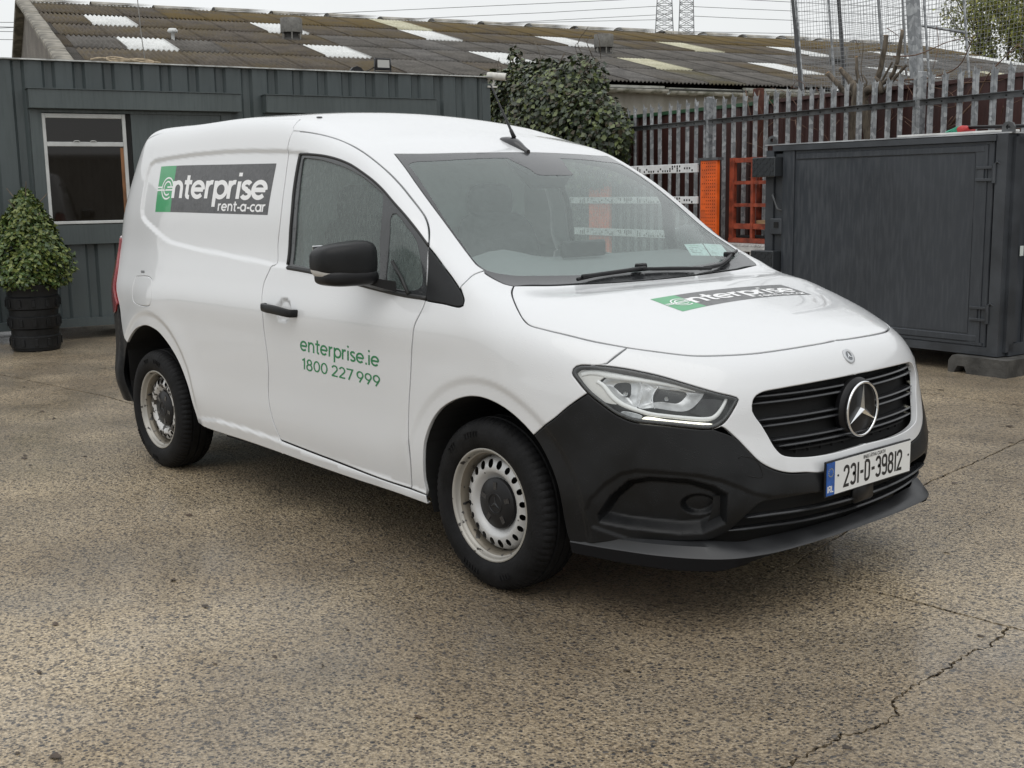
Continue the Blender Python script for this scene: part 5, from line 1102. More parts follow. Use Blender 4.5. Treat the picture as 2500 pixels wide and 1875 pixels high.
# ================================================================ YARD
def ground_material():
    m=bpy.data.materials.new('exposed_aggregate_concrete');m.use_nodes=True;N=m.node_tree;b=N.nodes['Principled BSDF'];A=N.nodes.new;K=N.links.new
    t=A('ShaderNodeTexCoord');V=t.outputs['Object']
    def noise(s,d=4,r=.55,vec=None):
        n=A('ShaderNodeTexNoise');n.inputs['Scale'].default_value=s;n.inputs['Detail'].default_value=d;n.inputs['Roughness'].default_value=r;K(vec or V,n.inputs['Vector']);return n
    def mr(src,a,b_,c_=0,d=1):
        q=A('ShaderNodeMapRange');q.inputs[1].default_value=a;q.inputs[2].default_value=b_;q.inputs[3].default_value=c_;q.inputs[4].default_value=d;K(src,q.inputs[0]);return q.outputs[0]
    def mixc(f,a,b_):
        q=A('ShaderNodeMix');q.data_type='RGBA'
        if isinstance(f,float):q.inputs[0].default_value=f
        else:K(f,q.inputs[0])
        for i,c_ in((6,a),(7,b_)):
            if isinstance(c_,tuple):q.inputs[i].default_value=(*c_,1)
            else:K(c_,q.inputs[i])
        return q.outputs[2]
    def mul(a,b_):
        q=A('ShaderNodeMath');q.operation='MULTIPLY';K(a,q.inputs[0]);K(b_,q.inputs[1]);return q.outputs[0]
    wob=noise(35,2);wv=A('ShaderNodeVectorMath');wv.operation='SCALE';wv.inputs['Scale'].default_value=.012;K(wob.outputs['Color'],wv.inputs[0])
    ad=A('ShaderNodeVectorMath');K(V,ad.inputs[0]);K(wv.outputs[0],ad.inputs[1]);VV=ad.outputs[0]
    v1=A('ShaderNodeTexVoronoi');v1.inputs['Scale'].default_value=88;v1.inputs['Randomness'].default_value=1;K(VV,v1.inputs['Vector'])
    v2=A('ShaderNodeTexVoronoi');v2.inputs['Scale'].default_value=46;K(VV,v2.inputs['Vector'])
    v3=A('ShaderNodeTexVoronoi');v3.inputs['Scale'].default_value=210;K(VV,v3.inputs['Vector'])
    big=noise(.55,5,.6);mid=noise(3.2,5,.6);fine=noise(90,3,.6)
    cement=mixc(mr(mid.outputs['Fac'],.3,.7),(.225,.172,.106),(.37,.29,.182))
    cement=mixc(mr(fine.outputs['Fac'],.42,.62),cement,(.62,.50,.335))
    cement=mixc(mr(noise(38,3,.7).outputs['Fac'],.36,.48),(.075,.056,.038),cement)
    cement=mixc(mr(big.outputs['Fac'],.38,.62,0,.55),cement,(.155,.135,.110))
    s1=A('ShaderNodeSeparateColor');K(v1.outputs['Color'],s1.inputs[0]);s2=A('ShaderNodeSeparateColor');K(v2.outputs['Color'],s2.inputs[0])
    st1=mul(mr(v1.outputs['Distance'],.42,.34),mr(s1.outputs[0],.42,.48));c1=mixc(s1.outputs[1],(.022,.021,.022),(.12,.10,.08))
    st2=mul(mr(v2.outputs['Distance'],.36,.30),mr(s2.outputs[0],.78,.80));c2=mixc(s2.outputs[1],(.018,.018,.020),(.09,.08,.07))
    s3=A('ShaderNodeSeparateColor');K(v3.outputs['Color'],s3.inputs[0]);st3=mul(mr(v3.outputs['Distance'],.4,.3),mr(s3.outputs[0],.62,.66));c3_=mixc(s3.outputs[1],(.035,.03,.026),(.60,.53,.42))
    col=mixc(st3,cement,c3_);col=mixc(st1,col,c1);damp=noise(.42,5,.65);dk=A('ShaderNodeMix');dk.data_type='RGBA';dk.blend_type='MULTIPLY';K(mr(damp.outputs['Fac'],.44,.60,0,.85),dk.inputs[0]);K(col,dk.inputs[6]);dk.inputs[7].default_value=(.60,.57,.54,1);col=dk.outputs[2];col=mixc(st2,col,c2)
    sp=mul(mr(v1.outputs['Distance'],.2,.15),mr(s1.outputs[2],.985,.99));col=mixc(sp,col,(.6,.58,.52))
    K(col,b.inputs['Base Color'])
    wet=noise(1.5,6,.65);rr_=mr(wet.outputs['Fac'],.36,.62,.30,.55);K(rr_,b.inputs['Roughness'])
    b.inputs['Specular IOR Level'].default_value=.5;b.inputs['Coat Weight'].default_value=.0
    cw=mr(wet.outputs['Fac'],.64,.36,.10,.75);K(cw,b.inputs['Coat Weight']);b.inputs['Coat Roughness'].default_value=.20;b.inputs['Coat IOR'].default_value=1.46
    h=A('ShaderNodeMath');h.operation='ADD';K(mr(v1.outputs['Distance'],0,.6,1,0),h.inputs[0]);h2=A('ShaderNodeMath');h2.operation='ADD';K(h.outputs[0],h2.inputs[0]);K(mr(v2.outputs['Distance'],0,.6,.8,0),h2.inputs[1])
    h3=A('ShaderNodeMath');h3.operation='ADD';K(h2.outputs[0],h3.inputs[0]);K(fine.outputs['Fac'],h3.inputs[1]);K(noise(6,4).outputs['Fac'],h.inputs[1])
    bp=A('ShaderNodeBump');bp.inputs['Strength'].default_value=.75;bp.inputs['Distance'].default_value=.006;K(h3.outputs[0],bp.inputs['Height']);K(bp.outputs[0],b.inputs['Normal'])
    return m
M['ground']=ground_material()
M['joint']=material('joint_dirt',(.022,.019,.016),.6,var=.4,vscale=30,bump=.4)
# the yard: slabs separated by open joints, cracks cut right through
def jag(P,amp,step,seed):
    r=random.Random(seed);out=[];P=[Vector(p) for p in P]
    for a,b in zip(P[:-1],P[1:]):
        n=max(1,int((b-a).length/step));d=(b-a).normalized();nn=Vector((-d.y,d.x))
        for i in range(n):
            t=i/n;out.append(a.lerp(b,t)+nn*r.uniform(-amp,amp)*(0 if i==0 and a==P[0] else 1))
    out.append(P[-1]);return out
J1=[(-30,-1.6),(-12.0,-.9),(-5.14,-.175),(-4.66,-.18),(-1,-.03),(.655,.057),(.852,.079),(1.077,.091),(1.276,.091),(1.466,.096),(1.52,.10),(3.5,.16),(9,.4),(16,.7)]
J2=[(1.0,-.0+.085),(.62,.5),(.40,1.0),(.298,1.663),(.256,2.17),(.174,2.896),(.02,3.94)]
J2=[(.298,1.663),(.256,2.17),(.174,2.896),(.06,3.94),(-.1,6.5),(-.9,40)]
J3=[(-30,3.3),(-12,3.6),(-4,3.86),(-1.019,3.932),(-.667,3.946),(-.31,3.944),(.06,3.94),(3,3.97),(9,4.1),(16,4.2)]
CR=[(1.466,.096),(1.498,-.103),(1.477,-.203),(1.492,-.338),(1.494,-.569),(1.507,-.686),(1.561,-.753),(1.567,-.864),(1.529,-.962),(1.527,-1.11),(1.533,-1.214),(1.50,-1.45),(1.56,-1.9)]
CF=[(.815,.878),(.768,1.308),(.708,1.793)]
J2b=[(.612,.02),(.50,.6),(.36,1.2),(.298,1.663)]
def channel(path,w0,w1,seed,step=.02,amp=.006):
    c_=jag(path,amp,step,seed);r=random.Random(seed+1);L_,R_=[],[]
    for i,p in enumerate(c_):
        a=c_[max(i-1,0)];b=c_[min(i+1,len(c_)-1)];d=(b-a).normalized();nn=Vector((-d.y,d.x));ww=r.uniform(w0,w1)
        if i in(0,len(c_)-1) and w1<.0125:ww=.0015
        L_.append(p+nn*ww/2);R_.append(p-nn*ww/2)
    return L_+R_[::-1]
yard=empty('yard_ground');tag(yard,kind='structure')
cuts=[channel(J1,.010,.018,1,.06,.004),channel(J2b+J2[1:],.006,.014,2,.05,.006),channel(J3,.008,.016,3,.08,.005),channel(CR,.002,.014,4,.013,.008),channel(CF,.001,.004,5,.02,.006),
      channel([(2.02,.83),(1.45,1.9),(1.1,2.6)],.002,.005,6,.05,.01)]
B0=(-30,-14,16,40);ext=[(B0[0],B0[1]),(B0[2],B0[1]),(B0[2],B0[3]),(B0[0],B0[3])]
pts=[Vector(p) for p in ext];ed=[(0,1),(1,2),(2,3),(3,0)]
for cpoly in cuts:
    b=len(pts);pts+=cpoly;ed+=[(b+i,b+(i+1)%len(cpoly)) for i in range(len(cpoly))]
for gx in np.arange(-12,8,.5):
    for gy in np.arange(-6,10,.5):pts.append(Vector((gx+.01,gy+.013)))
R_=delaunay_2d_cdt(pts,ed,[],0,1e-5);V2=np.array([q[:] for q in R_[0]]);F2=np.array([list(f) for f in R_[2]]);cc=V2[F2].mean(1);kk=np.ones(len(cc),bool)
for cpoly in cuts:kk&=~inpoly(cc,[tuple(p) for p in cpoly])
F2=F2[kk]
def uneven(x,y):return .0
V3=[(x,y,0) for x,y in V2]
# side walls of the joints
ec={}
for f in F2:
    for a,b in((f[0],f[1]),(f[1],f[2]),(f[2],f[0])):ec.setdefault((min(a,b),max(a,b)),[]).append((a,b))
Fg=[list(map(int,f)) for f in F2];nv=len(V3);low={}
for v in ec.values():
    if len(v)==1:
        a,b=map(int,v[0])
        for i in(a,b):
            if i not in low:low[i]=len(V3);V3.append((V3[i][0],V3[i][1],-.03))
        Fg.append([b,a,low[a],low[b]])
# split into slabs (connected pieces between the joints)
par=list(range(len(V3)))
def find(a):
    while par[a]!=a:par[a]=par[par[a]];a=par[a]
    return a
for f in Fg:
    for a in f[1:]:
        x,y=find(a),find(f[0])
        if x!=y:par[x]=y
grp={}
for f in Fg:grp.setdefault(find(f[0]),[]).append(f)
for g in sorted(grp.values(),key=len,reverse=True):
    ids=sorted(set(i for f in g for i in f));mp={q:i for i,q in enumerate(ids)}
    mesh_obj('concrete_slab',[V3[i] for i in ids],[[mp[i] for i in f] for f in g],M['ground'],yard)
print('slabs',[len(g) for g in grp.values()])
jo=mesh_obj('joint_bottom',[(-30,-14,-.022),(16,-14,-.022),(16,40,-.022),(-30,40,-.022)],[(0,1,2,3)],M['joint'],yard)
far=mesh_obj('far_ground',[(-700,-700,-.06),(700,-700,-.06),(700,700,-.06),(-700,700,-.06)],[(0,1,2,3)],material('far_earth',(.09,.085,.06),.9,var=.3,vscale=.1));tag(far,kind='structure')

# leaf litter and grit scattered over the slabs
V=[];Fc=[];r=random.Random(5)
for i in range(420):
    x=r.uniform(-7,2.3);y=r.uniform(-3.4,4.5)
    if -3.4<x<.9 and -.8<y<.8:continue
    s_=r.choice([.006,.008,.010,.014,.022,.03])*r.uniform(.7,1.2);a=r.uniform(0,6.28);k=len(V);n=r.choice([4,5,6]);z=.0015
    for j in range(n):
        t=a+2*math.pi*j/n;q=s_*r.uniform(.5,1.1);V.append((x+q*math.cos(t),y+q*.6*math.sin(t),z+r.uniform(0,.002 if s_<.012 else .007)))
    V.append((x,y,z+.004));Fc+=[(k+j,k+(j+1)%n,k+n) for j in range(n)]
lit=mesh_obj('leaf_litter',V,Fc,material('dead_leaf',(.05,.034,.022),.5,var=.6,vscale=3));tag(lit,'small dead leaves and grit scattered on the yard','leaf litter',kind='stuff')
# ================================================================ OFFICE CABIN
def framed(name,P0,ux,label,cat,kind=None,group=None):
    e_=empty(name,(P0[0],P0[1],0),math.atan2(ux[1],ux[0]));tag(e_,label,cat,group,kind);return e_
def streaky(name,base,rough,dirty,amt=.5,sc=(5,5,.8)):
    m=material(name,base,rough);N=m.node_tree;b=N.nodes['Principled BSDF'];t=N.nodes.new('ShaderNodeTexCoord')
    def nz(s,stretch,d=4):
        mp=N.nodes.new('ShaderNodeMapping');mp.inputs['Scale'].default_value=stretch;N.links.new(t.outputs['Object'],mp.inputs[0])
        n=N.nodes.new('ShaderNodeTexNoise');n.inputs['Scale'].default_value=s;n.inputs['Detail'].default_value=d;N.links.new(mp.outputs[0],n.inputs['Vector']);return n
    n1=nz(4,sc);n2=nz(1.2,(1,1,1));r=N.nodes.new('ShaderNodeMapRange');r.inputs[1].default_value=.45;r.inputs[2].default_value=.72;r.inputs[4].default_value=amt;N.links.new(n1.outputs['Fac'],r.inputs[0])
    c=N.nodes.new('ShaderNodeMix');c.data_type='RGBA';c.inputs[6].default_value=(*base,1);c.inputs[7].default_value=(*dirty,1);N.links.new(r.outputs[0],c.inputs[0])
    c2=N.nodes.new('ShaderNodeMix');c2.data_type='RGBA';c2.blend_type='MULTIPLY';c2.inputs[0].default_value=.5;N.links.new(c.outputs[2],c2.inputs[6])
    r2=N.nodes.new('ShaderNodeMapRange');r2.inputs[1].default_value=.3;r2.inputs[2].default_value=.7;r2.inputs[3].default_value=.6;r2.inputs[4].default_value=1.25;N.links.new(n2.outputs['Fac'],r2.inputs[0]);N.links.new(r2.outputs[0],c2.inputs[7]);N.links.new(c2.outputs[2],b.inputs['Base Color'])
    r3=N.nodes.new('ShaderNodeMapRange');r3.inputs[1].default_value=.4;r3.inputs[2].default_value=.7;r3.inputs[3].default_value=rough-.12;r3.inputs[4].default_value=rough+.15;N.links.new(n1.outputs['Fac'],r3.inputs[0]);N.links.new(r3.outputs[0],b.inputs['Roughness'])
    return m
M['cabin']=streaky('cabin_grey_paint',(.064,.079,.081),.42,(.048,.060,.062),.45,(7,7,.7))
M['cabin2']=streaky('cabin_trim_paint',(.072,.088,.089),.40,(.044,.055,.057),.5,(16,16,.9))
M['white_edge']=material('worn_white_edge',(.45,.46,.45),.5,var=.35,vscale=9)
M['alu']=material('window_frame_white',(.50,.51,.50),.4,var=.1,vscale=6)
M['pane']=material('dark_window_pane',(.010,.008,.006),.03,0,0,spec=.45)
M['timber']=material('timber',(.22,.10,.04),.6,var=.3,vscale=5,stretch=(3,3,1))
cabin=framed('office_cabin',(-9.04,0),(.2008,.9796),'dark green-grey steel office cabin with a window behind the van','cabin')
S1=5.965;S0=-3.2
def wall_profile(s0,s1,pitch,ph,dep,slope,rec):
    """(s,depth) points of a trapezoidal wall"""
    P=[(s0,0)];k=math.floor((s0-ph)/pitch)
    while True:
        a=ph+k*pitch
        for s,d in((a,0),(a+slope,dep),(a+slope+rec,dep),(a+2*slope+rec,0)):
            if s0<s<s1:P.append((s,d))
        k+=1
        if a>s1:break
    P.append((s1,0));return P
pr=wall_profile(S0,S1-.11,.286,.642,.036,.028,.070)
mb=MB();n=len(pr)
mb.add([(s,d,z) for z in(.21,2.768) for s,d in pr],[(i,i+1,n+i+1,n+i) for i in range(n-1)])
mb.build('corrugated_wall',M['cabin'],cabin)
mb=MB();mb.box((( S0+S1)/2,1.225,2.735),(S1-S0,2.35,.07));mb.box(((S0+S1)/2,.02,.172),(S1-S0,.12,.085));mb.box((S1-.055,.05,1.45),(.11,.12,2.5));mb.box((S1-.02,1.2,1.45),(.04,2.3,2.46));mb.box((S0+.02,1.2,1.45),(.04,2.3,2.46));mb.box(((S0+S1)/2,2.38,1.45),(S1-S0-.05,.04,2.46));mb.build('steel_frame',M['cabin'],cabin)
mb=MB();mb.box(((S0+S1)/2,1.19,2.777),(S1-S0+.03,2.46,.012));mb.build('roof_edge',M['white_edge'],cabin)
mb=MB();
for s in(-2.5,.2,3.0,5.7):mb.box((s,1.2,.06),(.25,2.2,.12))
mb.build('support_block',material('old_concrete',(.16,.155,.145),.8,var=.3,vscale=6),cabin)
# window surround: raised steel box with hood
def surround(s0,s1,win):
    o_=MB();d=.055
    o_.box(((s0+.05)+.005,-d/2,1.635),(.11,d,1.33));o_.box((s1-.055,-d/2,1.635),(.11,d,1.33));o_.box(((s0+s1)/2,-d/2,1.065),(s1-s0-.004,d+.004,.195));o_.box(((s0+s1)/2,-d/2,2.285),(s1-s0-.004,d+.004,.03))
    o_.box(((1.75+s1-.11)/2 if win else (s0+s1)/2,-.018,1.72),((s1-.11-1.72) if win else (s1-s0-.2),.034,1.1))
    a=o_.build('window_surround',M['cabin2'],cabin);a['label']='raised steel surround' 
    h=MB();h.box(((s0+s1)/2+.04,-.075,2.395),(s1-s0+.10,.15,.185),bev=.004);h.box(((s0+s1)/2+.04,-.078,2.492),(s1-s0+.12,.17,.008));h.build('hood',M['cabin2'],cabin)
surround(.777,2.79,True);surround(3.16,5.09,False)
wf=MB();s0,s1,z0,z1=.885,1.690,1.170,2.262
for (a,b,cc_,dd_) in((s0,s0+.035,z0,z1),(s1-.035,s1,z0,z1),(s0+.035,s1-.035,z0,z0+.03),(s0+.035,s1-.035,z1-.045,z1),(s0+.035,s1-.035,1.94,1.985)):
    wf.box(((a+b)/2,-.036,(cc_+dd_)/2),(b-a,.035,dd_-cc_),bev=.004)
win=wf.build('window',M['alu'],cabin)
for (a,b) in((1.205,1.94),(1.985,2.215)):
    p_=MB();p_.box(((s0+s1)/2,-.028,(a+b)/2),(s1-s0-.072,.006,b-a));p_.build('pane',M['pane'],win)
p_=MB();p_.box((1.722,-.02,1.72),(.05,.03,1.10));p_.build('reveal',M['dark'],cabin)
p_=MB();p_.box((1.640,-.0335,1.56),(.035,.004,.74));p_.build('timber_reveal',M['timber'],win)
for x in(1.20,1.36):
    p_=MB();p_.tube([(x-.03,-.058,1.988),(x-.015,-.066,1.995),(x+.015,-.066,1.995),(x+.03,-.058,1.988)],.005,6);p_.build('catch',M['alu'],win)
# things on the cabin roof
def local(root,pts):return pts
fl_=framed('floodlight',(-9.04+.2008*4.6,.9796*4.6),(.2008,.9796),'small black floodlight on the front edge of the cabin roof','floodlight')
fl_.location.z=2.783
mb=MB();mb.box((0,.04,.095),(.20,.05,.135),bev=.012);fb=mb.build('lamp_body',M['black'],fl_,auto=40)
mb=MB();mb.box((0,.013,.098),(.145,.006,.085));mb.build('lamp_glass',material('floodlight_glass',(.42,.42,.40),.25,.2),fl_)
mb=MB();mb.box((0,.04,.01),(.19,.04,.012));mb.box((-.10,.04,.05),(.006,.03,.08));mb.box((.10,.04,.05),(.006,.03,.08));mb.build('bracket',M['black'],fl_)
mb=MB();mb.tube([(-.1,.05,.06),(-.17,.06,.02),(-.24,.1,.002),(-.3,.3,0)],.006,6);mb.build('cable',M['black'],fl_,True)
jb=framed('junction_box',(-9.04+.2008*4.28,.9796*4.28),(.2008,.9796),'low black hump beside the floodlight on the cabin roof','box');jb.location.z=2.783
mb=MB();mb.prism([(-.09,0),(.09,0),(.05,.045),(0,.062),(-.05,.045)],(1,0,0),(0,0,1),(0,1,0),(0,.02,0),.05);mb.build('cover',M['black'],jb)
cam_=framed('security_camera',(-9.04+.2008*6.02,.9796*6.02),(.2008,.9796),'white bullet security camera on the right corner of the cabin','camera')
M['camwhite']=material('camera_white',(.55,.54,.50),.4,var=.15,vscale=20)
mb=MB();A=np.array([-.06,.05,2.80]);Bv=np.array([.115,-.10,2.775]);mb.tube([A,A+(Bv-A)*.05,Bv-(Bv-A)*.02,Bv],[.036,.043,.045,.045],16);cb_=mb.build('camera_body',M['camwhite'],cam_,auto=40)
dv=(Bv-A)/np.linalg.norm(Bv-A);mb=MB();mb.tube([Bv+dv*.001,Bv+dv*.004],[.036,.033],16);mb.build('camera_lens',M['gloss'],cam_)
mb=MB();mb.tube([(0,.0,2.76),(0,0,2.70),(-.03,0,2.67)],.012,8);mb.box((-.03,.0,2.665),(.13,.06,.02));mb.tube([(-.05,0,2.70),(-.045,-.02,2.68),(-.03,-.02,2.69),(-.02,0,2.71)],.006,6);mb.build('mount',M['camwhite'],cam_)
rp=BG['rope'];mb=MB();P=smooth([(s,.05+.05*math.sin(i*1.7),max(2.795,z)) for i,(s,z) in enumerate(rp)],.03);mb.tube(P,.008,6)
P=smooth([(1.72,.06,2.80),(1.85,.10,2.835),(2.0,.08,2.825),(2.05,.05,2.80),(1.9,.03,2.80),(1.75,.05,2.825),(1.68,.1,2.84),(1.62,.12,2.80)],.03);mb.tube(P,.008,6)
rope=mb.build('rope',material('rope_tan',(.36,.29,.20),.8,var=.3,vscale=30),None,True);rope.location=cabin.location;rope.rotation_euler=cabin.rotation_euler;tag(rope,'loose tan rope lying along the cabin roof edge above the window','rope')
# ================================================================ WAREHOUSE
RU=np.array([.285,.959,0]);PE=np.array([.959,-.285,0])
wh=framed('warehouse',(-28.963,8.057),(RU[0],RU[1]),'long grey warehouse with a mossy corrugated roof and translucent panels','warehouse')
wh.location.z=-.429;wh.scale=(1.3,1.3,1.3)
# local: x along the ridge, y=-perp (towards camera is -y)
PIT=math.radians(13.5);cp_,sp_=math.cos(PIT),math.sin(PIT);ZR_=5.3;TL=23.5
def rp_(t,s,lift=0):return (t,-(s*cp_+lift*sp_),ZR_-s*sp_+lift*cp_)
def sheetmat(name,lo,hi,moss,mt_,vs=2.2):
    m=material(name,lo,.88);N=m.node_tree;b=N.nodes['Principled BSDF'];g=N.nodes.new('ShaderNodeNewGeometry')
    def nz(s,d=5,r=.6):
        n=N.nodes.new('ShaderNodeTexNoise');n.inputs['Scale'].default_value=s;n.inputs['Detail'].default_value=d;n.inputs['Roughness'].default_value=r;N.links.new(g.outputs['Position'],n.inputs['Vector']);return n
    def mr(src,a,b_,c_=0,d=1):
        q=N.nodes.new('ShaderNodeMapRange');q.inputs[1].default_value=a;q.inputs[2].default_value=b_;q.inputs[3].default_value=c_;q.inputs[4].default_value=d;N.links.new(src,q.inputs[0]);return q.outputs[0]
    def mx(f,a,b_):
        q=N.nodes.new('ShaderNodeMix');q.data_type='RGBA';N.links.new(f,q.inputs[0])
        for i,c_ in((6,a),(7,b_)):
            if isinstance(c_,tuple):q.inputs[i].default_value=(*c_,1)
            else:N.links.new(c_,q.inputs[i])
        return q.outputs[2]
    col=mx(mr(nz(vs).outputs['Fac'],.35,.65),lo,hi);col=mx(mr(nz(26,4).outputs['Fac'],.52,.66,0,.6),col,tuple(c*.45 for c in lo))
    col=mx(mr(nz(.8,6,.7).outputs['Fac'],*mt_),col,moss);col=mx(mr(nz(60,3).outputs['Fac'],.6,.72,0,.5),col,(.30,.29,.25));N.links.new(col,b.inputs['Base Color']);return m
MS=[sheetmat('mossy_fibre_cement',(.06,.048,.036),(.11,.09,.062),(.115,.078,.022),(.36,.54,0,.9)),
    sheetmat('weathered_fibre_cement_brown',(.062,.051,.041),(.112,.094,.074),(.095,.070,.030),(.44,.60,0,.75)),
    sheetmat('weathered_fibre_cement',(.074,.068,.061),(.128,.118,.106),(.08,.065,.042),(.54,.68,0,.5)),
    sheetmat('weathered_fibre_cement_pale',(.085,.08,.076),(.15,.142,.133),(.09,.08,.06),(.56,.70,0,.4)),
    sheetmat('lichen_fibre_cement',(.065,.06,.048),(.13,.12,.095),(.095,.08,.036),(.45,.58,0,.7))]
SKY1=sheetmat('translucent_sheet_cream',(.42,.40,.28),(.58,.56,.43),(.25,.22,.14),(.58,.74,0,.7))
SKY2=sheetmat('translucent_sheet_white',(.62,.63,.62),(.74,.75,.74),(.35,.34,.30),(.62,.74,0,.6))
CW=.7725;NW=10;AMP=.015
def sheet_mesh(L_):
    V=[];nx=NW*6
    for k,s in enumerate((0,L_)):
        for i in range(nx+1):
            x=i/nx*(CW+.015);V.append((x,-s,AMP*math.cos(2*math.pi*i/6*1.0)))
    n=nx+1;Fc=[(i,i+1,n+i+1,n+i) for i in range(nx)]
    V+=[(v[0],v[1],v[2]-.016) for v in V[n:2*n]];Fc+=[(n+i,n+i+1,2*n+i+1,2*n+i) for i in range(nx)]
    me=bpy.data.meshes.new('roof_sheet');me.from_pydata(V,[],Fc);me.materials.append(MS[2]);me.polygons.foreach_set('use_smooth',np.ones(len(me.polygons),bool));me.update();return me
rowS=[.22,2.32,4.05,5.72,7.32];rowE=[2.38,4.12,5.79,7.39,9.12]
SKYC={(1,1),(3,1),(1,5),(3,5),(0,9),(1,9),(3,9),(1,13),(3,13),(1,17),(3,17),(1,21),(3,21),(1,25),(3,25),(1,29)}
ncol=int(TL/CW)
for rI in range(5):
    me=sheet_mesh(rowE[rI]-rowS[rI])
    for cI in range(-1,ncol):
        o=bpy.data.objects.new('roof_sheet',me);COL.objects.link(o);o.parent=wh
        t=cI*CW+(.12,.10,.18,.25,.25)[rI]-.02
        if cI<0:
            o.scale=(max(.05,(.12,.10,.18,.25,.25)[rI]-.02)/CW,1,1);t=0.0
        o.location=rp_(t,rowS[rI]-.34*max(0,1-max(t,0)/10),.012);o.rotation_euler=(PIT-.012,0,rng.uniform(-.002,.002))
        sky_=(rI,cI) in SKYC
        k=(0 if rI==0 else (1 if (rI==1 and rng.random()<.45) or cI<6 and rng.random()<.8 or rng.random()<.2 else rng.choice([2,2,3,2,4 if rI==4 else 2])))
        if rI==0 and cI<3:k=1
        m=MS[k]
        if sky_:
            m=SKY1 if (cI in(13,17) or rI==3) and rng.random()<.5 else SKY2;o['label']='pale translucent roof sheet'
            if (rI,cI)==(0,9):m=SKY1
        o.material_slots[0].link='OBJECT';o.material_slots[0].material=m
M['rooftrim']=material('lichened_cement',(.20,.185,.155),.9,var=.45,vscale=5,bump=.5,bscale=30)
for i in range(19):
    mb=MB();L_=TL/19
    prf=[(.25*math.cos(a)*1.0,.10*math.sin(a)) for a in np.linspace(-.35,math.pi+.35,11)]
    mb.add([(x,p[0],p[1]) for x in(0,L_+.03) for p in prf],[(j,j+1,12+j-1+0,11+j) for j in range(10)])
    o=mb.build('ridge_cap',M['rooftrim'],wh,True);o.location=(i*L_,0,ZR_-.03+rng.uniform(-.006,.006)+(.012 if i%2 else 0))
# verge along the left gable
for i in range(7):
    s=.05+i*1.28;mb=MB();mb.box((0,0,0),(.26,1.30,.09),bev=.02);o=mb.build('verge_capping',M['rooftrim'],wh);o.location=rp_(-.05,s+.64,.03+.012*(i%2));o.rotation_euler=(PIT,0,0)
    mb=MB();mb.box((0,0,0),(.26,1.30,.09),bev=.02);o=mb.build('verge_capping',M['rooftrim'],wh);q=rp_(-.05,s+.64,.03);o.location=(q[0],-q[1],q[2]);o.rotation_euler=(-PIT,0,0)
# gable wall panels and eaves wall
M['gable']=sheetmat('gable_fibre_cement',(.13,.115,.10),(.20,.18,.155),(.12,.10,.08),(.55,.7,0,.6),1.5)
w_=1.16
k=-8
while k<8:
    a=k*w_+.01;b_=(k+1)*w_-.01;za=ZR_-abs(a)*math.tan(PIT)-.07;zb=ZR_-abs(b_)*math.tan(PIT)-.07
    if abs(a)<9.0 and abs(b_)<9.0:
        mb=MB();mb.prism([(a,.3),(b_,.3),(b_,zb),(a,za)],(0,1,0),(0,0,1),(1,0,0),(.0,0,0),.03);mb.build('gable_panel',M['gable'],wh)
    k+=1
mb=MB();mb.box((TL/2,8.5,1.6),(TL,.2,3.2));mb.add([(0.06,8.9,3.15),(TL,8.9,3.15),(TL,0,ZR_-.03),(.06,0,ZR_-.03)],[(0,1,2,3)]);mb.add([(0.04,-8.7,0),(.04,8.7,0),(.04,8.7,3.1),(.04,0,5.2),(.04,-8.7,3.1)],[(0,1,2,3,4)]);mb.add([(TL-.05,-8.7,0),(TL-.05,8.7,0),(TL-.05,8.7,3.1),(TL-.05,0,5.2),(TL-.05,-8.7,3.1)],[(4,3,2,1,0)]);mb.build('rear_structure',M['gable'],wh)
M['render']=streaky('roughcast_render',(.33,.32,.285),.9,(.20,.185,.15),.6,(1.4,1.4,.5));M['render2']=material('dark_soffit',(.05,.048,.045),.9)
mb=MB();mb.box((TL/2,-8.72,1.52),(TL,.12,3.0));mb.build('eaves_wall',M['render'],wh)
for x in(2.6,7.2,11.8,16.4,21.0):
    mb=MB();mb.box((x,-8.80,1.55),(.28,.12,2.95));mb.build('pilaster',M['render'],wh)
M['gutter']=streaky('mossy_gutter',(.40,.40,.36),.8,(.07,.075,.04),.9,(2,2,2))
for i in range(15):
    mb=MB();L_=TL/15;pf=[(.075*math.cos(a),.06*math.sin(a)) for a in np.linspace(math.pi,2*math.pi,8)]
    mb.add([(x,p[0],p[1]) for x in(0.01,L_-.02) for p in pf],[(j,j+1,9+j,8+j) for j in range(7)]);mb.box((L_/2,.09,.0),(L_-.03,.03,.13))
    o=mb.build('gutter',M['gutter'],wh);o.location=(i*L_,-8.97,3.06+rng.uniform(-.015,.015));o.rotation_euler=(0,rng.uniform(-.006,.006),0)
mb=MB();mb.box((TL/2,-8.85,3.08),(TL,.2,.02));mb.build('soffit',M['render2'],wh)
M['vent']=sheetmat('galvanised_vent',(.16,.155,.145),(.25,.245,.23),(.13,.12,.10),(.5,.65,0,.7),6)
for t,s in((4.15,4.85),(10.4,5.15),(15.95,5.6)):
    v_=empty('roof_vent',rp_(t,s),0,wh)
    mb=MB();mb.revolve([(.0,.40),(.19,.385),(.195,.37),(.195,.14),(.19,.13)],n=20);mb.build('cowl',M['vent'],v_,auto=40)
    mb=MB();mb.revolve([(.13,-.05),(.13,.16)],n=16);mb.revolve([(.22,-.02),(.13,.05)],n=16);mb.build('neck',M['render2'],v_,True)
    mb=MB()
    for i in range(6):
        a=i*math.pi/3+.3;mb.box((.175*math.cos(a),.175*math.sin(a),.09),(.02,.02,.16))
    mb.build('stay',M['vent'],v_)
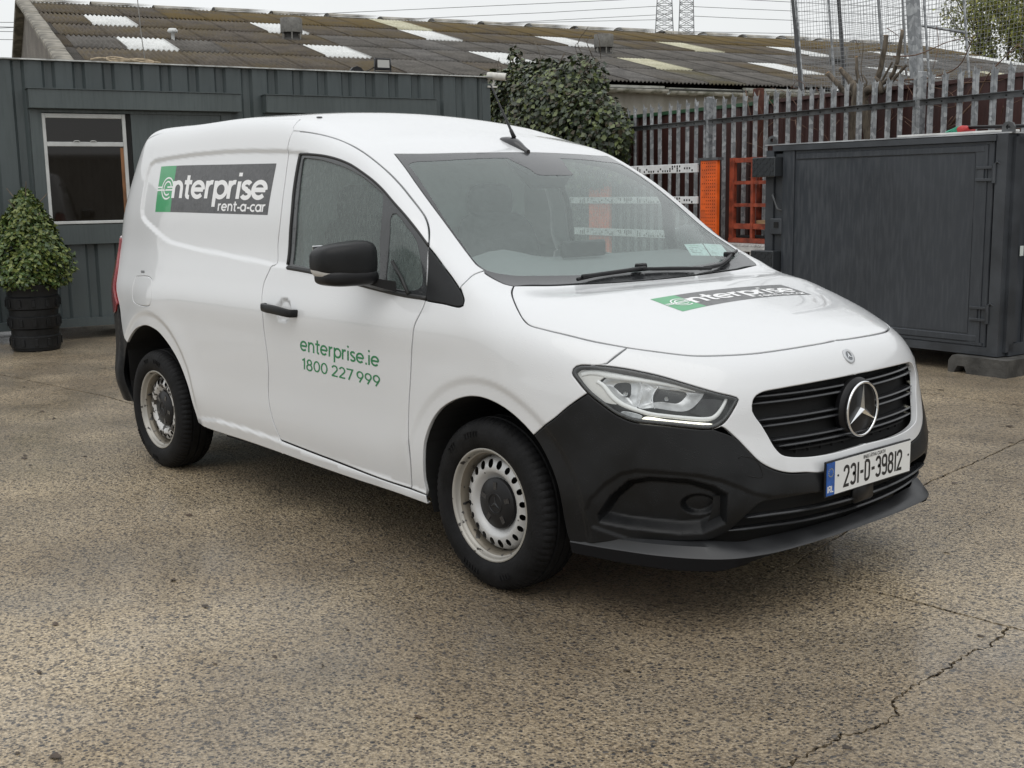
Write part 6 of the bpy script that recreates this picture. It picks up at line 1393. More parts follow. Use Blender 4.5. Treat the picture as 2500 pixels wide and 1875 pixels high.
v_=empty('mushroom_vent',rp_(1.95,5.55),0,wh);mb=MB();mb.revolve([(0,.20),(.06,.195),(.085,.16),(.08,.13),(.03,.12),(.03,0)],n=14);mb.build('vent_cap',SKY2,v_,True)
# overhead cable dropping past the gable
mb=MB();P=[(cabin.matrix_basis@Vector((s,2.0,z)))[:] for s,z in((2.35,3.95),(2.38,3.3),(2.42,2.84))]
cb2=MB();cb2.tube(P,.006,6);o=cb2.build('stay_wire',M['vent'],None,True);tag(o,'thin grey pole standing upright behind the cabin in front of the gable','pole')

# container across the yard, seen mirrored in the cabin window
opp=framed('white_container',(13.5,-4.0),(0.0,1.0),'pale corrugated container across the yard, seen mirrored in the cabin window','container')
M['pale']=streaky('pale_container_paint',(.36,.36,.34),.6,(.22,.21,.19),.6,(5,5,.8))
pr=wall_profile(.1,9.9,.28,.1,.04,.05,.09);mb=MB();n=len(pr);mb.add([(s,-d,z) for z in(.2,2.5) for s,d in pr],[(i,i+1,n+i+1,n+i) for i in range(n-1)]);mb.build('corrugated_wall',M['pale'],opp)
mb=MB();mb.box((5,-1.25,1.35),(9.8,2.3,2.3));mb.box((5,-.03,2.55),(10,.10,.12));mb.box((5,-.03,.13),(10,.10,.16));mb.box((.05,-.03,1.35),(.1,.1,2.4));mb.box((9.95,-.03,1.35),(.1,.1,2.4));mb.build('container_frame',M['pale'],opp)
# ================================================================ PALISADE FENCE
FA=(-8.5,9.8);FU=(.9786,-.206)
fence=framed('palisade_fence',FA,FU,'galvanised palisade fence with pointed pales in front of the brown fence','fence')
def galv(name):
    m=material(name,(.30,.31,.315),.5,.35);N=m.node_tree;b=N.nodes['Principled BSDF'];g=N.nodes.new('ShaderNodeNewGeometry')
    v=N.nodes.new('ShaderNodeTexVoronoi');v.inputs['Scale'].default_value=22;N.links.new(g.outputs['Position'],v.inputs['Vector'])
    n=N.nodes.new('ShaderNodeTexNoise');n.inputs['Scale'].default_value=9;n.inputs['Detail'].default_value=5;N.links.new(g.outputs['Position'],n.inputs['Vector'])
    s=N.nodes.new('ShaderNodeSeparateColor');N.links.new(v.outputs['Color'],s.inputs[0]);a=N.nodes.new('ShaderNodeMath');a.operation='MULTIPLY';N.links.new(s.outputs[0],a.inputs[0]);N.links.new(n.outputs['Fac'],a.inputs[1])
    r=N.nodes.new('ShaderNodeValToRGB');r.color_ramp.elements[0].color=(.20,.21,.22,1);r.color_ramp.elements[1].color=(.40,.415,.425,1);r.color_ramp.elements[0].position=.12;r.color_ramp.elements[1].position=.5
    N.links.new(a.outputs[0],r.inputs[0]);N.links.new(r.outputs[0],b.inputs['Base Color']);return m
M['galv']=galv('galvanised_steel');M['railm']=material('weathered_rail',(.10,.105,.11),.6,.3,var=.4,vscale=8)
def pale_mesh():
    W_=.043;pf=[(-W_,0),(-W_*.55,-.004),(-W_*.35,-.018),(0,-.008),(W_*.35,-.018),(W_*.55,-.004),(W_,0)]
    V=[];n=7
    for z in(.05,2.56):
        for x,y in pf:V.append((x,y,z))
    for x,y,z in((-W_*1.25,.006,2.63),(-W_*.62,-.004,2.615),(-W_*.30,-.02,2.655),(0,-.02,2.685),(W_*.30,-.02,2.655),(W_*.62,-.004,2.615),(W_*1.25,.006,2.63)):V.append((x,y,z))
    Fc=[(a*n+i,a*n+i+1,(a+1)*n+i+1,(a+1)*n+i) for a in(0,1) for i in range(6)]
    me=bpy.data.meshes.new('pale');me.from_pydata(V,[],Fc);me.materials.append(M['galv']);me.update();return me
pm=pale_mesh()
for i in range(-20,66):
    s=.046+i*.2065
    if abs((s-.938+3.71*50)%3.71)<.06 or abs((s-.938+3.71*50)%3.71)>3.65:s+=.0
    o=bpy.data.objects.new('pale',pm);COL.objects.link(o);o.parent=fence;o.location=(s,0,rng.uniform(-.012,.012));o.rotation_euler=(rng.uniform(-.006,.006),rng.uniform(-.006,.006),rng.uniform(-.12,.12))
for k in range(-1,4):
    s=.938+3.71*k;mb=MB();mb.box((s,.03,1.34),(.055,.10,2.68),bev=.006);mb.build('post',M['galv'],fence)
    for z in(.45,2.335):
        mb=MB();a=s+.035;b=s+3.71-.035;mb.box(((a+b)/2,-.030,z),(b-a,.006,.065));mb.box(((a+b)/2,-.055,z+.030),(b-a,.05,.006));r_=mb.build('rail',M['railm'],fence)
        if z>1:
            q=MB()
            for j in range(17):
                x=a+.1+j*.2065
                if x<b:q.box((x,-.036,z-.004),(.018,.008,.018),bev=.003)
            q.build('bolt_row',M['dark'],r_)['kind']='stuff'
# ---------------------------------------------------------------- brown sheet fence
brown=framed('sheet_fence',FA,FU,'dark red-brown profiled steel fence behind the palisade','fence')
M['brown']=streaky('red_brown_coated_steel',(.055,.020,.017),.5,(.028,.012,.011),.6,(4,4,.6))
pr=wall_profile(-6.0,15.0,.21,.03,.030,.02,.085)
mb=MB();n=len(pr);mb.add([(s,.62+d,z) for z in(.02,2.57) for s,d in pr],[(i,i+1,n+i+1,n+i) for i in range(n-1)]);mb.build('profiled_sheet',M['brown'],brown)
M['greencap']=material('green_capping',(.025,.075,.035),.5,var=.3,vscale=5)
mb=MB();mb.box((-2.2,.63,2.585),(7.6,.08,.05));mb.build('green_capping',M['greencap'],brown)
mb=MB();mb.box((8.3,.63,2.59),(13.4,.08,.045));mb.build('brown_capping',M['brown'],brown)
rpst=MB();rpst.box((BG['rustpost'][0][0]*.5+BG['rustpost'][1][0]*.5,.5,1.38),(.12,.10,2.78),bev=.005);o=rpst.build('rusty_post',material('rust_red',(.085,.028,.018),.8,var=.4,vscale=10),None);o.location=fence.location;o.rotation_euler=fence.rotation_euler;tag(o,'rust-red steel post rising just above the brown fence','post')
# ---------------------------------------------------------------- ball-court mesh cage behind
cage=framed('mesh_enclosure',FA,FU,'tall wire mesh enclosure on galvanised poles behind the fence','enclosure')
M['darkpole']=material('dark_pole',(.05,.052,.055),.6,var=.3,vscale=8)
offs=[1.2,1.25,2.2,1.6,2.4,2.4,.9,1.0,1.6]
for (q,r_,dk),of in zip(BG['poles'],offs):
    (s0,z0),(s1,z1)=q;ex=.9;mb=MB();t=(z1-.0)/(z0-z1);P0=(s1+(s1-s0)*t,of,0);P1=(s0-(s1-s0)*.5,of,z0+(z0-z1)*.5)
    if dk==0 and r_>.05:
        mb.box(((s0+s1)/2,of,2.6),(.13,.10,5.2),ax=((1,0,0),(0,1,0),((s0-s1)/(z0-z1),0,1)))
    else:mb.tube([P0,P1],r_*.75,8)
    mb.build('pole',M['darkpole'] if dk else M['galv'],cage)
q=BG['bars'][0][0];mb=MB();mb.tube([(q[0][0],1.2,q[0][1]),(q[1][0],1.2,q[1][1])],.02,6);mb.build('cross_bar',M['galv'],cage)
M['wire']=material('mesh_wire',(.22,.225,.23),.5,.3)
def net(s0,s1,z0,z1,of,step,lean=0,name='wire_mesh'):
    V=[];Fc=[];r_=.0022
    def seg(a,b):
        k=len(V)
        for p in(a,b):
            for dx,dz in((-r_,-r_),(r_,-r_),(0,r_)):V.append((p[0]+dx,p[1]+dx*.5,p[2]+dz))
        Fc.extend([(k,k+1,k+4,k+3),(k+1,k+2,k+5,k+4),(k+2,k,k+3,k+5)])
    nx=int((s1-s0)/step);nz_=int((z1-z0)/step)
    for i in range(nx+1):
        x=s0+i*step;seg((x+lean*1.0+rng.uniform(-.008,.008),of,z1),(x,of+rng.uniform(-.02,.02),z0))
    for j in range(nz_+1):
        z=z0+j*step;k_=8
        for i in range(k_):
            xa=s0+(s1-s0)*i/k_;xb=s0+(s1-s0)*(i+1)/k_;sg=lambda u_:-.05*math.sin(math.pi*u_)
            seg((xa+lean*(z-z0)/(z1-z0),of,z+sg(i/k_)),(xb+lean*(z-z0)/(z1-z0),of,z+sg((i+1)/k_)))
    o=mesh_obj(name,V,Fc,M['wire'],cage);o['kind']='stuff'
net(1.05,4.0,2.3,5.2,1.5,.055,-.25);net(.95,2.5,2.3,5.2,2.3,.055,-.35);net(2.4,4.4,2.3,5.2,2.45,.055,.1)
# ---------------------------------------------------------------- racking and stillage by the fence
M['orange']=material('orange_enamel',(.75,.115,.010),.45,var=.2,vscale=5,rvar=.1)
M['redor']=material('orange_red_paint',(.24,.045,.02),.6,var=.45,vscale=9)
M['rackw']=material('galvanised_perforated',(.74,.75,.76),.45,.0,var=.12,vscale=6)
rack=framed('shelf_upright',FA,FU,'bright orange perforated shelving upright standing left of the red cage','shelving')
def upright(parent,s0,s1,z1,of,z0=0.0):
    mb=MB();mb.box(((s0+s1)/2,of,(z0+z1)/2),(s1-s0,.05,z1-z0),bev=.004);b_=mb.build('upright_plate',M['orange'],parent)
    mb=MB();nx=7
    for j in range(int((z1-z0)/.045)):
        for i in range(nx):
            if i in(0,1) and j%2:continue
            mb.box((s0+(i+1)*(s1-s0)/(nx+1),of-.026,z0+.05+j*.045),(.009,.003,.015))
    q=mb.build('slot_rows',M['dark'],b_);q['kind']='stuff'
p_=BG['post'];upright(rack,p_[0][0],p_[1][0],p_[0][1],-.45)
mb=MB();mb.box(((p_[0][0]+p_[1][0])/2,-.44,p_[0][1]+.018),(p_[1][0]-p_[0][0]+.06,.10,.035));mb.box((p_[0][0]-.06,-.44,p_[0][1]-.02),(.10,.05,.06));mb.box((p_[0][0]-.025,-.43,p_[0][1]/2),(.03,.05,p_[0][1]));mb.build('grey_cap',M['railm'],rack)
def beam(s0,s1,z0,z1,of,label,dz=0):
    b_=framed('shelf_beam',FA,FU,label,'beam',group='perforated white shelving beams');mb=MB();mb.box(((s0+s1)/2,of,(z0+z1)/2),(s1-s0,.03,z1-z0),bev=.004);mb.build('beam_plate',M['rackw'],b_)
    mb=MB();r=random.Random(int(s0*100));h=z1-z0
    n_=int((s1-s0)/.055)
    for i in range(n_):
        for j in(.25,.5,.75):
            if r.random()<.36:mb.box((s0+.04+i*.055,of-.016,z0+h*j),(.026,.003,.026))
    q=mb.build('beam_holes',M['dark'],b_);q['kind']='stuff'
beam(-3.4,1.315,1.645,1.765,-.47,'long white perforated beam, uppermost, left of the orange upright')
beam(-3.4,1.315,1.225,1.322,-.47,'white perforated beam below the uppermost one, left of the orange upright')
beam(-3.4,1.2,.74,.85,-.47,'white perforated beam low down, seen through the windscreen')
up2=framed('shelf_upright',FA,FU,'orange shelving upright seen through the van windscreen','shelving');p2=BG['postW'];upright(up2,-1.42,-.86,1.64,-.42)
# red cage
ck=BG['cage'];st=framed('stillage_cage',FA,FU,'orange-red welded cage frame beside the grey container','cage')
for yy in(-.30,.15):
    mb=MB();x0=1.79;x1=3.0
    for x,w_2 in((x0+.05,.09),(2.24,.045),(2.62,.045),(x1,.09)):mb.box((x,yy,1.28),(w_2,.05,1.08))
    for z,h_ in((1.785,.06),(1.495,.045),(1.205,.045),(.93,.07)):mb.box(((x0+x1)/2,yy+.004,z),(x1-x0,.045,h_))
    mb.box(((x0+x1)/2,yy,.745),(x1-x0,.06,.06));mb.build('front_frame' if yy<0 else 'back_frame',M['redor'],st)
mb=MB()
for z in(1.785,.745,.93):
    mb.box((1.84,-.075,z),(.05,.40,.05));mb.box((3.0,-.075,z),(.05,.40,.05))
mb.build('side_bars',M['redor'],st)
mb=MB();mb.box((2.4,-.08,.79),(1.15,.38,.02));mb.build('floor_plate',M['dark'],st)
pk=framed('timber_plank',FA,FU,'short pale timber plank resting in the orange-red cage','plank')
mb=MB();mb.box((2.50,-.10,.985),(.60,.12,.045),ax=((.98,.2,0),(-.2,.98,0),(0,0,1)));mb.box((2.55,-.05,1.025),(.5,.1,.035));mb.build('board',material('pale_timber',(.46,.30,.16),.7,var=.25,vscale=5,stretch=(1,8,8)),pk)
bn=framed('slatted_pallet',FA,FU,'white slatted metal pallet under the orange-red cage','pallet')
M['palw']=material('pallet_white',(.50,.50,.49),.6,var=.2,vscale=7)
for i in range(16):
    mb=MB();mb.box((1.80+i*.075,-.30,.70),(.05,.62,.02));mb.build('slat',M['palw'],bn)
mb=MB();mb.box((2.4,-.60,.655),(1.3,.03,.06));mb.box((2.4,-.01,.655),(1.3,.03,.06));mb.box((2.4,-.58,.30),(1.3,.03,.05))
for x in(1.80,2.05,2.3,2.55,2.8,3.02):mb.box((x,-.58,.34),(.035,.03,.66));mb.box((x,-.02,.34),(.035,.03,.66))
mb.build('pallet_frame',M['palw'],bn)
# ================================================================ GREY STORAGE CONTAINER
box=framed('storage_container',(-3.34,5.28),(.9955,-.0944),'dark grey steel storage container on a concrete block at the right','container')
M['cont']=streaky('container_grey_paint',(.040,.046,.055),.40,(.078,.086,.096),.5,(11,11,1.3))
M['contd']=material('container_dark_paint',(.042,.047,.054),.42,var=.25,vscale=5)
W_=2.33;D_=3.1;Z0=.14;Z1=1.795
mb=MB();mb.box((W_/2,D_/2+.03,(Z0+Z1)/2),(W_-.02,D_-.06,Z1-Z0-.03));mb.build('carcass',M['cont'],box)
mb=MB();mb.box((.045,.0,(Z0+Z1)/2-.02),(.09,.10,Z1-Z0-.05));mb.box((W_-.045,.0,(Z0+Z1)/2),(.09,.12,Z1-Z0));mb.box((W_/2,-.005,.172),(W_-.18,.10,.062));mb.box((W_/2,-.01,1.765),(W_-.18,.12,.045));mb.build('door_frame',M['contd'],box)
mb=MB();mb.box((W_/2,D_/2,Z1+.004),(W_+.03,D_+.10,.010));mb.build('roof_plate',material('container_roof_wet',(.42,.43,.44),.35,var=.35,vscale=4),box)
dr_=MB();dr_.box((1.205,-.012,.972),(2.02,.05,1.545),bev=.006);door_=dr_.build('door',M['cont'],box)
mb=MB();mb.box((.258,-.043,.972),(.130,.02,1.54),bev=.003)
for z in(1.69,.262):mb.box((1.24,-.042,z),(1.80,.016,.05),bev=.004)
mb.box((1.24,-.040,.222),(1.9,.012,.018));mb.box((2.115,-.040,.972),(.10,.014,1.50),bev=.003);mb.build('door_border',M['cont'],door_)
# slightly buckled skin inside the border
nx,nz_=34,22;V=[]
for j in range(nz_+1):
    for i in range(nx+1):
        x=.36+i*(2.06-.36)/nx;z=.30+j*(1.655-.30)/nz_
        y=-.040-.0045*math.sin((x-.4)*7.5+1.2)*math.exp(-((z-1.6)/.14)**2)-.003*math.sin(x*4.1)*math.sin(z*3)
        V.append((x,y,z))
mesh_obj('door_skin',V,[(j*(nx+1)+i,j*(nx+1)+i+1,(j+1)*(nx+1)+i+1,(j+1)*(nx+1)+i) for j in range(nz_) for i in range(nx)],M['cont'],door_,True)
M['checker']=material('checker_plate',(.045,.05,.055),.35,.3)
for z0_,z1_ in((1.52,1.692),(.695,.872)):
    mb=MB();mb.box((.05,-.085,(z0_+z1_)/2),(.265,.12,z1_-z0_),bev=.006);cpn=mb.build('chequer_plate',M['checker'],box)
    mb=MB()
    for i in range(7):
        for j in range(5):
            x=-.06+i*.037;z=z0_+.022+j*.033;a=math.pi/4*(1 if (i+j)%2 else -1)
            mb.box((x,-.147,z),(.030,.004,.008),ax=((math.cos(a),0,math.sin(a)),(0,1,0),(-math.sin(a),0,math.cos(a))))
    q=mb.build('tread_bars',M['checker'],cpn);q['kind']='stuff'
mb=MB();mb.box((.135,-.04,1.085),(.13,.05,.14),bev=.006);lb_=mb.build('lock_box',M['contd'],box);mb=MB();mb.box((.145,-.068,1.10),(.05,.008,.05));mb.build('lock_opening',M['dark'],lb_)
mb=MB();mb.tube([(.085,-.04,1.37),(.10,-.07,1.36),(.16,-.075,1.24),(.19,-.05,1.225)],.009,8);mb.build('lock_handle',M['railm'],box,True)
mb=MB();mb.box((.14,-.02,.97),(.09,.02,1.50));mb.build('lock_recess',M['contd'],box)
for z in(1.505,.455):
    hg=MB()
    for dz in(.045,-.045):hg.box((2.155,-.058,z+dz),(.15,.014,.022),bev=.003)
    hg.box((2.12,-.052,z),(.05,.012,.10));hg.build('hinge',M['contd'],box)
    hg=MB();hg.tube([(2.235,-.065,z-.07),(2.235,-.065,z+.07)],.016,10);hg.tube([(2.235,-.065,z+.065),(2.26,-.07,z+.085),(2.28,-.05,z+.06)],.007,6);hg.build('hinge_pin',M['contd'],box,auto=40)
for x in(.045,W_-.02):
    mb=MB();pf=[(-.05,0),(.05,0),(.05,.05),(.035,.075),(0,.085),(-.035,.075),(-.05,.05)]
    b0=len(pf);hole=[(.018*math.cos(a),.045+.018*math.sin(a)) for a in np.linspace(0,2*math.pi,9)[:-1]]
    pts=[Vector(q) for q in pf+hole];ed=[(i,(i+1)%7) for i in range(7)]+[(7+i,7+(i+1)%8) for i in range(8)]
    R_=delaunay_2d_cdt(pts,ed,[],0,1e-6);V2=np.array([q[:] for q in R_[0]]);F2=np.array([list(f) for f in R_[2]]);cc=V2[F2].mean(1);F2=F2[inpoly(cc,pf)&~inpoly(cc,hole)]
    V=[(x+a,-.035,Z1+b) for a,b in V2]+[(x+a,-.015,Z1+b) for a,b in V2];nn_=len(V2)
    mesh_obj('lifting_lug',V,[list(map(int,f)) for f in F2]+[[int(i)+nn_ for i in f[::-1]] for f in F2]+[[i,(i+1)%7,nn_+(i+1)%7,nn_+i] for i in range(7)],M['railm'],box)
# right-hand wall: corrugated, set in a frame
pr=wall_profile(.10,D_-.1,.26,.18,.025,.03,.10);mb=MB();n=len(pr);mb.add([(W_+.012-d*0-.0+(.0)-d,s,z) for z in(.24,1.72) for s,d in pr],[(i,i+1,n+i+1,n+i) for i in range(n-1)]);mb.build('side_wall',M['cont'],box)
mb=MB();mb.box((W_,D_/2,.185),(.05,D_-.1,.09));mb.box((W_,D_/2,1.755),(.05,D_-.1,.07));mb.box((W_+.0,.06,.97),(.05,.10,1.6));mb.box((W_+.005,.27,.97),(.02,.02,1.5));mb.build('side_frame',M['contd'],box)
stk=MB();stk.box((W_+.029,.15,.93),(.003,.045,.075));sk_=stk.build('sticker',material('sticker_white',(.6,.66,.64),.4),box)
# concrete foot
M['oldc']=material('old_concrete_dark',(.07,.068,.063),.8,var=.45,vscale=7,bump=.5,bscale=40)
ft=MB();ft.prism([(-.24,0),(-.19,0),(-.16,.055),(-.10,.055),(-.08,0),(.25,0),(.25,.132),(-.21,.132),(-.24,.09)],(.9955,-.0944,0),(0,0,1),(.0944,.9955,0),(-1.15,4.93,0),1.05)
o=ft.build('concrete_foot',M['oldc']);tag(o,'dark weathered concrete block under the container corner','block')
ft=MB();ft.prism([(-.24,0),(.25,0),(.25,.132),(-.24,.132)],(.9955,-.0944,0),(0,0,1),(.0944,.9955,0),(-3.0,5.35,0),.6);o=ft.build('concrete_foot',M['oldc']);tag(o,'concrete block under the far left end of the container','block')
# things lying on the container
def onbox(name,label,cat):
    e_=empty(name,(-3.34,5.28,0),math.atan2(-.0944,.9955));tag(e_,label,cat);return e_
brd=onbox('white_board','thin white board lying on top of the grey container','board')
mb=MB();mb.box((1.80,.09,Z1+.022),(1.0,.10,.016),bev=.003);mb.build('board',material('board_white',(.62,.62,.60),.5,var=.1,vscale=8),brd)
brm=onbox('yard_broom','broom with green bristles and a red head on the container roof','broom')
mb=MB();mb.box((1.80,.22,Z1+.055),(.06,.18,.05),bev=.012,ax=((.94,0,.34),(0,1,0),(-.34,0,.94)));mb.build('broom_head',material('broom_red',(.42,.03,.03),.4),brm,auto=50)
mb=MB()
for i in range(10):
    for j in range(7):
        x=1.775;y=.145+i*.0165;z=Z1+.03+j*.008;mb.tube([(x,y,z),(x-.09-rng.uniform(0,.02),y+rng.uniform(-.006,.006),z-.035+rng.uniform(-.01,.004))],[.0035,.0035],4)
q=mb.build('bristles',material('bristle_green',(.06,.36,.24),.6),brm);q['kind']='stuff'
mb=MB();mb.tube([(1.81,.22,Z1+.07),(2.5,.24,Z1+.052),(3.15,.26,Z1+.04)],.014,8);mb.build('broom_handle',M['black'],brm,True)
sc=MB();sc.box((-.50,4.62,.004),(.10,.03,.006));o=sc.build('red_scrap',material('scrap_red',(.55,.07,.05),.5));tag(o,'small red scrap lying on the yard in front of the container','scrap')
# ================================================================ PLANTS
def leaf_cloud(name,centres,nrm,size,mats,parent,shape='leaf',seed=1,droop=.3):
    """many small bent leaves; centres Nx3, nrm Nx3 outward"""
    r=np.random.default_rng(seed);n=len(centres);V=np.zeros((n,6,3));
    sz=size*(.65+.7*r.random(n));up=np.array([0,0,1.])
    d=nrm+r.normal(0,.55,(n,3))+np.array([0,0,-droop*.0]);d/=np.linalg.norm(d,axis=1,keepdims=True)   # leaf face normal
    ax=r.normal(0,1,(n,3))+np.array([0,0,-droop]);ax-=d*(ax*d).sum(1,keepdims=True);ax/=np.linalg.norm(ax,axis=1,keepdims=True);sd_=np.cross(d,ax)
    wd={'leaf':.30,'ivy':.48,'tiny':.35}[shape]
    for j,(a,b,c_) in enumerate(((0,0,0),(.38,wd,.06),(.42,0,-.04),(.38,-wd,.06),(1,0,.02),(.75,wd*.62,.05))):
        V[:,j]=centres+ax*(sz*a)[:,None]+sd_*(sz*b)[:,None]+d*(sz*c_)[:,None]
    Fc=[];mi=[]
    Va=V.reshape(-1,3);F0=np.arange(n)[:,None]*6
    T1=np.concatenate([F0+[0,1,2],F0+[0,2,3],F0+[2,1,4],F0+[3,2,4]],1).reshape(-1,3)
    mi=np.repeat(r.integers(0,len(mats),n),4)
    me=bpy.data.meshes.new(name);me.vertices.add(len(Va));me.vertices.foreach_set('co',Va.ravel());me.loops.add(len(T1)*3);me.loops.foreach_set('vertex_index',T1.ravel().astype(np.int32));me.polygons.add(len(T1));me.polygons.foreach_set('loop_start',np.arange(0,len(T1)*3,3,dtype=np.int32));me.polygons.foreach_set('loop_total',np.full(len(T1),3,dtype=np.int32))
    for m in mats:me.materials.append(m)
    me.polygons.foreach_set('material_index',mi.astype(np.int32));me.update();me.validate()
    o=bpy.data.objects.new(name,me);COL.objects.link(o);o.parent=parent;return o
def leafmat(name,c_,rough=.4):
    m=material(name,c_,rough,var=.25,vscale=3);b=m.node_tree.nodes['Principled BSDF']
    return m
GR=[leafmat('bay_leaf_dark',(.035,.066,.018)),leafmat('bay_leaf_mid',(.065,.105,.024)),leafmat('bay_leaf_light',(.15,.18,.045))]
IV=[leafmat('ivy_leaf_dark',(.022,.034,.016),.35),leafmat('ivy_leaf_mid',(.04,.058,.024),.35),leafmat('ivy_leaf_light',(.11,.135,.045),.35),leafmat('ivy_leaf_brown',(.055,.045,.022),.5)]
SP=[leafmat('spring_leaf',(.30,.33,.08)),leafmat('spring_leaf_dark',(.17,.20,.06)),leafmat('spring_leaf_yellow',(.40,.39,.12))]
M['bark']=material('bark',(.10,.082,.062),.9,var=.45,vscale=14,bump=.6,bscale=50,stretch=(2,2,.5))
M['bark2']=material('reddish_bark',(.13,.075,.05),.85,var=.4,vscale=10)
def lumps(c,r_,n,seed,lob=9,amp=.28):
    r=np.random.default_rng(seed);d=r.normal(0,1,(n,3));d/=np.linalg.norm(d,axis=1,keepdims=True);L_=r.normal(0,1,(lob,3));L_/=np.linalg.norm(L_,axis=1,keepdims=True)
    k=1+amp*(np.max(d@L_.T,axis=1)-.75)*2;rad=k*(.72+.30*r.random(n)**.5)
    return np.array(c)+d*np.array(r_)*rad[:,None],d
# potted bay
pot=empty('potted_bay',(-8.29,.45,0));tag(pot,'green bay bush in a black barrel pot left of the van','plant')
mb=MB();pf=[(.205,0),(.215,.01)]
for i in range(3):
    z=.03+i*.185;q_=i*.007;pf+=[(.218+q_,z),(.225+q_,z+.006),(.229+q_,z+.110),(.222+q_,z+.118),(.214+q_,z+.122),(.217+q_,z+.178)]
pf+=[(.242,.60),(.246,.63),(.235,.635),(.228,.60),(0,.585)]
mb.revolve(pf,n=40);pb=mb.build('pot',M['plastic'],pot,auto=35)
for i in range(3):
    for j in range(12):
        a=j*math.pi/6+.2;q=MB();R0=.231+i*.007;q.box((R0*math.cos(a),R0*math.sin(a),.088+i*.185),(.012,.030,.070),ax=((math.cos(a),math.sin(a),0),(-math.sin(a),math.cos(a),0),(0,0,1)),bev=.004);q.build('moulded_rib',M['plastic'],pb)
mb=MB();mb.tube([(0,0,.5),(.01,0,.9),(0,.01,1.35)],[.025,.02,.01],8)
for i in range(14):
    a=i*2.4;z=.65+i*.055;mb.tube([(0,0,z),(.2*math.cos(a),.2*math.sin(a),z+.22)],[.009,.004],5)
mb.build('stem',M['bark'],pot,True)
r=nrng;n_=8000;zz=.60+.90*r.random(n_);ang=r.random(n_)*2*math.pi
prf=np.interp(zz,[.58,.67,.83,1.0,1.16,1.30,1.42,1.50],[.22,.34,.36,.31,.24,.165,.095,.02])*(1+.13*np.sin(ang*3+zz*7)+.10*np.sin(ang*5-zz*11)+.06*np.sin(ang*9+zz*19))
rr_=prf*(.55+.47*r.random(n_)**.45);C_=np.stack([rr_*np.cos(ang),rr_*np.sin(ang),zz],1);Nn=np.stack([np.cos(ang),np.sin(ang),np.full(n_,.9)],1)
leaf_cloud('leaves',C_,Nn,.047,GR+GR[1:],pot,'leaf',3)['kind']='stuff'
# ivy mass on the end of the fence
ivy=framed('ivy_thicket',FA,FU,'dark ivy thicket at the left end of the palisade fence','ivy')
C1,N1=lumps((-3.3,-.15,2.35),(1.85,.75,1.22),17000,5,12,.22);C2,N2=lumps((-4.9,-.1,2.35),(1.2,.7,1.25),9500,6);C3,N3=lumps((-1.6,-.4,2.15),(.95,.45,.75),4200,8);C4,N4=lumps((-4.25,-.1,3.62),(.14,.14,.30),160,9);C5,N5=lumps((-2.2,-.1,3.15),(.55,.4,.38),900,10)
C6,N6=lumps((-3.5,-.15,1.0),(1.6,.55,1.15),6000,15)
tr_=np.array([(-1.35+.9*t+.05*math.sin(t*9),-.45+.1*math.sin(t*5),1.95-.35*t) for t in nrng.random(260)])+nrng.normal(0,.05,(260,3));tr2=np.array([(-.55+.1*t+.03*math.sin(t*7),-.35,1.75-.6*t) for t in nrng.random(130)])+nrng.normal(0,.04,(130,3))
CC=np.concatenate([C1,C2,C3,C4,C5,C6,tr_,tr2]);NN=np.concatenate([N1,N2,N3,N4,N5,N6,np.tile([0,-1,.3],(390,1))]);NN[:,1]-=.25;NN[:,2]+=.35
leaf_cloud('foliage',CC,NN,.078,IV+[IV[1],IV[2],IV[0]],ivy,'ivy',4,1.2)['kind']='stuff'
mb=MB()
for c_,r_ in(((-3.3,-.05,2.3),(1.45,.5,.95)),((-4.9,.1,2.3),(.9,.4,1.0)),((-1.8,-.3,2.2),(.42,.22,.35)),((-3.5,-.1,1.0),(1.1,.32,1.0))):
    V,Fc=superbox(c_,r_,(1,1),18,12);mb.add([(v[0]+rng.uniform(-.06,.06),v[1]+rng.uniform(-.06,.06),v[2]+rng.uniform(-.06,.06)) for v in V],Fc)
mb.build('shade_core',material('ivy_shade',(.012,.015,.008),.9),ivy,True)  # dark lumpy core stands in for the shade inside the ivy
mb=MB()
for i in range(26):
    x=rng.uniform(-4.8,-1.4);z=rng.uniform(2.9,3.5);mb.tube(smooth([(x,-.2,z),(x+rng.uniform(-.15,.15),-.3,z+.25),(x+rng.uniform(-.25,.25),-.25,z+rng.uniform(.3,.5))],.08),.005,4)
mb.tube([(-3.6,.1,0),(-3.5,.05,1.0),(-3.4,0,2.2)],[.09,.08,.06],8);mb.build('stems',M['bark'],ivy,True)['kind']='stuff'
# pollarded tree and brambles between the fences
pol=framed('pollarded_tree',FA,FU,'pollarded tree stump with cut branches between the two fences','tree')
mb=MB()
for i,(q,r_) in enumerate(BG['stump']):
    P=[(s,.30+.02*(i%3),z) for s,z in q]
    if i<2:P=[(P[0][0],P[0][1],0)]+P
    P=smooth(P,.06);k=len(P);mb.tube([(p[0]+rng.uniform(-.008,.008),p[1],p[2]) for p in P],[r_*(1.15-.3*j/(k-1)) for j in range(k)],9)
    if i==0:nb_=len(mb.V)
mb.build('branches',M['bark'],pol,True)
mb=MB()
for i,(q,r_) in enumerate(BG['stump']):
    if i in(3,4,6,8) or 2<=i<=9:
        s,z=q[-1];s1_,z1_=q[-2];d=np.array([s-s1_,0,z-z1_]);d/=np.linalg.norm(d)+1e-9;P=np.array([s,.30+.02*(i%3),z]);mb.tube([P-d*.005,P+d*.006],[r_*.86,r_*.80],9)
mb.build('cut_ends',material('cut_wood',(.30,.19,.10),.8,var=.2,vscale=20),pol)
tw=framed('bramble_stems',FA,FU,'bare bramble and sapling stems tangled in the palisade fence','bramble')
mb=MB()
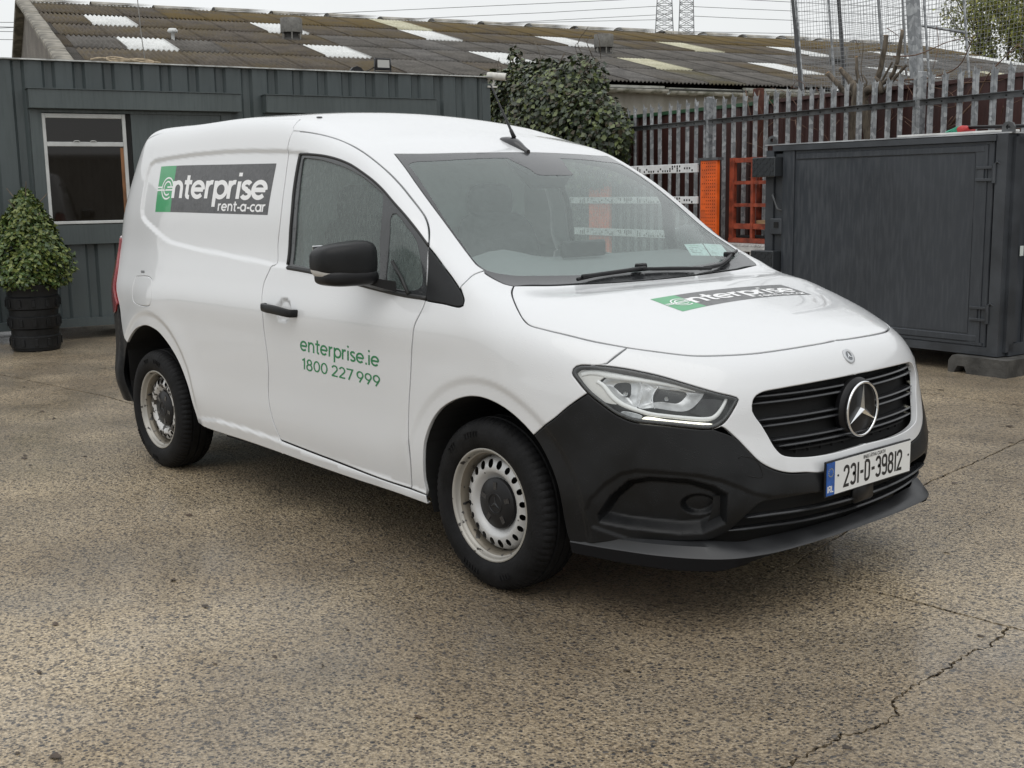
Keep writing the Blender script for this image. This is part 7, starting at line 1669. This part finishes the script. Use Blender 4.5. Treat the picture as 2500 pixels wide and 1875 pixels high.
for q,r_ in BG['twigs']:
    P=smooth([(s,.36+.06*math.sin(i*2+s),z) for i,(s,z) in enumerate(q)],.08);k=len(P);mb.tube(P,[r_*(1.1-.7*j/(k-1)) for j in range(k)],5)
for i in range(70):
    s=rng.uniform(1.6,7.5);z=rng.uniform(1.3,2.75);a=rng.uniform(.3,2.8);L_=rng.uniform(.2,.7);y=rng.uniform(.2,.5)
    mb.tube(smooth([(s,y,z),(s+L_*.5*math.cos(a)+.03,y+.03,z+L_*.5*math.sin(a)),(s+L_*math.cos(a),y,z+L_*math.sin(a)*.8)],.08),[.004,.0035]+[.003]*0 if False else .004,4)
mb.build('stems',M['bark2'],tw,True)['kind']='stuff'
def branch_tree(name,base,h,spread,label,leafs,lsize,mats,seed,wood,cr=(1,1,1),depth=4,lean=(0,0),r0=.12):
    rt=empty(name,base);tag(rt,label,'tree');r=random.Random(seed);mb=MB();tips=[]
    def grow(p,d,L_,rad,lv):
        P=[p];q=p.copy();dd=d.copy();k=3
        for i in range(k):
            dd=(dd+Vector((r.uniform(-.18,.18),r.uniform(-.18,.18),r.uniform(-.05,.14)))).normalized();q=q+dd*(L_/k);P.append(q.copy())
        mb.tube([tuple(v) for v in P],[rad,rad*.85,rad*.7,rad*.55],6 if lv<2 else 4,cap=False)
        for v in P[1:]:
            if lv>=2:tips.append(v)
        if lv<depth:
            for i in range(r.choice((3,4)) if lv<2 else 3):
                a=r.uniform(0,2*math.pi);sp_2=r.uniform(.35,.8)*spread;nd=(dd+Vector((math.cos(a)*sp_2,math.sin(a)*sp_2,r.uniform(.0,.3)))).normalized();st_2=P[r.choice((2,3))]
                grow(st_2,nd,L_*r.uniform(.58,.78),rad*.55,lv+1)
    grow(Vector((0,0,0)),Vector((lean[0],lean[1],1)).normalized(),h*.36,r0,0)
    mb.build('trunk',wood,rt,True)
    g=np.random.default_rng(seed);T=np.array([tuple(v) for v in tips]);idx=g.integers(0,len(T),leafs);C_=T[idx]+g.normal(0,.10,(leafs,3));Nn=g.normal(0,1,(leafs,3))
    leaf_cloud('crown',C_,Nn,lsize,mats,rt,'tiny',seed)['kind']='stuff';return rt
tp=BG['tree']
t1_=branch_tree('spring_tree',(-21.5,49,-1.7),7.2,.75,'spreading tree in pale spring leaf beyond the right end of the roof',11000,.07,SP,11,M['bark'],r0=.13,lean=(.05,0))
t2_=branch_tree('spring_tree',(-18.1,48.6,-1.7),6.6,.8,'second budding tree, denser, at the top right corner',14000,.07,SP,12,M['bark'],r0=.12)
t3_=branch_tree('evergreen_bush',(-16.7,45.9,-1.7),4.2,.9,'dark evergreen bush under the spring trees at the far right',8000,.09,[GR[0],IV[1],IV[2]],13,M['bark'],r0=.10)
for q in(t1_,t2_,t3_):q.scale=(2.1,2.1,2.1)
# ================================================================ PYLONS AND WIRES
M['pyl']=material('pylon_steel',(.16,.165,.17),.6,.2)
def pylon(base_l,base_r,top_l,top_r,label,zb):
    e_=empty('pylon',(0,0,0));tag(e_,label,'pylon',group='lattice pylons')
    L0,R0,L1,R1=[np.array(q) for q in(base_l,base_r,top_l,top_r)];w_3=np.linalg.norm(R0-L0)/2;c0=(L0+R0)/2;c1=(L1+R1)/2;w1=np.linalg.norm(R1-L1)/2
    ux=(R0-L0)/np.linalg.norm(R0-L0);uy=np.array([-ux[1],ux[0],0]);mb=MB();dz=c1[2]-c0[2];nst=14;z0=-.06;tot=c1[2]+6-z0
    def C4(z):
        t=(z-c0[2])/dz;w_=w_3+(w1-w_3)*t;w_=max(w_,.4);cc_=c0+(c1-c0)*0;return [np.array([cc_[0],cc_[1],z])+ux*a*w_+uy*b*w_ for a,b in((-1,-1),(1,-1),(1,1),(-1,1))]
    zs_=np.concatenate([np.linspace(z0,c0[2]-1,8),np.linspace(c0[2],c1[2]+6,11)])
    for za,zb_ in zip(zs_[:-1],zs_[1:]):
        A=C4(za);B_=C4(zb_)
        for i in range(4):
            j=(i+1)%4;mb.tube([A[i],B_[i]],.085,4);mb.tube([A[i],B_[j]],.04,4);mb.tube([A[j],B_[i]],.04,4);mb.tube([A[i],A[j]],.04,4)
    for z in(c0[2]+7.6,):
        A=C4(z)
        for sg in(-1,1):
            tip=np.array([c0[0],c0[1],z+.4])+ux*sg*5.2
            for q in(A if True else A):mb.tube([q,tip],.07,4)
            for m_ in(.55,.95):
                P=A[0]*(1-m_)+tip*m_;
                for k in range(7):mb.tube([P-np.array([0,0,.18*k+.2]),P-np.array([0,0,.18*k+.28])],[.16,.05],6)
    mb.build('lattice',M['pyl'],e_)
py=BG['pylon'];pylon(*py[0],'left of two steel lattice pylons rising behind the roof',0);pylon(*py[1],'right of two steel lattice pylons rising behind the roof',0)
for i,q in enumerate(BG['wires']):
    mb=MB();P=[np.array(p) for p in q];d0=P[0]-P[1];d1=P[-1]-P[-2];kl=6 if 4<=i<=7 or i==0 else .1;kr=2.5 if i>=8 else (.1 if i<4 else .3);mb.tube([P[0]+d0*kl]+P+[P[-1]+d1*kr],.045,4)
    o=mb.build('overhead_wire',M['pyl'],None);tag(o,['longest overhead power line, topmost over the warehouse roof','second overhead power line down, running to the pylons','third overhead power line down, running to the pylons','lowest overhead power line over the middle of the roof','topmost short power line left of the gable','second short power line left of the gable','third short power line left of the gable','lowest short power line left of the gable','second power line between the pylons and the mesh enclosure','third power line between the pylons and the mesh enclosure','lowest power line, just above the ridge right of the pylons','topmost power line right of the pylons'][i],'wire','overhead power lines')
